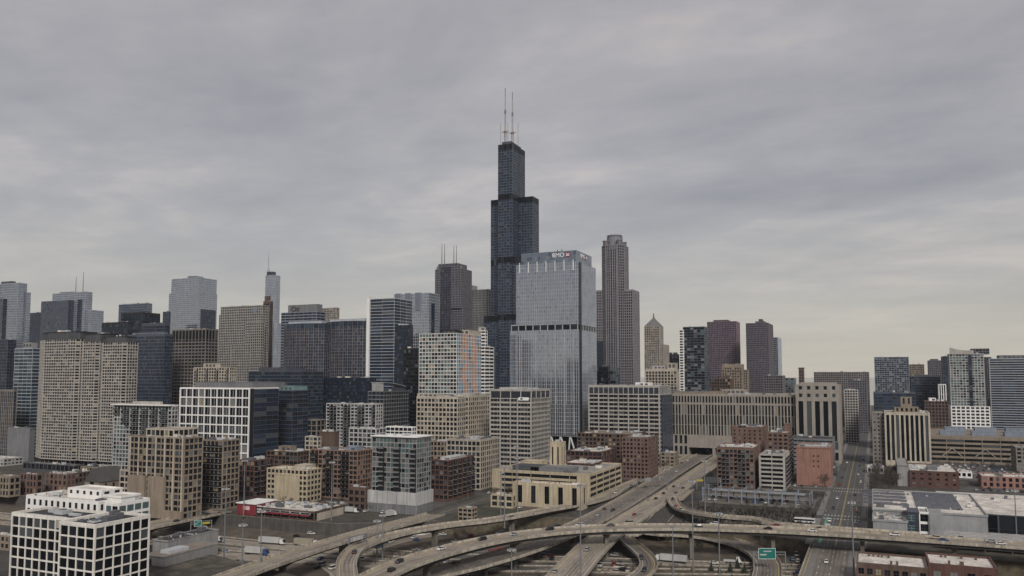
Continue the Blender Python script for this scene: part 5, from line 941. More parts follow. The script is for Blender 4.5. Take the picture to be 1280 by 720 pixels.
    s.rect(x0, x1, y0, y1, 0, h, S(h - 8, 4.3, 2.0, 6, 'cream', 'blk', t=.9, cap=2), roof='roofg', units=5); s.rect(x0 + 6, x1, y1 + .6, y1 + 12, 0, h - 1, S(3.9, 4.5, 2.2, 2.2, 'brgrey', 'std', t=.4), name='side_wing')
    s.rect(x0 + 1, x0 + 24, y0 + 9, y1 - 9, h, h + 5, S(5, 4.3, 2.4, 2, 'tan', 'blk', t=.6), name='attic'); s.rect(x0 + 4, x0 + 14, y1 - L * .62, y1 - L * .38, h + 5, h + 15, S(10, 5, 3, 4, 'tan', 'blk', t=.4), name='roof_tower'); s.done()
    T('rail_overpass_block', 'low grey bridge like building crossing the avenue far away', 'building', 1057, 1087, None, 1800, 512.5, S(7, 10, .4, 3, 'grey', 'blk', t=.3), ed=12, z0=6).done()
    # brick school with white roof
    s = T('brick_white_roof_school', 'dark red brick building with a large white roof box beside the art deco hall', 'building', 1126, 1137, 1198, 660, 589, S(4.4, 6, 3.6, 2.4, 'red', 'g' and 'warm', t=.3, cap=1), roof='roofw', units=5)
    x0, x1, y0, y1, h = s.box; s.house(x0 + 14, min(x0 + 34, x1 - 6), y0 + 14, y1 - 14, h + .1, h + 2.2, 'mgrey', louv=False); s.rect(x0 + 2, x1, y1 + .4, y1 + 9, 0, h + 4, S(20, 30, .1, .1, 'grey', 'blk', win=False), name='windowless_wing'); s.done()
    T('low_pink_brick_block', 'low pink brick block among the parked cars at the right edge', 'building', 1222, 1227, 1300, 655, 596, S(4, 4.5, 2.2, 1.6, 'pink', 'std', t=.3), roof='roofw', units=5, ed=26).done()
    T('brown_edge_building', 'brown building cut by the right edge of the photo above the car park', 'building', 1266, 1270, 1330, 760, 560, S(4, 4.5, 2.0, 1.8, 'brgrey', 'std', t=.3), ed=30, roof='roofg').done()
    # long transit garage
    x0, x1, y0, y1, h = foot(1158, 1161, 1345, 850, 545, 150); s = Bld('long_parking_garage', 'very long concrete garage with open decks, diagonal braces and big roof plant boxes', 'garage', x0, y0)
    s.rect(x0, x0 + 135, y0, y1, 0, h, S(5.2, 17, .8, 2.2, 'tan', 'blk', t=.7, cap=3, win=True), roof='roofb', par=.5)
    for k in range(7):
        b = MB(); yy = y1 - 12 - k * 30
        if yy - 16 < y0: break
        b.tube((x0 - 1, yy, 7), (x0 - 1, yy - 9, 15), .5, .5, W['lime']); b.tube((x0 - 1, yy - 18, 7), (x0 - 1, yy - 9.2, 15), .5, .5, W['lime']); s.part(b, 'diagonal_brace')
        s.house(x0 + 24, x0 + 36, yy - 22, yy, h + .1, h + 4.2, 'bluegrey', louv=False, name='rooftop_plant'); s.house(x0 + 84, x0 + 98, yy - 30, yy - 9, h + .1, h + 5, 'bluegrey', louv=False, name='rooftop_plant')
    s.done()
city()
def big_box():
    # pale roofed market right of the avenue
    x0, _, y1, _, _ = 488, 0, 2.5, 0, 0
    rc = at_depth(1064, 632, 500)
    X0, Y1 = 486.0, 2.0; h = 12.0
    Yp = lambda px, py, X: (lambda r: r.y / r.x * X)(ray(px, py))
    s = Bld('solar_roof_market', 'grey walled market with rows of solar panels on its white roof', 'shop', X0, -56)
    gm = pmat('ribbed grey cladding', (.25, .25, .25), .6, streak=.12); y_a = Yp(1134, 645, X0); s.o = (X0, y_a, 0); s.root.location = (X0, y_a, 0)
    s.rect(X0, X0 + 22, y_a, Y1, 0, h - 1, S(20, 30, .1, .1, gm, 'blk', win=False), name='front_block', roof='roofw', par=1.0, units=5)
    s.rect(X0 + 22.5, X0 + 110, y_a - 40, Y1, 0, h + 1.5, S(20, 30, .1, .1, gm, 'blk', win=False), name='main_hall', roof='roofw', par=.9, units=4)
    mp = pmat('solar panel glass', (.03, .035, .05), .25, var=.1, scale=.5)
    for k in range(14):
        for r_ in range(2 if k % 3 else 1):
            xx = X0 + 40 + k * 4.9; ya = y_a - 30 + r_ * 28
            b = MB(); b.hexa([(xx, ya, h + 2.0), (xx + 1.7, ya, h + 2.3), (xx + 1.7, ya + 24, h + 2.3), (xx, ya + 24, h + 2.0), (xx, ya, h + 2.1), (xx + 1.7, ya, h + 2.4), (xx + 1.7, ya + 24, h + 2.4), (xx, ya + 24, h + 2.1)], mp); s.part(b, 'solar_panel')
    yb = y_a - 1
    Yb = [Yp(p, 640, X0) for p in (1134, 1149, 1161, 1179)]
    b = MB(); b.box(X0 + 4, X0 + 20, Yb[1], Yb[0] - .3, 0, h + 4.5, W['dark']); s.part(b, 'dark_stair_tower')
    for k in range(2):
        b = MB(); yy = Yb[1] + 2.2; zz = h + 1.6 - k * 5.5; q = W['teal']
        for dz in (0, 1.4, 2.8): b.box(X0 + 3.85, X0 + 3.98, yy, yy + 3.2, zz + dz - 2, zz + dz - 1.6, q)
        b.box(X0 + 3.86, X0 + 3.97, yy + 1.3, yy + 1.7, zz - 2, zz + 1.2, q); s.part(b, 'green_wall_sign')
    s.rect(X0 + 4, X0 + 22, Yb[2], Yb[1] - .3, 0, h + 4, S(5.3, 3.2, .5, 1.6, 'white', 'blk', t=.3, cap=.3), name='window_bay'); b = MB(); b.box(X0 + 2, X0 + 22, Yb[3], Yb[2] - .3, 0, h + 4.2, gm); s.part(b, 'blank_end_wall')
    s.house(X0 + 5, X0 + 12, Y1 - 28, Y1 - 20, h + .3, h + 3.4, 'dgrey', louv=False, name='cooling_unit')
    s.done()
    X1 = 520.0; ya, yb = Yp(1179.5, 640, X1), -215
    s = Bld('white_roof_warehouse', 'huge flat white roof over a black walled warehouse at the right edge', 'warehouse', X1, yb)
    s.rect(X1, X1 + 92, yb, ya - 1, 0, 13, S(20, 26, 1.0, .3, 'dgrey', 'blk', win=True, t=.25, cap=0), roof='roofw', par=.5)
    rnd = random.Random(4)
    for k in range(14): b = MB(); xx, yy = X1 + rnd.uniform(8, 84), rnd.uniform(yb + 5, ya - 8); b.box(xx, xx + 1.8, yy, yy + 1.6, 13.06, 14.2, R['unitd']); s.part(b, 'roof_hatch')
    s.done()
    # loading canopy in front of it
    s = Bld('loading_canopy', 'low ribbed grey canopy over the loading yard beside the flyover', 'canopy', 476, -110)
    b = MB(); b.box(476, 512, -112, Yb[2] - 4, 4.2, 4.6, W['grey']); s.part(b, 'canopy_roof')
    for k in range(9): b = MB(); xx = 477 + k * 4.2; b.box(xx, xx + .3, -112, Yb[2] - 4, 4.62, 4.9, W['lgrey']); s.part(b, 'roof_rib')
    for k in range(6): b = MB(); yy = -110 + k * 12; b.box(476.4, 476.9, yy, yy + .5, 0, 4.18, W['dgrey']); s.part(b, 'post')
    # brick buildings at the lower right edge
    for lab, pl, pr, yt, d, nm, stl in (('low brown brick building with a pale flat roof and small windows at the lower right', 1071, 1159, 705, 352, 'flat_roof_brick_building', S(3.9, 3.3, 1.5, 1.6, 'brown', 'std', t=.25, cap=1.4)), ('maroon brick building with five tall arched windows at the bottom right corner', 1161, 1246, 706, 350, 'arched_window_building', S(12, 6, 3.4, 2.0, 'red', 'g' and 'resid', t=.3, cap=2.2))):
        c = at_depth(pl, yt, d); x0 = c.x; y1 = c.y; y0 = Yp(pr, yt, x0); s = Bld(nm, lab, 'building', x0, y0)
        s.rect(x0, x0 + 23, y0, y1, 0, c.z, stl, roof='roofw', par=.9, units=0, allf=False)
        rn = random.Random(nm)
        for k in range(7): b = MB(); yy = y0 + 3 + (y1 - y0 - 6) * rn.random(); xx = x0 + rn.choice((4, 18)); b.box(xx, xx + .9, yy, yy + .9, c.z + .06, c.z + 1.6, W['brown']); s.part(b, 'chimney')
        s.done()
big_box()
def left_front():
    # white grid building at the lower left, in two offset wings
    x0, x1, y0, y1, h = foot(75, 119, 185, 330, 655, 34)
    c = at_depth(119, 659, 322); x0, y0 = c.x, c.y; h = c.z
    Y = lambda px, X: (lambda r: r.y / r.x * X)(ray(px, 655)); Xa = lambda px, Yv: (lambda r: r.x / r.y * Yv)(ray(px, 655))
    y1 = Y(76.5, x0); x1 = Xa(185.5, y0)
    s = Bld('white_grid_office', 'white building of bold square frames with black glass at the lower left corner', 'office building', x0, y0)
    st = S(4.1, 4.5, .5, .72, pmat('bright white frame', (.70, .66, .60), .7, streak=.16, var=.1), 'blk', t=.5, cap=.5, mull=False)
    s.rect(x0, x1, y0, y1, -.5, h, st, roof='roofd', par=1.1, name='south_wing', units=7)
    xb = x0 + 5; y2 = Y(16, xb); s.rect(xb, x1 - 4, y1 + .6, y2, -.5, h + .2, st, roof='roofd', par=1.1, name='north_wing', units=4)
    b = MB(); b.box(xb - .75, xb - .55, y1 + 1, y1 + 9, h - 3.2, h + .2, W['pale']); s.part(b, 'blank_panel')
    s.done()
    # white stepped building behind it
    c = at_depth(122, 640, 392); X0 = c.x; ya = Y(122, X0); yb = Y(32, X0); z = lambda py: zat(py, X0, ya)
    s = Bld('white_stepped_building', 'white stepped building with roof terraces right behind the white grid building', 'building', X0, ya)
    s.rect(X0, X0 + 20, ya, yb, 0, z(629), S(4.6, 4.2, 2.4, 2.0, 'white', 'blk', t=.25, cap=.8), roof='roofw', name='front_volume', units=6); s.rect(X0 + 4, X0 + 22, ya - 9, ya - .4, 0, z(631), S(4.6, 4, .7, 1.6, 'white', 'teal', t=.25, cap=.8), roof='roofw', name='glazed_volume', units=2)
    s.rect(X0 + 8, X0 + 20, ya + 8, yb - 20, z(629), z(619), S(6, 5, 3, 2, 'white', 'blk', t=.2), roof='roofw', name='upper_volume'); s.rect(X0 + 7, X0 + 18, ya - 7, ya + 5, z(631), z(624), S(20, 20, .1, .1, 'white', 'blk', win=False), roof='roofw', name='roof_volume'); s.done()
    # grey depot
    c = at_depth(205, 697, 385); X0, y0 = c.x, c.y; s = Bld('grey_depot', 'plain grey depot with a pale overhanging roof at the bottom left', 'depot', X0, y0)
    z1 = zat(697, X0, y0); ye = Y(190, X0); xe = (lambda r: r.x / r.y * y0)(ray(268, 697))
    gmx = pmat('depot block wall', (.22, .215, .205), .9, streak=.15)
    s.rect(X0, X0 + 34, y0 - 0, y0 + 14, -7, z1, S(20, 30, .1, .1, gmx, 'blk', win=False), name='south_hall', roof='roofb', par=.3); b = MB(); b.box(X0 + 6, X0 + 18, y0 + 3, y0 + 9, z1 + .1, z1 + 1.6, R['unit']); s.part(b, 'rooftop_unit')
    b = MB(); b.box(X0 - .12, X0 - .02, y0 + 8, y0 + 10.4, -6, z1 - 1.4, W['black']); s.part(b, 'door')
    s.rect(X0 + 20, X0 + 54, y0 + 19, y0 + 30, -7, z1 + 2.0, S(20, 30, .1, .1, 'grey', 'blk', win=False), name='north_hall', roof='roofd', par=.5, units=3); s.done()
    # restaurant
    c = at_depth(393, 639, 504); X0, y0 = c.x, c.y; y1 = Y(297, X0); h = 5.6
    s = Bld('red_front_restaurant', 'long low restaurant with a red front, red sign box and white roof', 'restaurant', X0, y0)
    redm = pmat('red render', (.20, .028, .034), .6, var=.2)
    s.rect(X0, X0 + 30, y0, y1 - 16, 0, h, S(3.4, 6.5, .8, 1.1, W['brown'], 'blk', t=.4, cap=.7), roof='roofw', par=.4, units=16)
    for k in range(5): b = MB(); yy = y0 + 3 + k * (y1 - y0 - 22) / 5; b.box(X0 - 1.6, X0 - .42, yy, yy + (y1 - y0) / 9, 2.7, 3.5, redm); s.part(b, 'awning')
    for k in range(5): b = MB(); yy = y0 + 2.6 + k * (y1 - y0 - 22) / 5; b.box(X0 - .7, X0 - .45, yy, yy + (y1 - y0) / 8, 3.7, 5.0, W['lgrey']); b.box(X0 - .74, X0 - .71, yy + .4, yy + (y1 - y0) / 8 - .4, 3.9, 4.8, G['d']); s.part(b, 'clerestory_frame')
    b = MB(); b.box(X0 - .8, X0 + 18, y1 - 15.6, y1, 0, h + 1.8, redm); s.part(b, 'sign_block'); b = MB(); b.box(X0 - 1.6, X0 + 19, y1 - 16, y1 + .6, h + 1.82, h + 2.3, W['white']); s.part(b, 'sign_block_roof')
    b = MB(); b.box(X0 - .95, X0 - .82, y1 - 10.5, y1 - 5, 3.6, 6, pmat('sign board pink white', (.7, .45, .45), var=0)); s.part(b, 'sign_board'); b = MB(); b.box(X0 - .95, X0 - .42, y1 - 21, y1 - 16.2, 2.5, h + .6, W['black']); b.box(X0 - 1.0, X0 - .96, y1 - 20.5, y1 - 16.7, 4.2, 5.2, W['lgrey']); b.box(X0 - 1.0, X0 - .96, y1 - 20.5, y1 - 16.7, 6.2, 7.2, W['lgrey']); s.part(b, 'menu_board')
    b = MB(); b.box(X0 + 2, X0 + 29, y0 - .75, y0 - .42, 0, h - 1, W['cream']); s.part(b, 'pale_side_wall'); s.done()
    # buildings at the left margin
    T = simple
    T('pale_brick_school', 'pale brick building with tall windows at the left margin above the railway', 'building', -40, 12, 25, 602, 597, S(5, 3.6, 1.5, 1.7, 'tan', 'std', t=.4, cap=.8), ed=36, units=3).done()
    T('pink_brick_row', 'pinkish brick row right of the pale brick school at the left margin', 'building', 26, 46, 53, 612, 594.5, S(4.6, 4, 2, 1.8, 'rust', 'std', t=.3), ed=40).done()
    T('ragged_brick_hall', 'brown brick hall with arched parapet in front of the nearest window grid slab', 'building', 57, 84, 94, 625, 594.5, S(5, 4.5, 2.4, 2, 'rust', 'std', t=.3), ed=40, units=3).done()
    T('slate_roof_pavilion', 'long low pavilion with a pale metal roof at the foot of the window grid slabs', 'building', 29, 92, 104, 740, 583, S(6, 6, 1, 3, 'dgrey', 'blk'), ed=26, roof='roofg').done()
    T('small_roof_terrace_block', 'low brick shed with plant on its roof at the very bottom of the left edge', 'building', -40, 12, 22, 420, 672, S(4, 3.5, 1.4, 1.5, 'tan', 'std', t=.3), ed=24, units=6).done()
    # church
    c = at_depth(124, 606, 618); X0, Y0 = c.x, c.y; s = Bld('stone_church', 'brown stone church with a steep slate roof left of the tan loft complex', 'church', X0, Y0)
    b = MB(); b.box(X0, X0 + 40, Y0, Y0 + 16, 0, 9, W['tan']); s.part(b, 'nave_wall'); b = MB(); P = [(X0 - .5, Y0 - .7, 9), (X0 + 40.5, Y0 - .7, 9), (X0 + 40.5, Y0 + 16.7, 9), (X0 - .5, Y0 + 16.7, 9), (X0 - .5, Y0 + 8, 19), (X0 + 40.5, Y0 + 8, 19)]
    i = 0; b.v = P; b.mi(pmat('roof slate', (.07, .065, .062), .8)); b.f = [(0, 1, 5, 4), (3, 4, 5, 2), (0, 4, 3), (1, 2, 5), (0, 3, 2, 1)]; b.m = [0] * 5; s.part(b, 'roof')
    for k in range(5): b = MB(); b.box(X0 + 5 + k * 7, X0 + 6.6 + k * 7, Y0 - .12, Y0 - .02, 3, 7.5, G['k']); s.part(b, 'window')
    b = MB(); b.box(X0 - .12, X0 - .02, Y0 + 6, Y0 + 10, 4, 12, G['k']); s.part(b, 'west_window'); b = MB(); b.box(X0 + 12, X0 + 20, Y0 + 16.1, Y0 + 26, 0, 13, W['tan']); s.part(b, 'transept'); s.done()
left_front()
def parking_platform():
    X0 = 566.0; y0, y1 = 38.0, 112.0
    s = Bld('parking_platform', 'raised concrete parking deck with a row of tall grey frames over parked cars', 'platform', X0, y0)
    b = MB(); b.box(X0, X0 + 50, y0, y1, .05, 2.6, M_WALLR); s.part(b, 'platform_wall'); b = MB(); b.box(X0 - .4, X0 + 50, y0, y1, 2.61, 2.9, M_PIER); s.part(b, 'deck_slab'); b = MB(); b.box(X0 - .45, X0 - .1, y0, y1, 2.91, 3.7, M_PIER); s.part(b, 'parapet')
    gp = W['bluegrey']
    for k in range(9):
        yy = y0 + 2 + (y1 - y0 - 4) * k / 8; b = MB(); b.box(X0 + 3, X0 + 3.7, yy - .35, yy + .35, 2.9, 13, gp); b.box(X0 + 25, X0 + 25.6, yy - .3, yy + .3, 2.9, 12, gp); b.box(X0 + 3.75, X0 + 24.9, yy - .18, yy + .18, 11.2, 11.7, gp); s.part(b, 'steel_frame')
    for zz, xx in ((7.6, 3.2), (11.9, 3.3)): b = MB(); b.box(X0 + xx, X0 + xx + .25, y0 + 1, y1 - 1, zz, zz + .35, gp); s.part(b, 'rail_beam')
    b = MB(); b.box(X0 + 14, X0 + 24, y0 + 6, y1 - 6, 9.4, 9.7, W['grey']); s.part(b, 'canopy_roof')
parking_platform()
# ------------------------------------------------------------------ vehicles
CARCOL = dict(white=(.62, .61, .59), black=(.012, .012, .014), grey=(.10, .10, .105), silver=(.33, .34, .35), red=(.26, .03, .03), blue=(.03, .07, .18), beige=(.42, .37, .29), green=(.10, .16, .13), dark=(.025, .027, .032))
M_TYRE = pmat('tyre rubber', (.015, .015, .015), .8, var=0); M_GLAS = gl('car glass', (.012, .014, .018), .1); M_TAIL = pmat('tail lamp red', (.30, .02, .02), .4, var=0); M_HEAD = pmat('headlamp white', (.7, .7, .68), .3, var=0)
def paint(c): return pmat('paint ' + c, CARCOL[c], .3, 0, 0, 1, 0, .6)
def car_meshes(kind, colr):
    m = paint(colr); out = []
    if kind == 'car': L, Wd, H, prof, cab = 4.6, 1.84, 1.46, [(-2.3, .35), (-2.32, .72), (-2.15, .92), (-1.5, .96), (1.0, .98), (2.0, .84), (2.28, .66), (2.3, .35)], [(-1.75, .95), (-1.15, 1.42), (.25, 1.45), (1.1, .97)]
    elif kind == 'suv': L, Wd, H, prof, cab = 4.8, 1.94, 1.75, [(-2.4, .42), (-2.42, .9), (-2.35, 1.06), (-1.5, 1.1), (1.1, 1.12), (2.15, .98), (2.38, .8), (2.4, .42)], [(-2.28, 1.08), (-2.0, 1.66), (.4, 1.72), (1.2, 1.1)]
    else: L, Wd, H, prof, cab = 5.4, 2.0, 2.2, [(-2.7, .45), (-2.72, 1.1), (-2.65, 1.25), (-1.5, 1.27), (1.3, 1.25), (2.3, 1.05), (2.68, .85), (2.7, .45)], [(-2.62, 1.26), (-2.5, 2.1), (1.0, 2.15), (1.9, 1.22)]
    def side(b, pr, hw, hw2, mat):
        n = len(pr); zl = min(p[1] for p in pr); zh = max(p[1] for p in pr)
        f = lambda z: hw + (hw2 - hw) * (z - zl) / (zh - zl + 1e-6)
        i = len(b.v); b.v += [(x, -f(z), z) for x, z in pr] + [(x, f(z), z) for x, z in pr]; k = b.mi(mat)
        b.f.append(tuple(i + j for j in range(n))); b.f.append(tuple(i + n + j for j in reversed(range(n)))); b.m += [k, k]
        for j in range(n): b.f.append((i + j, i + n + j, i + n + (j + 1) % n, i + (j + 1) % n)); b.m.append(k)
    b = MB(); side(b, prof, Wd / 2 - .04, Wd / 2, m); out.append(('body', b.mesh('body')))
    b = MB(); side(b, cab, Wd / 2 - .06, Wd / 2 - .26, M_GLAS); out.append(('cabin_glass', b.mesh('cabin_glass')))
    b = MB(); x0, x1, zt = cab[1][0], cab[2][0], max(cab[1][1], cab[2][1]); hw = Wd / 2 - .24; b.hexa([(x0 - .05, -hw, zt - .05), (x1 + .05, -hw, zt - .04), (x1 + .05, hw, zt - .04), (x0 - .05, hw, zt - .05), (x0, -hw + .06, zt + .02), (x1, -hw + .06, zt + .03), (x1, hw - .06, zt + .03), (x0, hw - .06, zt + .02)], m); out.append(('roof', b.mesh('roof')))
    for sx in (-1, 1):
        for sy in (-1, 1):
            b = MB(); n = 12; cx = sx * L * .30; y0 = sy * (Wd / 2 - .24); y1 = sy * (Wd / 2 + .01); r = .34; i = len(b.v)
            b.v += [(cx + r * cos(2 * pi * k / n), y0, .34 + r * sin(2 * pi * k / n)) for k in range(n)] + [(cx + r * cos(2 * pi * k / n), y1, .34 + r * sin(2 * pi * k / n)) for k in range(n)]; b.mi(M_TYRE)
            for k in range(n): b.f.append((k, (k + 1) % n, n + (k + 1) % n, n + k)); b.m.append(0)
            b.f.append(tuple(range(n))); b.m.append(0); b.f.append(tuple(range(n, 2 * n))); b.m.append(0); out.append(('wheel', b.mesh('wheel')))
    for sy in (-1, 1):
        b = MB(); b.box(-L / 2 - .04, -L / 2 + .02, sy * .62 - .18, sy * .62 + .18, prof[1][1] - .12, prof[1][1] + .05, M_TAIL); out.append(('tail_lamp', b.mesh('tail_lamp')))
        b = MB(); b.box(L / 2 - .12, L / 2 + .02, sy * .62 - .2, sy * .62 + .2, prof[6][1] - .14, prof[6][1] + .0, M_HEAD); out.append(('headlamp', b.mesh('headlamp')))
    return out
CARS = {}
PARKED = []
def car(kind, colr, x, y, z, head, label, cat, group=None, parts=True, slope=0):
    if (kind, colr) not in CARS:
        ms = car_meshes(kind, colr); b = MB()
        one = bpy.data.meshes.new('parked_car'); vs, fs, mi, mats = [], [], [], []
        for nm, me in ms:
            if nm in ('tail_lamp', 'headlamp'): continue
            k = len(vs); vs += [tuple(v.co) for v in me.vertices]; fs += [tuple(k + i for i in p.vertices) for p in me.polygons]
            if me.materials[0] not in mats: mats.append(me.materials[0])
            mi += [mats.index(me.materials[0])] * len(me.polygons)
        one.from_pydata(vs, [], fs)
        for m in mats: one.materials.append(m)
        one.polygons.foreach_set('material_index', mi); CARS[kind, colr] = (ms, one)
    ms, one = CARS[kind, colr]; nm = {'car': 'car', 'suv': 'car', 'van': 'van'}[kind]
    if not parts:
        PARKED.append((hypot(x, y), nm, one, x, y, z, head, label, cat, group)); return None
        o = bpy.data.objects.new('parked_' + nm, one); scene.collection.objects.link(o); o.location = (x, y, z); o.rotation_euler = (0, 0, head); return tag(o, label, cat, group)
    e = empty(nm, (x, y, z), label, cat, group, head); e.rotation_euler = (0, -slope, head)
    for n_, me in ms: o = bpy.data.objects.new(n_, me); scene.collection.objects.link(o); o.parent = e
    return e
def on_road(key, px, py, kind, colr, label, back=None, group='cars driving on the interchange'):
    """stand a car on the named road where the sight line of its pixel meets the deck"""
    cl = ROADS[key]; z = sum(p.z for p in cl) / len(cl)
    for _ in range(4):
        v = on_z(px, py, z + .5); i = min(range(len(cl)), key=lambda k: (cl[k].x - v.x) ** 2 + (cl[k].y - v.y) ** 2); z = cl[i].z
    t = cl[min(i + 1, len(cl) - 1)] - cl[max(i - 1, 0)]; off = (v.x - cl[i].x) * t.y - (v.y - cl[i].y) * t.x
    h = atan2(t.y, t.x)
    if back if back is not None else off < 0: h += pi
    car(kind, colr, v.x, v.y, z + .015, h, label, 'van' if kind == 'van' else 'car', group)
def traffic():
    B = [(499, 702, 'suv', 'dark', 'dark car on the flyover, the upper of a close pair near its left end'), (489.5, 712.5, 'suv', 'black', 'black car on the flyover, lowest of the cars near its left end'), (551.5, 686, 'car', 'white', 'white car alone on the flyover above the bridge pier with dark cap'), (603, 674, 'suv', 'black', 'black car on the flyover a little left of the tall masts'), (625, 666.5, 'suv', 'dark', 'dark grey estate car at the crest of the left half of the flyover'),
         (642, 668, 'car', 'silver', 'silver grey saloon following the dark estate car on the flyover'), (687, 661.5, 'suv', 'black', 'black car at the middle of the flyover, left of a near twin'), (696, 657.5, 'car', 'dark', 'dark saloon on the far lane of the flyover just ahead of a black car'), (724.5, 656.5, 'suv', 'white', 'white pickup shaped car passing behind the thin centre mast'), (763, 656.5, 'car', 'grey', 'grey low saloon on the flyover left of the cream white van'),
         (785.6, 654, 'van', 'beige', 'cream white van above the expressway on the flyover'), (873, 657.5, 'car', 'dark', 'dark saloon on the flyover between two tall masts'), (893, 655, 'suv', 'white', 'white car on the flyover just right of the mast above the goods lorry'), (960, 660.5, 'car', 'black', 'black saloon ahead of the red car on the flyover'), (969, 657.5, 'suv', 'red', 'dark red car on the flyover left of the avenue bridge'),
         (1015, 663.5, 'car', 'white', 'white saloon on the flyover right over the avenue bridge'), (1023, 660.5, 'car', 'black', 'black car on the far lane of the flyover over the avenue'), (1118, 668.5, 'suv', 'white', 'white car on the flyover in front of the grey market wall'), (1168.5, 672, 'suv', 'beige', 'pale beige car on the right part of the flyover beside a blue car'), (1179.5, 675, 'car', 'blue', 'dark blue saloon on the near lane of the flyover at the right'), (1200, 672, 'car', 'beige', 'beige saloon on the flyover right of the blue car'),
         (1238.5, 676.5, 'car', 'silver', 'silver grey car near the right edge of the flyover'), (1251.5, 679.5, 'car', 'white', 'white saloon at the right edge, behind the silver grey car')]
    for px, py, k, c, l in B: on_road('b', px, py, k, c, l)
    on_road('c', 443, 690, 'suv', 'dark', 'dark car alone in the bend of the loop ramp', back=False); on_road('c', 731, 629, 'car', 'silver', 'silver car where the loop ramp joins the expressway'); on_road('c', 640, 646, 'car', 'grey', 'grey car on the loop ramp left of the tall centre mast')
    E = [(755, 636.5, 'car', 'dark', 'dark car on the westbound carriageway, left of a similar black one'), (766, 638, 'suv', 'black', 'black car on the westbound carriageway near its centre barrier'), (748, 643.5, 'car', 'silver', 'silver car on the westbound carriageway just above the flyover'), (754, 625, 'car', 'dark', 'dark car on the westbound carriageway beside the loop ramp merge'), (770, 615.5, 'van', 'white', 'white van on the westbound carriageway beside the yellow college'), (789, 608, 'suv', 'grey', 'grey car on the westbound carriageway right of the college'),
         (799, 603.5, 'car', 'black', 'black car on the westbound carriageway in front of the gantry'), (806, 609, 'car', 'green', 'dull green car in the middle of the westbound carriageway'), (815, 597, 'car', 'dark', 'dark car on the westbound carriageway below the red brick block'), (846, 589, 'van', 'white', 'white box van on the far westbound carriageway'), (860, 575.5, 'car', 'white', 'white car farthest up the westbound carriageway'), (852, 578.5, 'car', 'black', 'black car nearly at the top of the westbound carriageway'), (695, 671, 'suv', 'black', 'black car on the westbound carriageway in the shade of the flyover'), (819, 591, 'car', 'red', 'small red car on the westbound carriageway far up')]
    for px, py, k, c, l in E: on_road('e', px, py, k, c, l, back=True)
    F = [(809, 624.8, 'suv', 'beige', 'beige car on the eastbound carriageway between two dark cars'), (820, 623, 'car', 'black', 'black car on the eastbound carriageway at the ramp fork'), (793, 643, 'car', 'red', 'red car on the eastbound carriageway just above the flyover'), (842, 608, 'car', 'dark', 'dark car on the eastbound carriageway left of a white one'), (848.5, 607.5, 'suv', 'white', 'white car on the eastbound carriageway below the black gantry sign'), (854, 610.5, 'suv', 'black', 'black car right of the white one on the eastbound carriageway'), (845, 616, 'car', 'grey', 'grey car on the eastbound carriageway near the ramp mouth'), (829.5, 616.5, 'car', 'black', 'black car in the left lane of the eastbound carriageway'),
         (734, 687, 'suv', 'silver', 'pale silver car on the eastbound carriageway in front of the flyover'), (694, 714, 'car', 'silver', 'silver car lowest on the eastbound carriageway')]
    for px, py, k, c, l in F: on_road('f', px, py, k, c, l, back=False)
    on_road('g', 802, 698, 'suv', 'dark', 'dark car in the bend of the S shaped ramp', back=False); on_road('g', 805, 713, 'suv', 'black', 'black car lowest on the S shaped ramp', back=False)
    on_road('h', 841, 624, 'suv', 'black', 'black car entering the curving ramp', back=False); on_road('h', 845, 633, 'car', 'red', 'dark red car in the tight bend of the curving ramp', back=False); on_road('h', 852, 637, 'car', 'silver', 'silver car in the tight bend of the curving ramp', back=False); on_road('h', 900, 645.5, 'van', 'beige', 'beige van on the curving ramp behind the mast lamp', back=False)
    on_road('har', 1033, 702, 'car', 'white', 'white car alone on the avenue bridge', back=True)
    for px, py, k, c, l in ((221, 651, 'car', 'dark', 'dark car on the left street bridge'), (259, 643, 'suv', 'grey', 'grey car at the right end of the left street bridge')): on_road('j', px, py, k, c, l)
    # avenue traffic
    rnd = random.Random(5); av = [(486, 'white', 'van'), (505, 'dark', 'car'), (540, 'white', 'suv'), (585, 'red', 'car'), (592, 'black', 'suv'), (611, 'silver', 'car'), (640, 'white', 'car'), (664, 'dark', 'suv'), (720, 'red', 'suv'), (745, 'white', 'van'), (771, 'black', 'car'), (803, 'white', 'car'), (838, 'grey', 'suv'), (880, 'dark', 'car'), (905, 'white', 'suv'), (946, 'black', 'car')]
    ordn = ['nearest', 'second', 'third', 'fourth', 'fifth', 'sixth', 'seventh', 'eighth', 'ninth', 'tenth', 'eleventh', 'twelfth', 'thirteenth', 'fourteenth', 'fifteenth', 'farthest']
    for n, (x, c, k) in enumerate(av):
        east = n % 2; car(k, c, x, 20.5 + (-6 if east else 6) + rnd.uniform(-.4, .4) - (3.2 if east and n % 3 == 0 else 0), .015, 0 if east else pi, '%s %s on the avenue, %s of the traffic east of the flyover' % (c, {'car': 'saloon', 'suv': 'tall car', 'van': 'van'}[k], ordn[n]), 'van' if k == 'van' else 'car', 'traffic on the avenue', parts=x < 700)
    for k, (x, c) in enumerate(((497, 'orange'), (610, 'white'))):
        pass
traffic()
LOTN = ['first', 'second', 'third', 'fourth', 'fifth', 'sixth', 'seventh', 'eighth', 'ninth', 'tenth', 'eleventh', 'twelfth', 'thirteenth', 'fourteenth', 'fifteenth', 'sixteenth', 'seventeenth', 'eighteenth', 'nineteenth', 'twentieth']
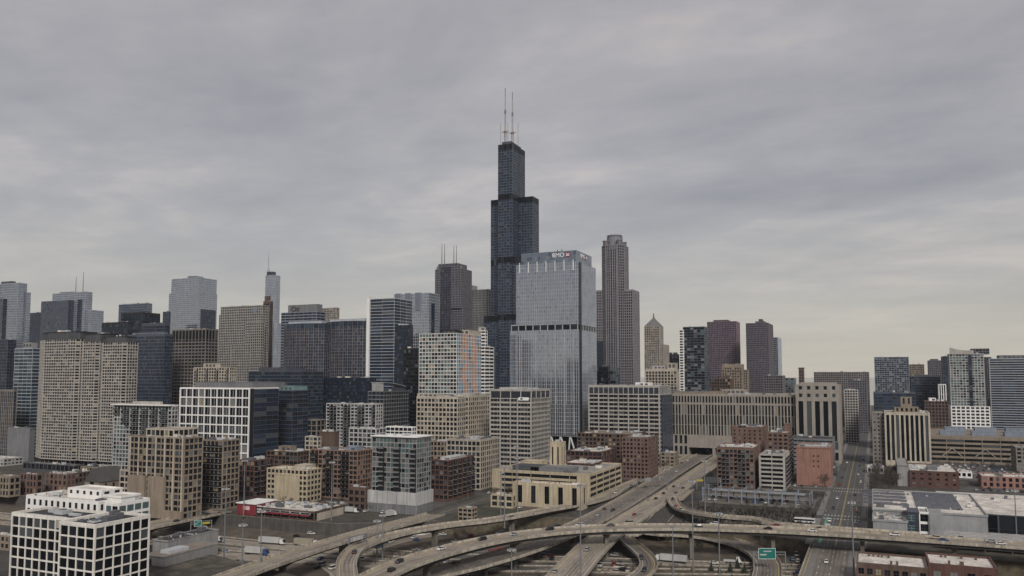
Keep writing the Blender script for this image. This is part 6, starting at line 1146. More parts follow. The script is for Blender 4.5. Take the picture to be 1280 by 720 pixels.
def lot(name, x0, y0, nx, ny, dx, dy, seed, head=0.0, z=.03, fill=.8, rows='row'):
    """rows of parked cars; nx rows going away from the viewpoint, ny cars in each row counted from the right (south) end"""
    rnd = random.Random(seed)
    for i in range(nx):
        c = 0
        for j in range(ny):
            if rnd.random() > fill: continue
            col = rnd.choice(('white', 'white', 'silver', 'grey', 'black', 'dark', 'red', 'blue', 'beige', 'silver', 'white')); kd = rnd.choice(('car', 'suv', 'car', 'suv', 'car'))
            lab = '%s %s %s from the right, %s of the %s' % (col, 'car' if kd == 'car' else 'tall car', LOTN[c], 'only row' if nx == 1 else '%s row' % LOTN[i], name)
            car(kd, col, x0 + dx * i + rnd.uniform(-.3, .3), y0 + dy * j + rnd.uniform(-.15, .15), z, head + rnd.choice((0, pi)) + rnd.uniform(-.03, .03), lab, 'car', 'cars parked in the ' + name, parts=False); c += 1
lot('restaurant car park', 414.5, 320, 1, 14, 6, 4.2, 1, fill=.8, head=.1)
lot('street side restaurant car park', 470, 284, 3, 8, 9, 4.6, 2, fill=.7)
lot('big right hand car park', 808, -172, 9, 19, 15, 5.6, 3, fill=.75)
lot('pink block car park', 733, -150, 2, 16, 12, 5.2, 5, fill=.75)
lot('far left car park', 716, 446, 7, 18, 16, 9.5, 6, fill=.7)
lot('raised parking deck', 579, 44, 2, 16, 12, 4.2, 7, z=2.92, fill=.55)
lot('yard by the salmon block', 603, 42, 1, 4, 8, 4, 8, fill=1)
lot('interchange middle car park', 350, 180, 1, 6, 6, 6.5, 9, z=LOW + .08, fill=.8)
lot('strip beneath the expressway', 352, 146, 1, 5, 6, 4.4, 10, z=LOW + .08, fill=.8)
lot('dirt lot by the college', 508, 222, 1, 5, 7, 5.0, 12, z=.05, fill=.8)
lot('kerb behind the college', 560, 270.5, 1, 1, 6, 3, 13, fill=1)
lot('street below the grid slabs', 648, 430, 3, 20, 11, 7.5, 31, fill=.7)
lot('lot by the brick row', 566, 420, 3, 14, 10, 6.5, 32, fill=.6)
lot('lot right of the restaurant', 452, 296, 2, 9, 7, 4.5, 33, fill=.75)
lot('lot behind the salmon block', 700, 44, 5, 10, 12, 5.5, 34, fill=.7)
lot('expressway side lot', 745, 186, 3, 6, 14, 5.5, 35, fill=.8)
def lorry(x, y, z, head, tl, cabc, box, label, cat='lorry', group=None, tall=2.9):
    e = empty('lorry', (x, y, z), label, cat, group, head); mb = pmat('trailer ' + box, tuple(c * .68 for c in CARCOL[box]), .5, var=.08, scale=.4, streak=.1); mc = paint(cabc)
    b = MB(); b.box(-tl / 2, tl / 2, -1.28, 1.28, 1.05, 1.05 + tall, mb); b.build('trailer', e)
    b = MB(); b.box(-tl / 2 + .2, tl / 2, -1.0, 1.0, .75, 1.04, W['dgrey']); b.build('chassis', e)
    c0 = tl / 2 + .5; b = MB(); b.hexa([(c0, -1.2, .7), (c0 + 2.9, -1.15, .7), (c0 + 2.9, 1.15, .7), (c0, 1.2, .7), (c0, -1.15, 3.3), (c0 + 1.4, -1.1, 3.3), (c0 + 1.4, 1.1, 3.3), (c0, 1.15, 3.3)], mc); b.build('cab', e)
    b = MB(); b.hexa([(c0 + 2.95, -1.05, 1.6), (c0 + 2.97, -1.05, 1.6), (c0 + 2.97, 1.05, 1.6), (c0 + 2.95, 1.05, 1.6), (c0 + 1.62, -1.0, 3.05), (c0 + 1.66, -1.0, 3.05), (c0 + 1.66, 1.0, 3.05), (c0 + 1.62, 1.0, 3.05)], M_GLAS); b.build('windscreen', e)
    b = MB(); b.box(tl / 2, c0, -.6, .6, .8, 1.3, W['dgrey']); b.build('coupling', e)
    for wx in ([-tl / 2 + 1.2, -tl / 2 + 2.4] if tl > 9 else [-tl / 2 + 1.5]) + [c0 + .4, c0 + 2.2]:
        for sy in (-1, 1):
            b = MB(); n = 12; r = .5; y0, y1 = sy * .85, sy * 1.26; b.v += [(wx + r * cos(2 * pi * k / n), y0, .5 + r * sin(2 * pi * k / n)) for k in range(n)] + [(wx + r * cos(2 * pi * k / n), y1, .5 + r * sin(2 * pi * k / n)) for k in range(n)]; b.mi(M_TYRE)
            for k in range(n): b.f.append((k, (k + 1) % n, n + (k + 1) % n, n + k)); b.m.append(0)
            b.f.append(tuple(range(n))); b.f.append(tuple(range(n, 2 * n))); b.m += [0, 0]; b.build('wheel', e)
    return e
def place_lorry(px, py, z, tl, cab_, box, label, south=False, head=None, **k):
    v = on_z(px, py, z); lorry(v.x, v.y, z, head if head is not None else (-pi / 2 + .12 if south else pi / 2 + .05), tl, cab_, box, label, **k)
ZL = LOW + .06
place_lorry(337, 680, ZL, 13.5, 'white', 'white', 'white articulated lorry in the far lanes below the retaining wall', south=True)
place_lorry(318, 693, ZL, 11, 'blue', 'white', 'white box lorry with a dark blue cab in the near motorway lanes', south=True)
place_lorry(262, 677.5, ZL, 10, 'white', 'white', 'white box lorry half hidden behind the grey depot roof', south=True)
place_lorry(380, 682, ZL, 12, 'white', 'beige', 'cream trailer lorry partly covered by the slip road bridge', south=True)
place_lorry(842, 703, ZL, 14, 'white', 'white', 'long white articulated lorry right of the S shaped ramp', south=False)
place_lorry(621, 695, ZL, 12, 'red', 'red', 'dark red lorry parked under the flyover in the middle of the interchange', head=-.2)
place_lorry(912, 704, ZL, 6, 'white', 'white', 'white tow truck with a short flat body left of the lower ramp', south=True, tall=.7)
place_lorry(748, 698, ZL, 7, 'white', 'white', 'white box trailer standing beneath the eastbound carriageway', head=.3)
place_lorry(437, 641, .03, 6, 'white', 'white', 'white box lorry parked by the restaurant street corner', head=-1.4)
place_lorry(487, 646, .03, 5, 'white', 'white', 'white box van lorry standing where the slip road reaches the street', head=-.2, tall=3.2)
place_lorry(1035, 664, .05, 5, 'beige', 'white', 'small white delivery lorry on the avenue beside the green cycle lane', head=pi)
for px, py, k, c, l, h in ((389, 668, 'suv', 'white', 'white car in the motorway lane at the foot of the retaining wall', -1.5), (371, 671, 'car', 'black', 'black car behind the white one at the foot of the retaining wall', -1.5), (262, 692, 'suv', 'dark', 'dark car in the motorway lanes by the depot corner', -1.5), (283, 690, 'car', 'silver', 'silver car in the motorway lanes left of the box lorry', -1.5), (297, 703, 'car', 'grey', 'grey car in the nearest motorway lane above the grass', -1.5), (893, 705, 'car', 'white', 'white car right behind the tow truck', -1.45), (275, 680, 'suv', 'black', 'black car in front of the half hidden box lorry', -1.5),
                      (545, 704, 'suv', 'black', 'black car parked under the flyover left of its big pier', .2), (556, 706, 'car', 'white', 'white car parked under the flyover left of its big pier', .2), (578, 702, 'car', 'dark', 'dark car parked right of the big flyover pier', .3), (450, 700, 'van', 'white', 'white van parked inside the loop ramp', 1.2)):
    v = on_z(px, py, ZL); car(k, c, v.x, v.y, ZL + .02, h, l, 'van' if k == 'van' else 'car', 'cars on the sunken motorway')
def strays():
    rnd = random.Random(99); n = 0
    for where, bx, cnt in (('under the left ramps', (462, 600, 668, 690), 11), ('between the flyover and the westbound carriageway', (600, 700, 688, 716), 12), ('under the eastbound carriageway', (735, 792, 690, 717), 12), ('beside the avenue bridge', (990, 1002, 684, 716), 4), ('behind the loop ramp bend', (395, 425, 690, 716), 4), ('below the flyover at the right', (1075, 1240, 682, 690), 9)):
        c = 0
        for _ in range(cnt * 5):
            if c >= cnt: break
            px, py = rnd.uniform(bx[0], bx[1]), rnd.uniform(bx[2], bx[3]); v = on_z(px, py, ZL)
            if any(abs(v.x - q[0]) < 5 and abs(v.y - q[1]) < 3 for q in STRAY): continue
            STRAY.append((v.x, v.y)); col = rnd.choice(('white', 'silver', 'white', 'black', 'dark', 'grey', 'beige', 'red', 'blue')); kd = rnd.choice(('car', 'suv', 'van'))
            car(kd, col, v.x, v.y, ZL + .03, rnd.choice((.1, 1.6, 3.2)) + rnd.uniform(-.1, .1), '%s %s parked low down %s, %s there' % (col, {'car': 'car', 'suv': 'tall car', 'van': 'van'}[kd], where, LOTN[c]), 'van' if kd == 'van' else 'car', 'vehicles parked under the ramps', parts=False); c += 1
STRAY = []
strays()
def barrier(pts, z, label, name='concrete_barrier'):
    cl = spline([(p[0], p[1], z) for p in pts], 6); e = empty(name, (cl[0].x, cl[0].y, z), label, 'barrier', 'low barriers of the motorway')
    b = MB()
    for i in range(len(cl) - 1):
        a, c = cl[i], cl[i + 1]; L = (c - a).length; u = ((c.x - a.x) / L, (c.y - a.y) / L); b.fbox(a, u, (u[1], -u[0]), 0, L + .02, -.25, .25, z, z + .55, M_PIER); b.fbox(a, u, (u[1], -u[0]), .01, L, -.12, .12, z + .551, z + 1.1, M_BARR)
    b.build('barrier_run', e, (cl[0].x, cl[0].y, z))
for off, lb in ((-6.5, 'west'), (6.5, 'east'), (-22, 'outer west'), (21.5, 'outer east')):
    barrier([(353 + off, 900), (353 + off, 600), (353 + off, 330), (360 + off * .9, 270), (374 + off * .9, 200), (392 + off * .8, 150), (409 + off * .7, 96), (424 + off * .6, 50), (430 + off * .6, 0), (430 + off * .6, -200)], LOW, 'long low concrete barrier along the %s side of the middle motorway lanes' % lb)
# a bus waiting under the curve by the avenue
v = on_z(1006, 653.5, .05)
def bus(x, y, z, head, label):
    e = empty('bus', (x, y, z), label, 'bus', None, head); b = MB(); b.box(-6, 6, -1.25, 1.25, .45, 3.0, paint('white')); b.build('body', e); b = MB(); b.box(-5.7, 6.03, -1.28, 1.28, 1.4, 2.45, M_GLAS); b.build('window_band', e); b = MB(); b.box(-4, 2, -.8, .8, 3.0, 3.3, W['lgrey']); b.build('roof_unit', e)
    for wx in (-3.6, 3.8):
        for sy in (-1, 1): b = MB(); b.box(wx - .5, wx + .5, sy * 1.0 - .2, sy * 1.0 + .28, 0, .98, M_TYRE); b.build('wheel', e)
bus(v.x, v.y, .03, pi / 2, 'white bus standing behind the flyover left of the avenue')
# ------------------------------------------------------------------ masts, gantries and signs
M_POLE = pmat('galvanised pole', (.16, .165, .175), .5, var=.1, scale=1); M_SGN = pmat('gantry sign green', (.005, .13, .105), .5, var=.08, scale=1); M_SGB = pmat('sign back', (.05, .05, .055), .5, var=0); M_YS = pmat('sign yellow', (.36, .29, .05), .5, var=0)
def mast(px, ytop, ybase, zb, label, arms=3, r=.42):
    b0 = on_z(px, ybase, zb); top = zat(ytop, b0.x, b0.y); e = empty('lighting_mast', (b0.x, b0.y, zb), label, 'light mast', 'tall lighting masts'); h = top - zb
    b = MB(); b.cyl(0, 0, 0, h, r, M_POLE, 8, r1=r * .45); b.build('pole', e); b = MB(); b.cyl(0, 0, 0, .8, r * 2, M_PIER, 8); b.build('foot', e)
    if arms:
        b = MB(); b.cyl(0, 0, h - .5, h + .1, 1.3, M_POLE, 10); b.build('lamp_ring', e)
        for k in range(6): a = k * pi / 3; b = MB(); b.box(1.5 * cos(a) - .45, 1.5 * cos(a) + .45, 1.5 * sin(a) - .35, 1.5 * sin(a) + .35, h - .9, h - .2, W['lgrey']); b.build('lamp', e)
for a in ((280, 610, 702, LOW, 'thin lighting mast left of the white articulated lorry'), (304.5, 575, 646, 0, 'lighting mast at the left end of the red fronted restaurant'), (302, 655, 735, LOW, 'short mast with a bright lamp ring in front of the motorway lorries'), (325, 638, 735, LOW, 'lighting mast crossing the red restaurant front down to the slip road'), (414, 577, 651, 0, 'lighting mast right of the restaurant roof'), (471, 650, 703, LOW, 'left mast of the close pair inside the loop ramp'), (478, 643, 702, LOW, 'right mast of the close pair inside the loop ramp'), (626, 590, 645, 0, 'lighting mast left of the yellow hall porch'), (630.6, 585, 660, 0, 'lighting mast a step right of the porch mast'), (647, 572, 640, 0, 'lighting mast in front of the yellow hall'), (726, 606, 742, LOW, 'tallest centre mast crossing the flyover by the white pickup'), (639.5, 686, 745, LOW, 'mast with a bright lamp ring below the flyover'),
          (866.7, 600, 715, LOW, 'mast crossing the flyover above the articulated lorry'), (881.5, 575, 642, 0, 'stout grey mast beside the black gantry sign'), (900, 641, 738, LOW, 'mast with lamp ring on the flyover by the white car'), (841.7, 659, 738, LOW, 'mast rising through the gap left of the articulated lorry'), (1068, 627, 740, LOW, 'mast at the corner of the grey market wall'), (1271, 612, 676, 0, 'mast at the right edge before the white warehouse roof'), (645.5, 557, 625, 0, 'slim mast in front of the banded pale office tower'), (834, 586, 612, .8, 'small mast between the two expressway carriageways')):
    mast(*a)
def gantry(px0, px1, ybase0, ybase1, z, hgt, signs, label):
    a = on_z(px0, ybase0, z); c = on_z(px1, ybase1, z); e = empty('sign_gantry', (a.x, a.y, z), label, 'sign gantry'); d = Vector((c.x - a.x, c.y - a.y, 0)); L = d.length; d.normalize(); n = Vector((d.y, -d.x, 0)); o = (0, 0); u = (d.x, d.y)
    if n.x > 0: n = -n
    nn = (n.x, n.y)
    for s_ in (0, L): b = MB(); b.fbox(o, u, nn, s_ - .25, s_ + .25, -.25, .25, 0, hgt + 1.6, M_POLE); b.build('post', e)
    for zz in (hgt, hgt + 1.3): b = MB(); b.fbox(o, u, nn, .25, L - .25, -.5, -.3, zz, zz + .22, M_POLE); b.fbox(o, u, nn, .25, L - .25, .3, .45, zz, zz + .22, M_POLE); b.build('truss_beam', e)
    b = MB()
    for k in range(int(L / 2.5)): P = lambda aa, zz: (u[0] * aa, u[1] * aa, zz); b.tube(P(k * 2.5 + .3, hgt + .2), P(k * 2.5 + 1.5, hgt + 1.3), .09, .09, M_POLE); b.tube(P(k * 2.5 + 1.5, hgt + 1.3), P(k * 2.5 + 2.7, hgt + .2), .09, .09, M_POLE)
    b.build('truss_bracing', e)
    for f, wd, ht, mt, lines in signs:
        cx = L * f; b = MB(); b.fbox(o, u, nn, cx - wd / 2, cx + wd / 2, .5, .62, hgt - ht * .35, hgt + ht * .65, mt); sg = b.build('sign_panel', e)
        if lines:
            b = MB(); z0, z1 = hgt - ht * .35, hgt + ht * .65
            for p in ((cx - wd / 2, cx + wd / 2, z1 - .15, z1), (cx - wd / 2, cx + wd / 2, z0, z0 + .15), (cx - wd / 2, cx - wd / 2 + .15, z0 + .16, z1 - .16), (cx + wd / 2 - .15, cx + wd / 2, z0 + .16, z1 - .16)): b.fbox(o, u, nn, p[0], p[1], .625, .66, p[2], p[3], MATS['sign white'])
            b.build('sign_border', sg)
            b = MB(); b.fbox(o, u, nn, cx - wd * .42, cx - wd * .02, .625, .655, z0 + ht * .34, z0 + ht * .46, W['lgrey']); b.build('pale_strip', sg); b = MB(); b.fbox(o, u, nn, cx - wd * .2, cx + wd * .25, .625, .655, z0 + ht * .66, z0 + ht * .76, W['lgrey']); b.build('pale_strip', sg)
    return e
g = gantry(942, 982, 712, 712, -4, 7.0, [(.42, 8.4, 5.2, M_SGN, 1)], 'big green direction sign on a gantry over the lower ramp')
gantry(871, 901, 612, 612, .8, 7.0, [(.62, 9.5, 4.6, M_SGB, 0), (.12, 5, 1.6, M_YS, 0)], 'gantry with a black sign back and a small yellow sign over the eastbound carriageway')
gantry(238, 264, 674, 671, LOW, 8.5, [(.32, 4.2, 3.6, M_SGN, 1), (.72, 4.4, 1.3, M_YS, 0)], 'green and yellow signs under the left street bridge')
gantry(797, 836, 613, 608, .8, 7, [(.3, 7, 3, W['grey'], 0), (.75, 6, 3, W['grey'], 0)], 'gantry with pale grey sign backs across the westbound carriageway')
gantry(436, 458, 690, 684, 3, 5.5, [(.4, 9, 2.0, W['lgrey'], 0)], 'pale overhead sign back above the slip road and loop ramp')
def street_lamp(x, y, z, h, rot, label):
    e = empty('street_lamp', (x, y, z), label, 'street lamp', 'street lamps', rot); b = MB(); b.cyl(0, 0, 0, h, .12, M_POLE, 6, r1=.07); b.build('pole', e); b = MB(); b.tube((0, 0, h - .1), (2.4, 0, h + .5), .06, .05, M_POLE, 5); b.build('arm', e); b = MB(); b.box(2.2, 3.0, -.16, .16, h + .42, h + .58, W['lgrey']); b.build('lamp_head', e); return e
k = 0
for x in range(480, 900, 42):
    for y, rt in ((8.4, pi / 2), (33, -pi / 2)):
        street_lamp(x, y, .14, 10, rt, '%s street lamp along the %s kerb of the avenue counted from the flyover' % (LOTN[(x - 480) // 42], 'south' if y < 20 else 'north'))
for n, x in enumerate(range(560, 880, 40)): street_lamp(x, 154.5, .9, 12, pi / 2, '%s lamp post between the two expressway carriageways counted from the flyover' % LOTN[n])
for n, x in enumerate(range(452, 700, 36)): street_lamp(x, 270.5, 0, 9, -pi / 2, '%s lamp post of the street beside the glassy corner tower' % LOTN[n])
def signal(x, y, rot, label):
    e = empty('traffic_signal', (x, y, .0), label, 'traffic light', 'traffic lights of the avenue', rot); b = MB(); b.cyl(0, 0, 0, 6, .12, W['black'], 6); b.build('pole', e); b = MB(); b.tube((0, 0, 5.8), (6, 0, 6), .08, .06, W['black'], 5); b.build('arm', e); b = MB(); b.box(5.6, 6, -.2, .2, 5.0, 6.1, M_YS); b.build('signal_head', e)
for x, y, r, l in ((547, 35, -pi / 2, 'traffic light at the north corner of the first avenue crossing'), (566, 6, pi / 2, 'traffic light at the south corner of the first avenue crossing'), (680, 35, -pi / 2, 'traffic light at the north corner of the second avenue crossing'), (700, 6, pi / 2, 'traffic light at the south corner of the second avenue crossing')): signal(x, y, r, l)
# ------------------------------------------------------------------ bare trees, bushes, conifers
M_BARK = pmat('winter bark', (.075, .058, .046), .95, var=.2, scale=2); M_TWIG = pmat('bare twigs', (.060, .046, .038), 1, var=.3, scale=1.2); M_CON = pmat('conifer needles', (.018, .026, .016), 1, var=.4, scale=2)
def tree_meshes(seed, h, spread):
    rnd = random.Random(seed); tr = MB(); cr = MB(); tr.cyl(0, 0, 0, h * .34, .2, M_BARK, 6, r1=.14)
    def grow(p, d, L, r, lv):
        q = p + d * L; (tr if lv == 0 else cr).tube(p, q, r, r * .62, M_BARK if lv < 2 else M_TWIG, 4 if lv < 2 else 3)
        if lv >= 4: return
        for _ in range(3 if lv < 3 else 3):
            n = Vector((rnd.gauss(0, 1), rnd.gauss(0, 1), rnd.gauss(.25, .6))).normalized(); nd = (d * .9 + n * .75 * spread).normalized(); grow(p.lerp(q, rnd.uniform(.55, 1)), nd, L * rnd.uniform(.6, .82), max(r * .66, .045), lv + 1)
    for k in range(5):
        a = 2 * pi * k / 5 + rnd.random(); grow(Vector((0, 0, h * rnd.uniform(.26, .36))), Vector((cos(a) * .7, sin(a) * .7, .95)).normalized(), h * .26, .12, 1)
    return tr.mesh('trunk'), cr.mesh('crown')
TREES = [tree_meshes(i, 9, 1.0 + .15 * i) for i in range(4)]
TN = 0
def tree(x, y, z, s, lab, rnd, grp):
    global TN
    t, c = TREES[rnd.randrange(4)]; e = empty('bare_tree', (x, y, z), lab, 'tree', grp, rnd.uniform(0, 6.28)); e.scale = (s, s, s * rnd.uniform(.9, 1.15))
    for nm, me in (('trunk', t), ('crown', c)): o = bpy.data.objects.new(nm, me); scene.collection.objects.link(o); o.parent = e
def row(n, p, q, where, seed, z=0, s=(.7, 1.15), jit=3):
    rnd = random.Random(seed)
    for k in range(n):
        f = (k + .5) / n; tree(p[0] + (q[0] - p[0]) * f + rnd.uniform(-jit, jit), p[1] + (q[1] - p[1]) * f + rnd.uniform(-jit, jit), z, rnd.uniform(*s), 'bare winter tree, %s from the left %s' % (LOTN[k % 20], where), rnd, 'bare trees ' + where)
row(16, (540, 112), (548, 36), 'in the thicket below the raised parking deck', 1, s=(.55, .85)); row(14, (558, 115), (561, 36), 'against the wall of the raised parking deck', 2, s=(.5, .8), jit=1.5)
row(12, (626, 100), (618, 34), 'between the parking deck and the brick apartment blocks', 3, s=(.8, 1.2)); row(9, (560, 42), (640, 39), 'beside the avenue left pavement', 4, s=(.6, .9), jit=1.5)
row(14, (690, 38.5), (860, 38.5), 'along the far left kerb of the avenue', 5, jit=1, s=(1.1, 1.6)); row(14, (650, 0), (850, -1), 'along the far right kerb of the avenue', 6, jit=1.5, s=(1.1, 1.7)); row(14, (700, -8), (790, -12), 'in the grove left of the art deco hall', 7, s=(1.4, 2.0), jit=6)
row(12, (556, 236), (560, 196), 'in front of the yellow hall', 8, s=(.6, .95)); row(9, (545, 262), (560, 250), 'by the porch left of the yellow hall', 9, s=(.7, 1), jit=5)
row(16, (740, 430), (730, 330), 'at the foot of the window grid slabs', 10, s=(1, 1.6), jit=8); row(12, (620, 470), (600, 405), 'around the stone church', 11, s=(.8, 1.3), jit=6); row(12, (560, 640), (620, 480), 'above the railway at the left margin', 12, s=(.8, 1.2), jit=8)
row(8, (760, 182), (850, 198), 'on the expressway verge before the portal', 13, s=(.8, 1.2), jit=4); row(8, (352, 200), (340, 175), 'in the low ground below the westbound carriageway', 14, z=LOW, s=(.9, 1.2), jit=5); row(7, (412, 396), (409, 322), 'on the strip above the retaining wall', 15, s=(.35, .5), jit=.8)
row(8, (600, -120), (640, -118), 'beside the low pink brick block', 16, s=(.6, 1), jit=3); row(8, (900, -40), (905, -120), 'in front of the long garage', 17, s=(.8, 1.2), jit=3); row(10, (466, 300), (470, 345), 'beside the restaurant street corner', 18, s=(.5, .8), jit=3)
row(10, (474, 106), (484, 60), 'in the scrub behind the flyover', 19, z=-1.5, s=(.4, .65), jit=3)
row(18, (700, 600), (690, 400), 'in the grove below the nearest grid slab', 21, s=(1.1, 1.7), jit=9); row(14, (630, 520), (560, 420), 'between the church and the tan lofts', 22, s=(.9, 1.3), jit=7)
row(16, (450, 380), (458, 290), 'behind the red fronted restaurant', 23, s=(.6, .9), jit=2); row(12, (880, 100), (870, 60), 'before the base of the colonnaded block', 24, s=(.9, 1.3), jit=4); row(14, (700, 128), (860, 134), 'along the right side of the expressway', 25, s=(.7, 1.1), jit=3)
row(10, (566, 262), (660, 250), 'between the dirt lot and the red brick block', 26, s=(.6, .9), jit=3)
row(12, (352, 236), (402, 212), 'in the low ground inside the loop ramp', 27, z=LOW, s=(.5, .9), jit=6); row(10, (400, 214), (448, 232), 'in the low ground behind the loop ramp', 28, z=LOW, s=(.5, .9), jit=5)
row(10, (396, 122), (404, 92), 'on the brown bank beside the articulated lorry', 29, z=LOW, s=(.35, .6), jit=6); row(12, (452, 72), (466, 116), 'behind the lower ramp beneath the flyover', 30, z=LOW, s=(.5, .8), jit=4)
rnd = random.Random(3); b = MB()
for k in range(7):
    for j in range(9): a = 2 * pi * j / 9
cm = MB()
for lv in range(6):
    z0 = .4 + lv * .55; r = 1.25 - lv * .19; n = 11
    for j in range(n): a, c = 2 * pi * j / n + lv * .3, 2 * pi * (j + .8) / n + lv * .3; rr = r * (.85 + .3 * rnd.random()); cm.tri((rr * cos(a), rr * sin(a), z0 - .15), (rr * cos(c), rr * sin(c), z0 - .1), (0, 0, z0 + .95), M_CON)
CONM = cm.mesh('foliage'); tm = MB(); tm.cyl(0, 0, 0, .8, .1, M_BARK, 6); TM = tm.mesh('trunk')
for k, (px, py) in enumerate(((889, 714), (899.5, 719), (913, 714.5), (922, 710), (931, 716), (656, 668.5), (536, 711), (524, 712))):
    v = on_z(px, py, LOW); e = empty('conifer', (v.x, v.y, LOW), 'small dark conifer on the low ground, %s of those seen from the %s' % (LOTN[k], 'right verge'), 'tree', 'small conifers', k); e.scale = (1.25, 1.25, 1.3)
    for nm, me in (('foliage', CONM), ('trunk', TM)): o = bpy.data.objects.new(nm, me); scene.collection.objects.link(o); o.parent = e
# scrub on the banks
def scrub(label, pts, n, seed, z=0, h=1.6):
    rnd = random.Random(seed); b = MB(); xs = [p[0] for p in pts]; ys = [p[1] for p in pts]
    for _ in range(n):
        x, y = rnd.uniform(min(xs), max(xs)), rnd.uniform(min(ys), max(ys))
        for _ in range(26): a = rnd.uniform(0, 6.28); r = rnd.uniform(.2, 1.2); hh = rnd.uniform(.4, h); w_ = .11; b.tri((x - w_, y, z), (x + w_, y + w_, z), (x + r * cos(a), y + r * sin(a), z + hh), M_TWIG)
    tag(b.build('scrub'), label, 'scrub', kind='stuff')
scrub('dark scrub under the left ramps', [(360, 205), (455, 240)], 130, 5, z=LOW, h=1.6); scrub('dark scrub under the expressway bridges', [(335, 140), (400, 160)], 70, 6, z=LOW, h=1.3); scrub('dark scrub by the avenue bridge', [(405, 32), (452, 70)], 80, 7, z=LOW, h=1.8); scrub('scrub around the left margin buildings', [(440, 410), (600, 640)], 260, 8, h=1.6); scrub('scrub in the verge before the college', [(486, 200), (556, 216)], 60, 9, h=1.2)
scrub('low brown winter scrub below the parking deck', [(505, 36), (562, 114)], 420, 1, h=2.6); scrub('brown scrub by the ramps', [(486, 60), (505, 112)], 110, 2, h=1.8); scrub('brown scrub above the retaining wall', [(406, 322), (409, 396)], 90, 3, h=1.4); scrub('brown scrub on the low ground', [(380, 110), (440, 128)], 60, 4, z=LOW, h=1.4)
# ------------------------------------------------------------------ far city and air
def far_city():
    rnd = random.Random(21); n = 0; kinds = ('pale brick', 'brown brick', 'grey concrete', 'dark glass', 'limestone', 'red brick'); ws = ('tan', 'brown', 'grey', 'slate', 'lime', 'rust')
    cells = [(X, Y) for X in (720, 820, 930, 1040, 1210, 1330, 1480, 1640, 1800) for Y in range(-760, 1250, 70)]
    for X, Y in cells:
        w_, l_ = rnd.uniform(34, 62), rnd.uniform(34, 56); x0, y0 = X + rnd.uniform(0, 15), Y + rnd.uniform(2, 10); x1, y1 = x0 + w_, y0 + l_
        if -12 < y1 and y0 < 50: continue
        if y0 < 60 and x0 < 985: continue
        if y0 > 125 and y1 < 200 + 0 and x0 < 900: continue
        if any(x0 < q[1] + 4 and x1 > q[0] - 4 and y0 < q[3] + 4 and y1 > q[2] - 4 for q in OCC): continue
        d = depth_of(x0, y0); px = 640 + FOC * (x0 * HY - y0 * HX) / d
        if not -30 < px < 1310: continue
        h = 90 - (2 + rnd.random() ** 1.5 * 55) * d / 1000 * .5
        h = max(9, min(h, 70)) * rnd.uniform(.5, 1)
        if X < 900: h = min(h, rnd.uniform(10, 26))
        k = rnd.randrange(6); s = Bld('background_building', '%s building of the background city, about %d storeys, %s' % (kinds[k], h / 4, 'x'), 'building', x0, y0)
        s.root['label'] = BGLAB(n, kinds[k], px, h); n += 1
        s.rect(x0, x1, y0, y1, 0, h, S(3.9, rnd.choice((3.4, 4.2, 5)), .3 if k == 3 else 1.3, 1.0 if k == 3 else 1.6, ws[k], 'navy' if k == 3 else 'std', t=.35, cap=1), roof=rnd.choice(('roofg', 'roofd', 'roofw', 'roofb')), units=2)
        s.done()
KEEP = None
USED = {}
def BGLAB(n, kd, px, h):
    best = min(NAMED, key=lambda q: abs(q[0] - px)); side = 'left' if px < best[0] else 'right'
    l = '%s block of the background, %s of the %s' % (kd, side, best[1]); k = USED.get(l, 0); USED[l] = k + 1
    return l if k == 0 else '%s nearest %s' % (LOTN[k], l)
NAMED = []
for o in list(scene.objects):
    if o.parent is None and o.type == 'EMPTY' and o.get('category') in ('skyscraper', 'office building', 'apartment tower', 'apartment building', 'building'):
        d = depth_of(o.location.x, o.location.y)
        if d > 500: NAMED.append((640 + FOC * (o.location.x * HY - o.location.y * HX) / d, o.name.split('.')[0].replace('_', ' ')))
far_city()
b = MB(); b.box(-60, 2690, -2600, 3600, -9, 560, M_GROUND); hz = b.build('haze')
hm = bpy.data.materials.new('thin city haze'); hm.use_nodes = True; t = hm.node_tree; t.nodes.clear(); o_ = t.nodes.new('ShaderNodeOutputMaterial'); v_ = t.nodes.new('ShaderNodeVolumePrincipled')
v_.inputs['Color'].default_value = (.80, .86, .95, 1); v_.inputs['Density'].default_value = 0.00004; v_.inputs['Anisotropy'].default_value = .2; t.links.new(v_.outputs[0], o_.inputs['Volume'])
hz.data.materials.clear(); hz.data.materials.append(hm); tag(hz, 'thin grey air over the whole city', None, kind='stuff')
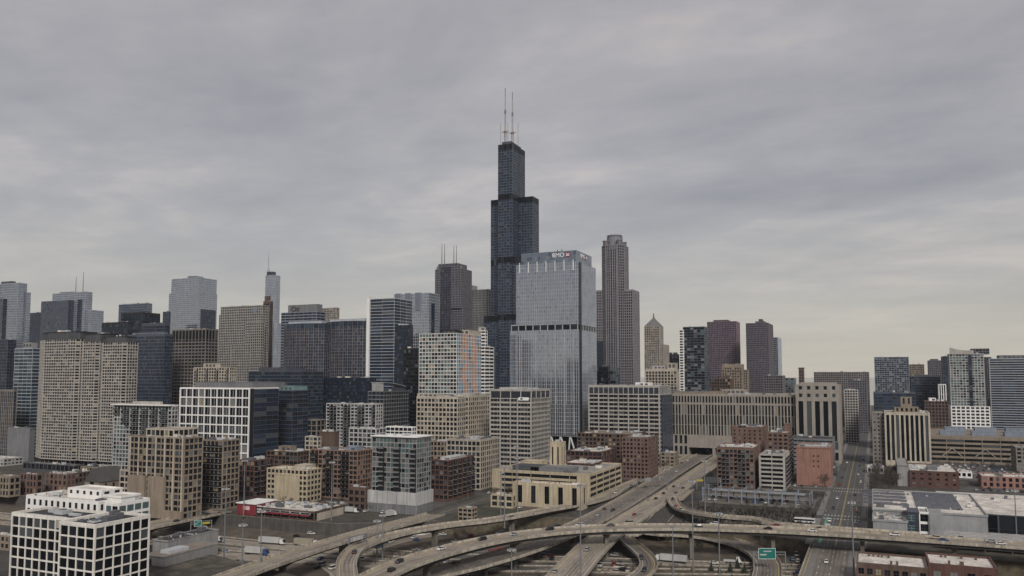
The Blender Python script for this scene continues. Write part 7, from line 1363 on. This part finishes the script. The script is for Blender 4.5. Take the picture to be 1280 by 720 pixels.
# ------------------------------------------------------------------ city behind the viewpoint, which the glass towers mirror
def infill():
    # small low buildings that close the gaps of the left and middle ground
    for nm, lab, px, py, w_, l_, h, wl, rf in (('low_brick_workshop', 'low brick workshop with a white roof between the church and the brick row', 88, 606, 22, 16, 9, 'brown', 'roofw'), ('low_brick_workshop', 'low tan workshop with a dark roof left of the black balcony apartments', 122, 596, 20, 22, 8, 'tan', 'roofd'), ('garage_shed', 'flat grey garage shed in the car park below the grid slabs', 20, 590, 26, 30, 6, 'grey', 'roofg'),
        ('railway_shed', 'long pale railway shed at the far left behind the brick row', 4, 583, 20, 60, 7, 'lgrey', 'roofw'), ('street_corner_shop', 'tiny corner shop with a white roof at the foot of the yellow walled block', 412, 628, 12, 12, 5, 'red', 'roofw'), ('low_brick_workshop', 'low dark brick workshop beside the glassy corner tower podium', 447, 622, 16, 14, 7, 'brown', 'roofd'),
        ('low_terrace', 'low white roofed terrace below the rear orange brick blocks', 905, 560, 30, 24, 8, 'rust', 'roofw'), ('low_terrace', 'low brown terrace in front of the post office base', 850, 563, 18, 22, 9, 'tan', 'roofg'), ('market_annexe', 'low white annexe beside the brick white roofed building', 1105, 592, 22, 14, 5, 'lgrey', 'roofw'),
        ('yard_office', 'small white office in the yard at the right behind the car park', 1215, 598, 12, 12, 5, 'white', 'roofw'), ('lot_kiosk', 'small grey kiosk in the yard left of the avenue', 1018, 606, 8, 7, 4, 'mgrey', 'roofd'), ('low_shed', 'low black shed between the salmon block and the avenue', 1046, 596, 16, 7, 6, 'dgrey', 'roofd')):
        v = on_z(px, py, 0); box = (v.x, v.x + w_, v.y, v.y + l_)
        if any(box[0] < q[1] + 1 and box[1] > q[0] - 1 and box[2] < q[3] + 1 and box[3] > q[2] - 1 for q in OCC): continue
        s = Bld(nm, lab, 'building', v.x, v.y); s.rect(v.x, v.x + w_, v.y, v.y + l_, 0, h, S(3.6, 4, 1.6, 1.7, wl, 'std', t=.3, cap=.6), roof=rf, par=.5, units=4); s.done()
infill()
def west_city():  # unseen blocks added tall and dark for the glass tower to mirror
    rnd = random.Random(77); n = 0
    for X in (-260, -420, -600, -820, -1100):
        for k in range(9):
            y = -900 + k * 210 + rnd.uniform(-50, 50); wd = rnd.uniform(130, 200); h = rnd.choice((60, 75, 85, 95, 105, 115)) * rnd.uniform(.8, 1.15)
            s = Bld('mirrored_block', 'unseen dark block behind the viewpoint, %s from the south in the %s line' % (LOTN[k], LOTN[[-260, -420, -600, -820, -1100].index(X)]), 'building', X, y, 'buildings behind the viewpoint')
            s.rect(X, X + 40, y, y + wd, 0, h, S(4, 5, 1.5, 2, rnd.choice(('brown', 'dark', 'dgrey', 'slate')), 'blk', win=False), roof='roofg'); s.done()
west_city()

def settle_parked():
    PARKED.sort(key=lambda q: q[0]); n = 0; b = MB()
    for d, nm, one, x, y, z, head, label, cat, group in PARKED:
        if n < 285:
            o = bpy.data.objects.new('parked_' + nm, one); scene.collection.objects.link(o); o.location = (x, y, z); o.rotation_euler = (0, 0, head); tag(o, label, cat, group); n += 1
        else:
            c, s_ = cos(head), sin(head); k = len(b.v); b.v += [(x + v.co.x * c - v.co.y * s_, y + v.co.x * s_ + v.co.y * c, z + v.co.z) for v in one.vertices]; mi = [b.mi(m) for m in one.materials]
            for p in one.polygons: b.f.append(tuple(k + i for i in p.vertices)); b.m.append(mi[p.material_index])
    tag(b.build('distant_parked_cars'), 'the farthest parked cars, in the lots at the far left and right', None, kind='stuff')
settle_parked()
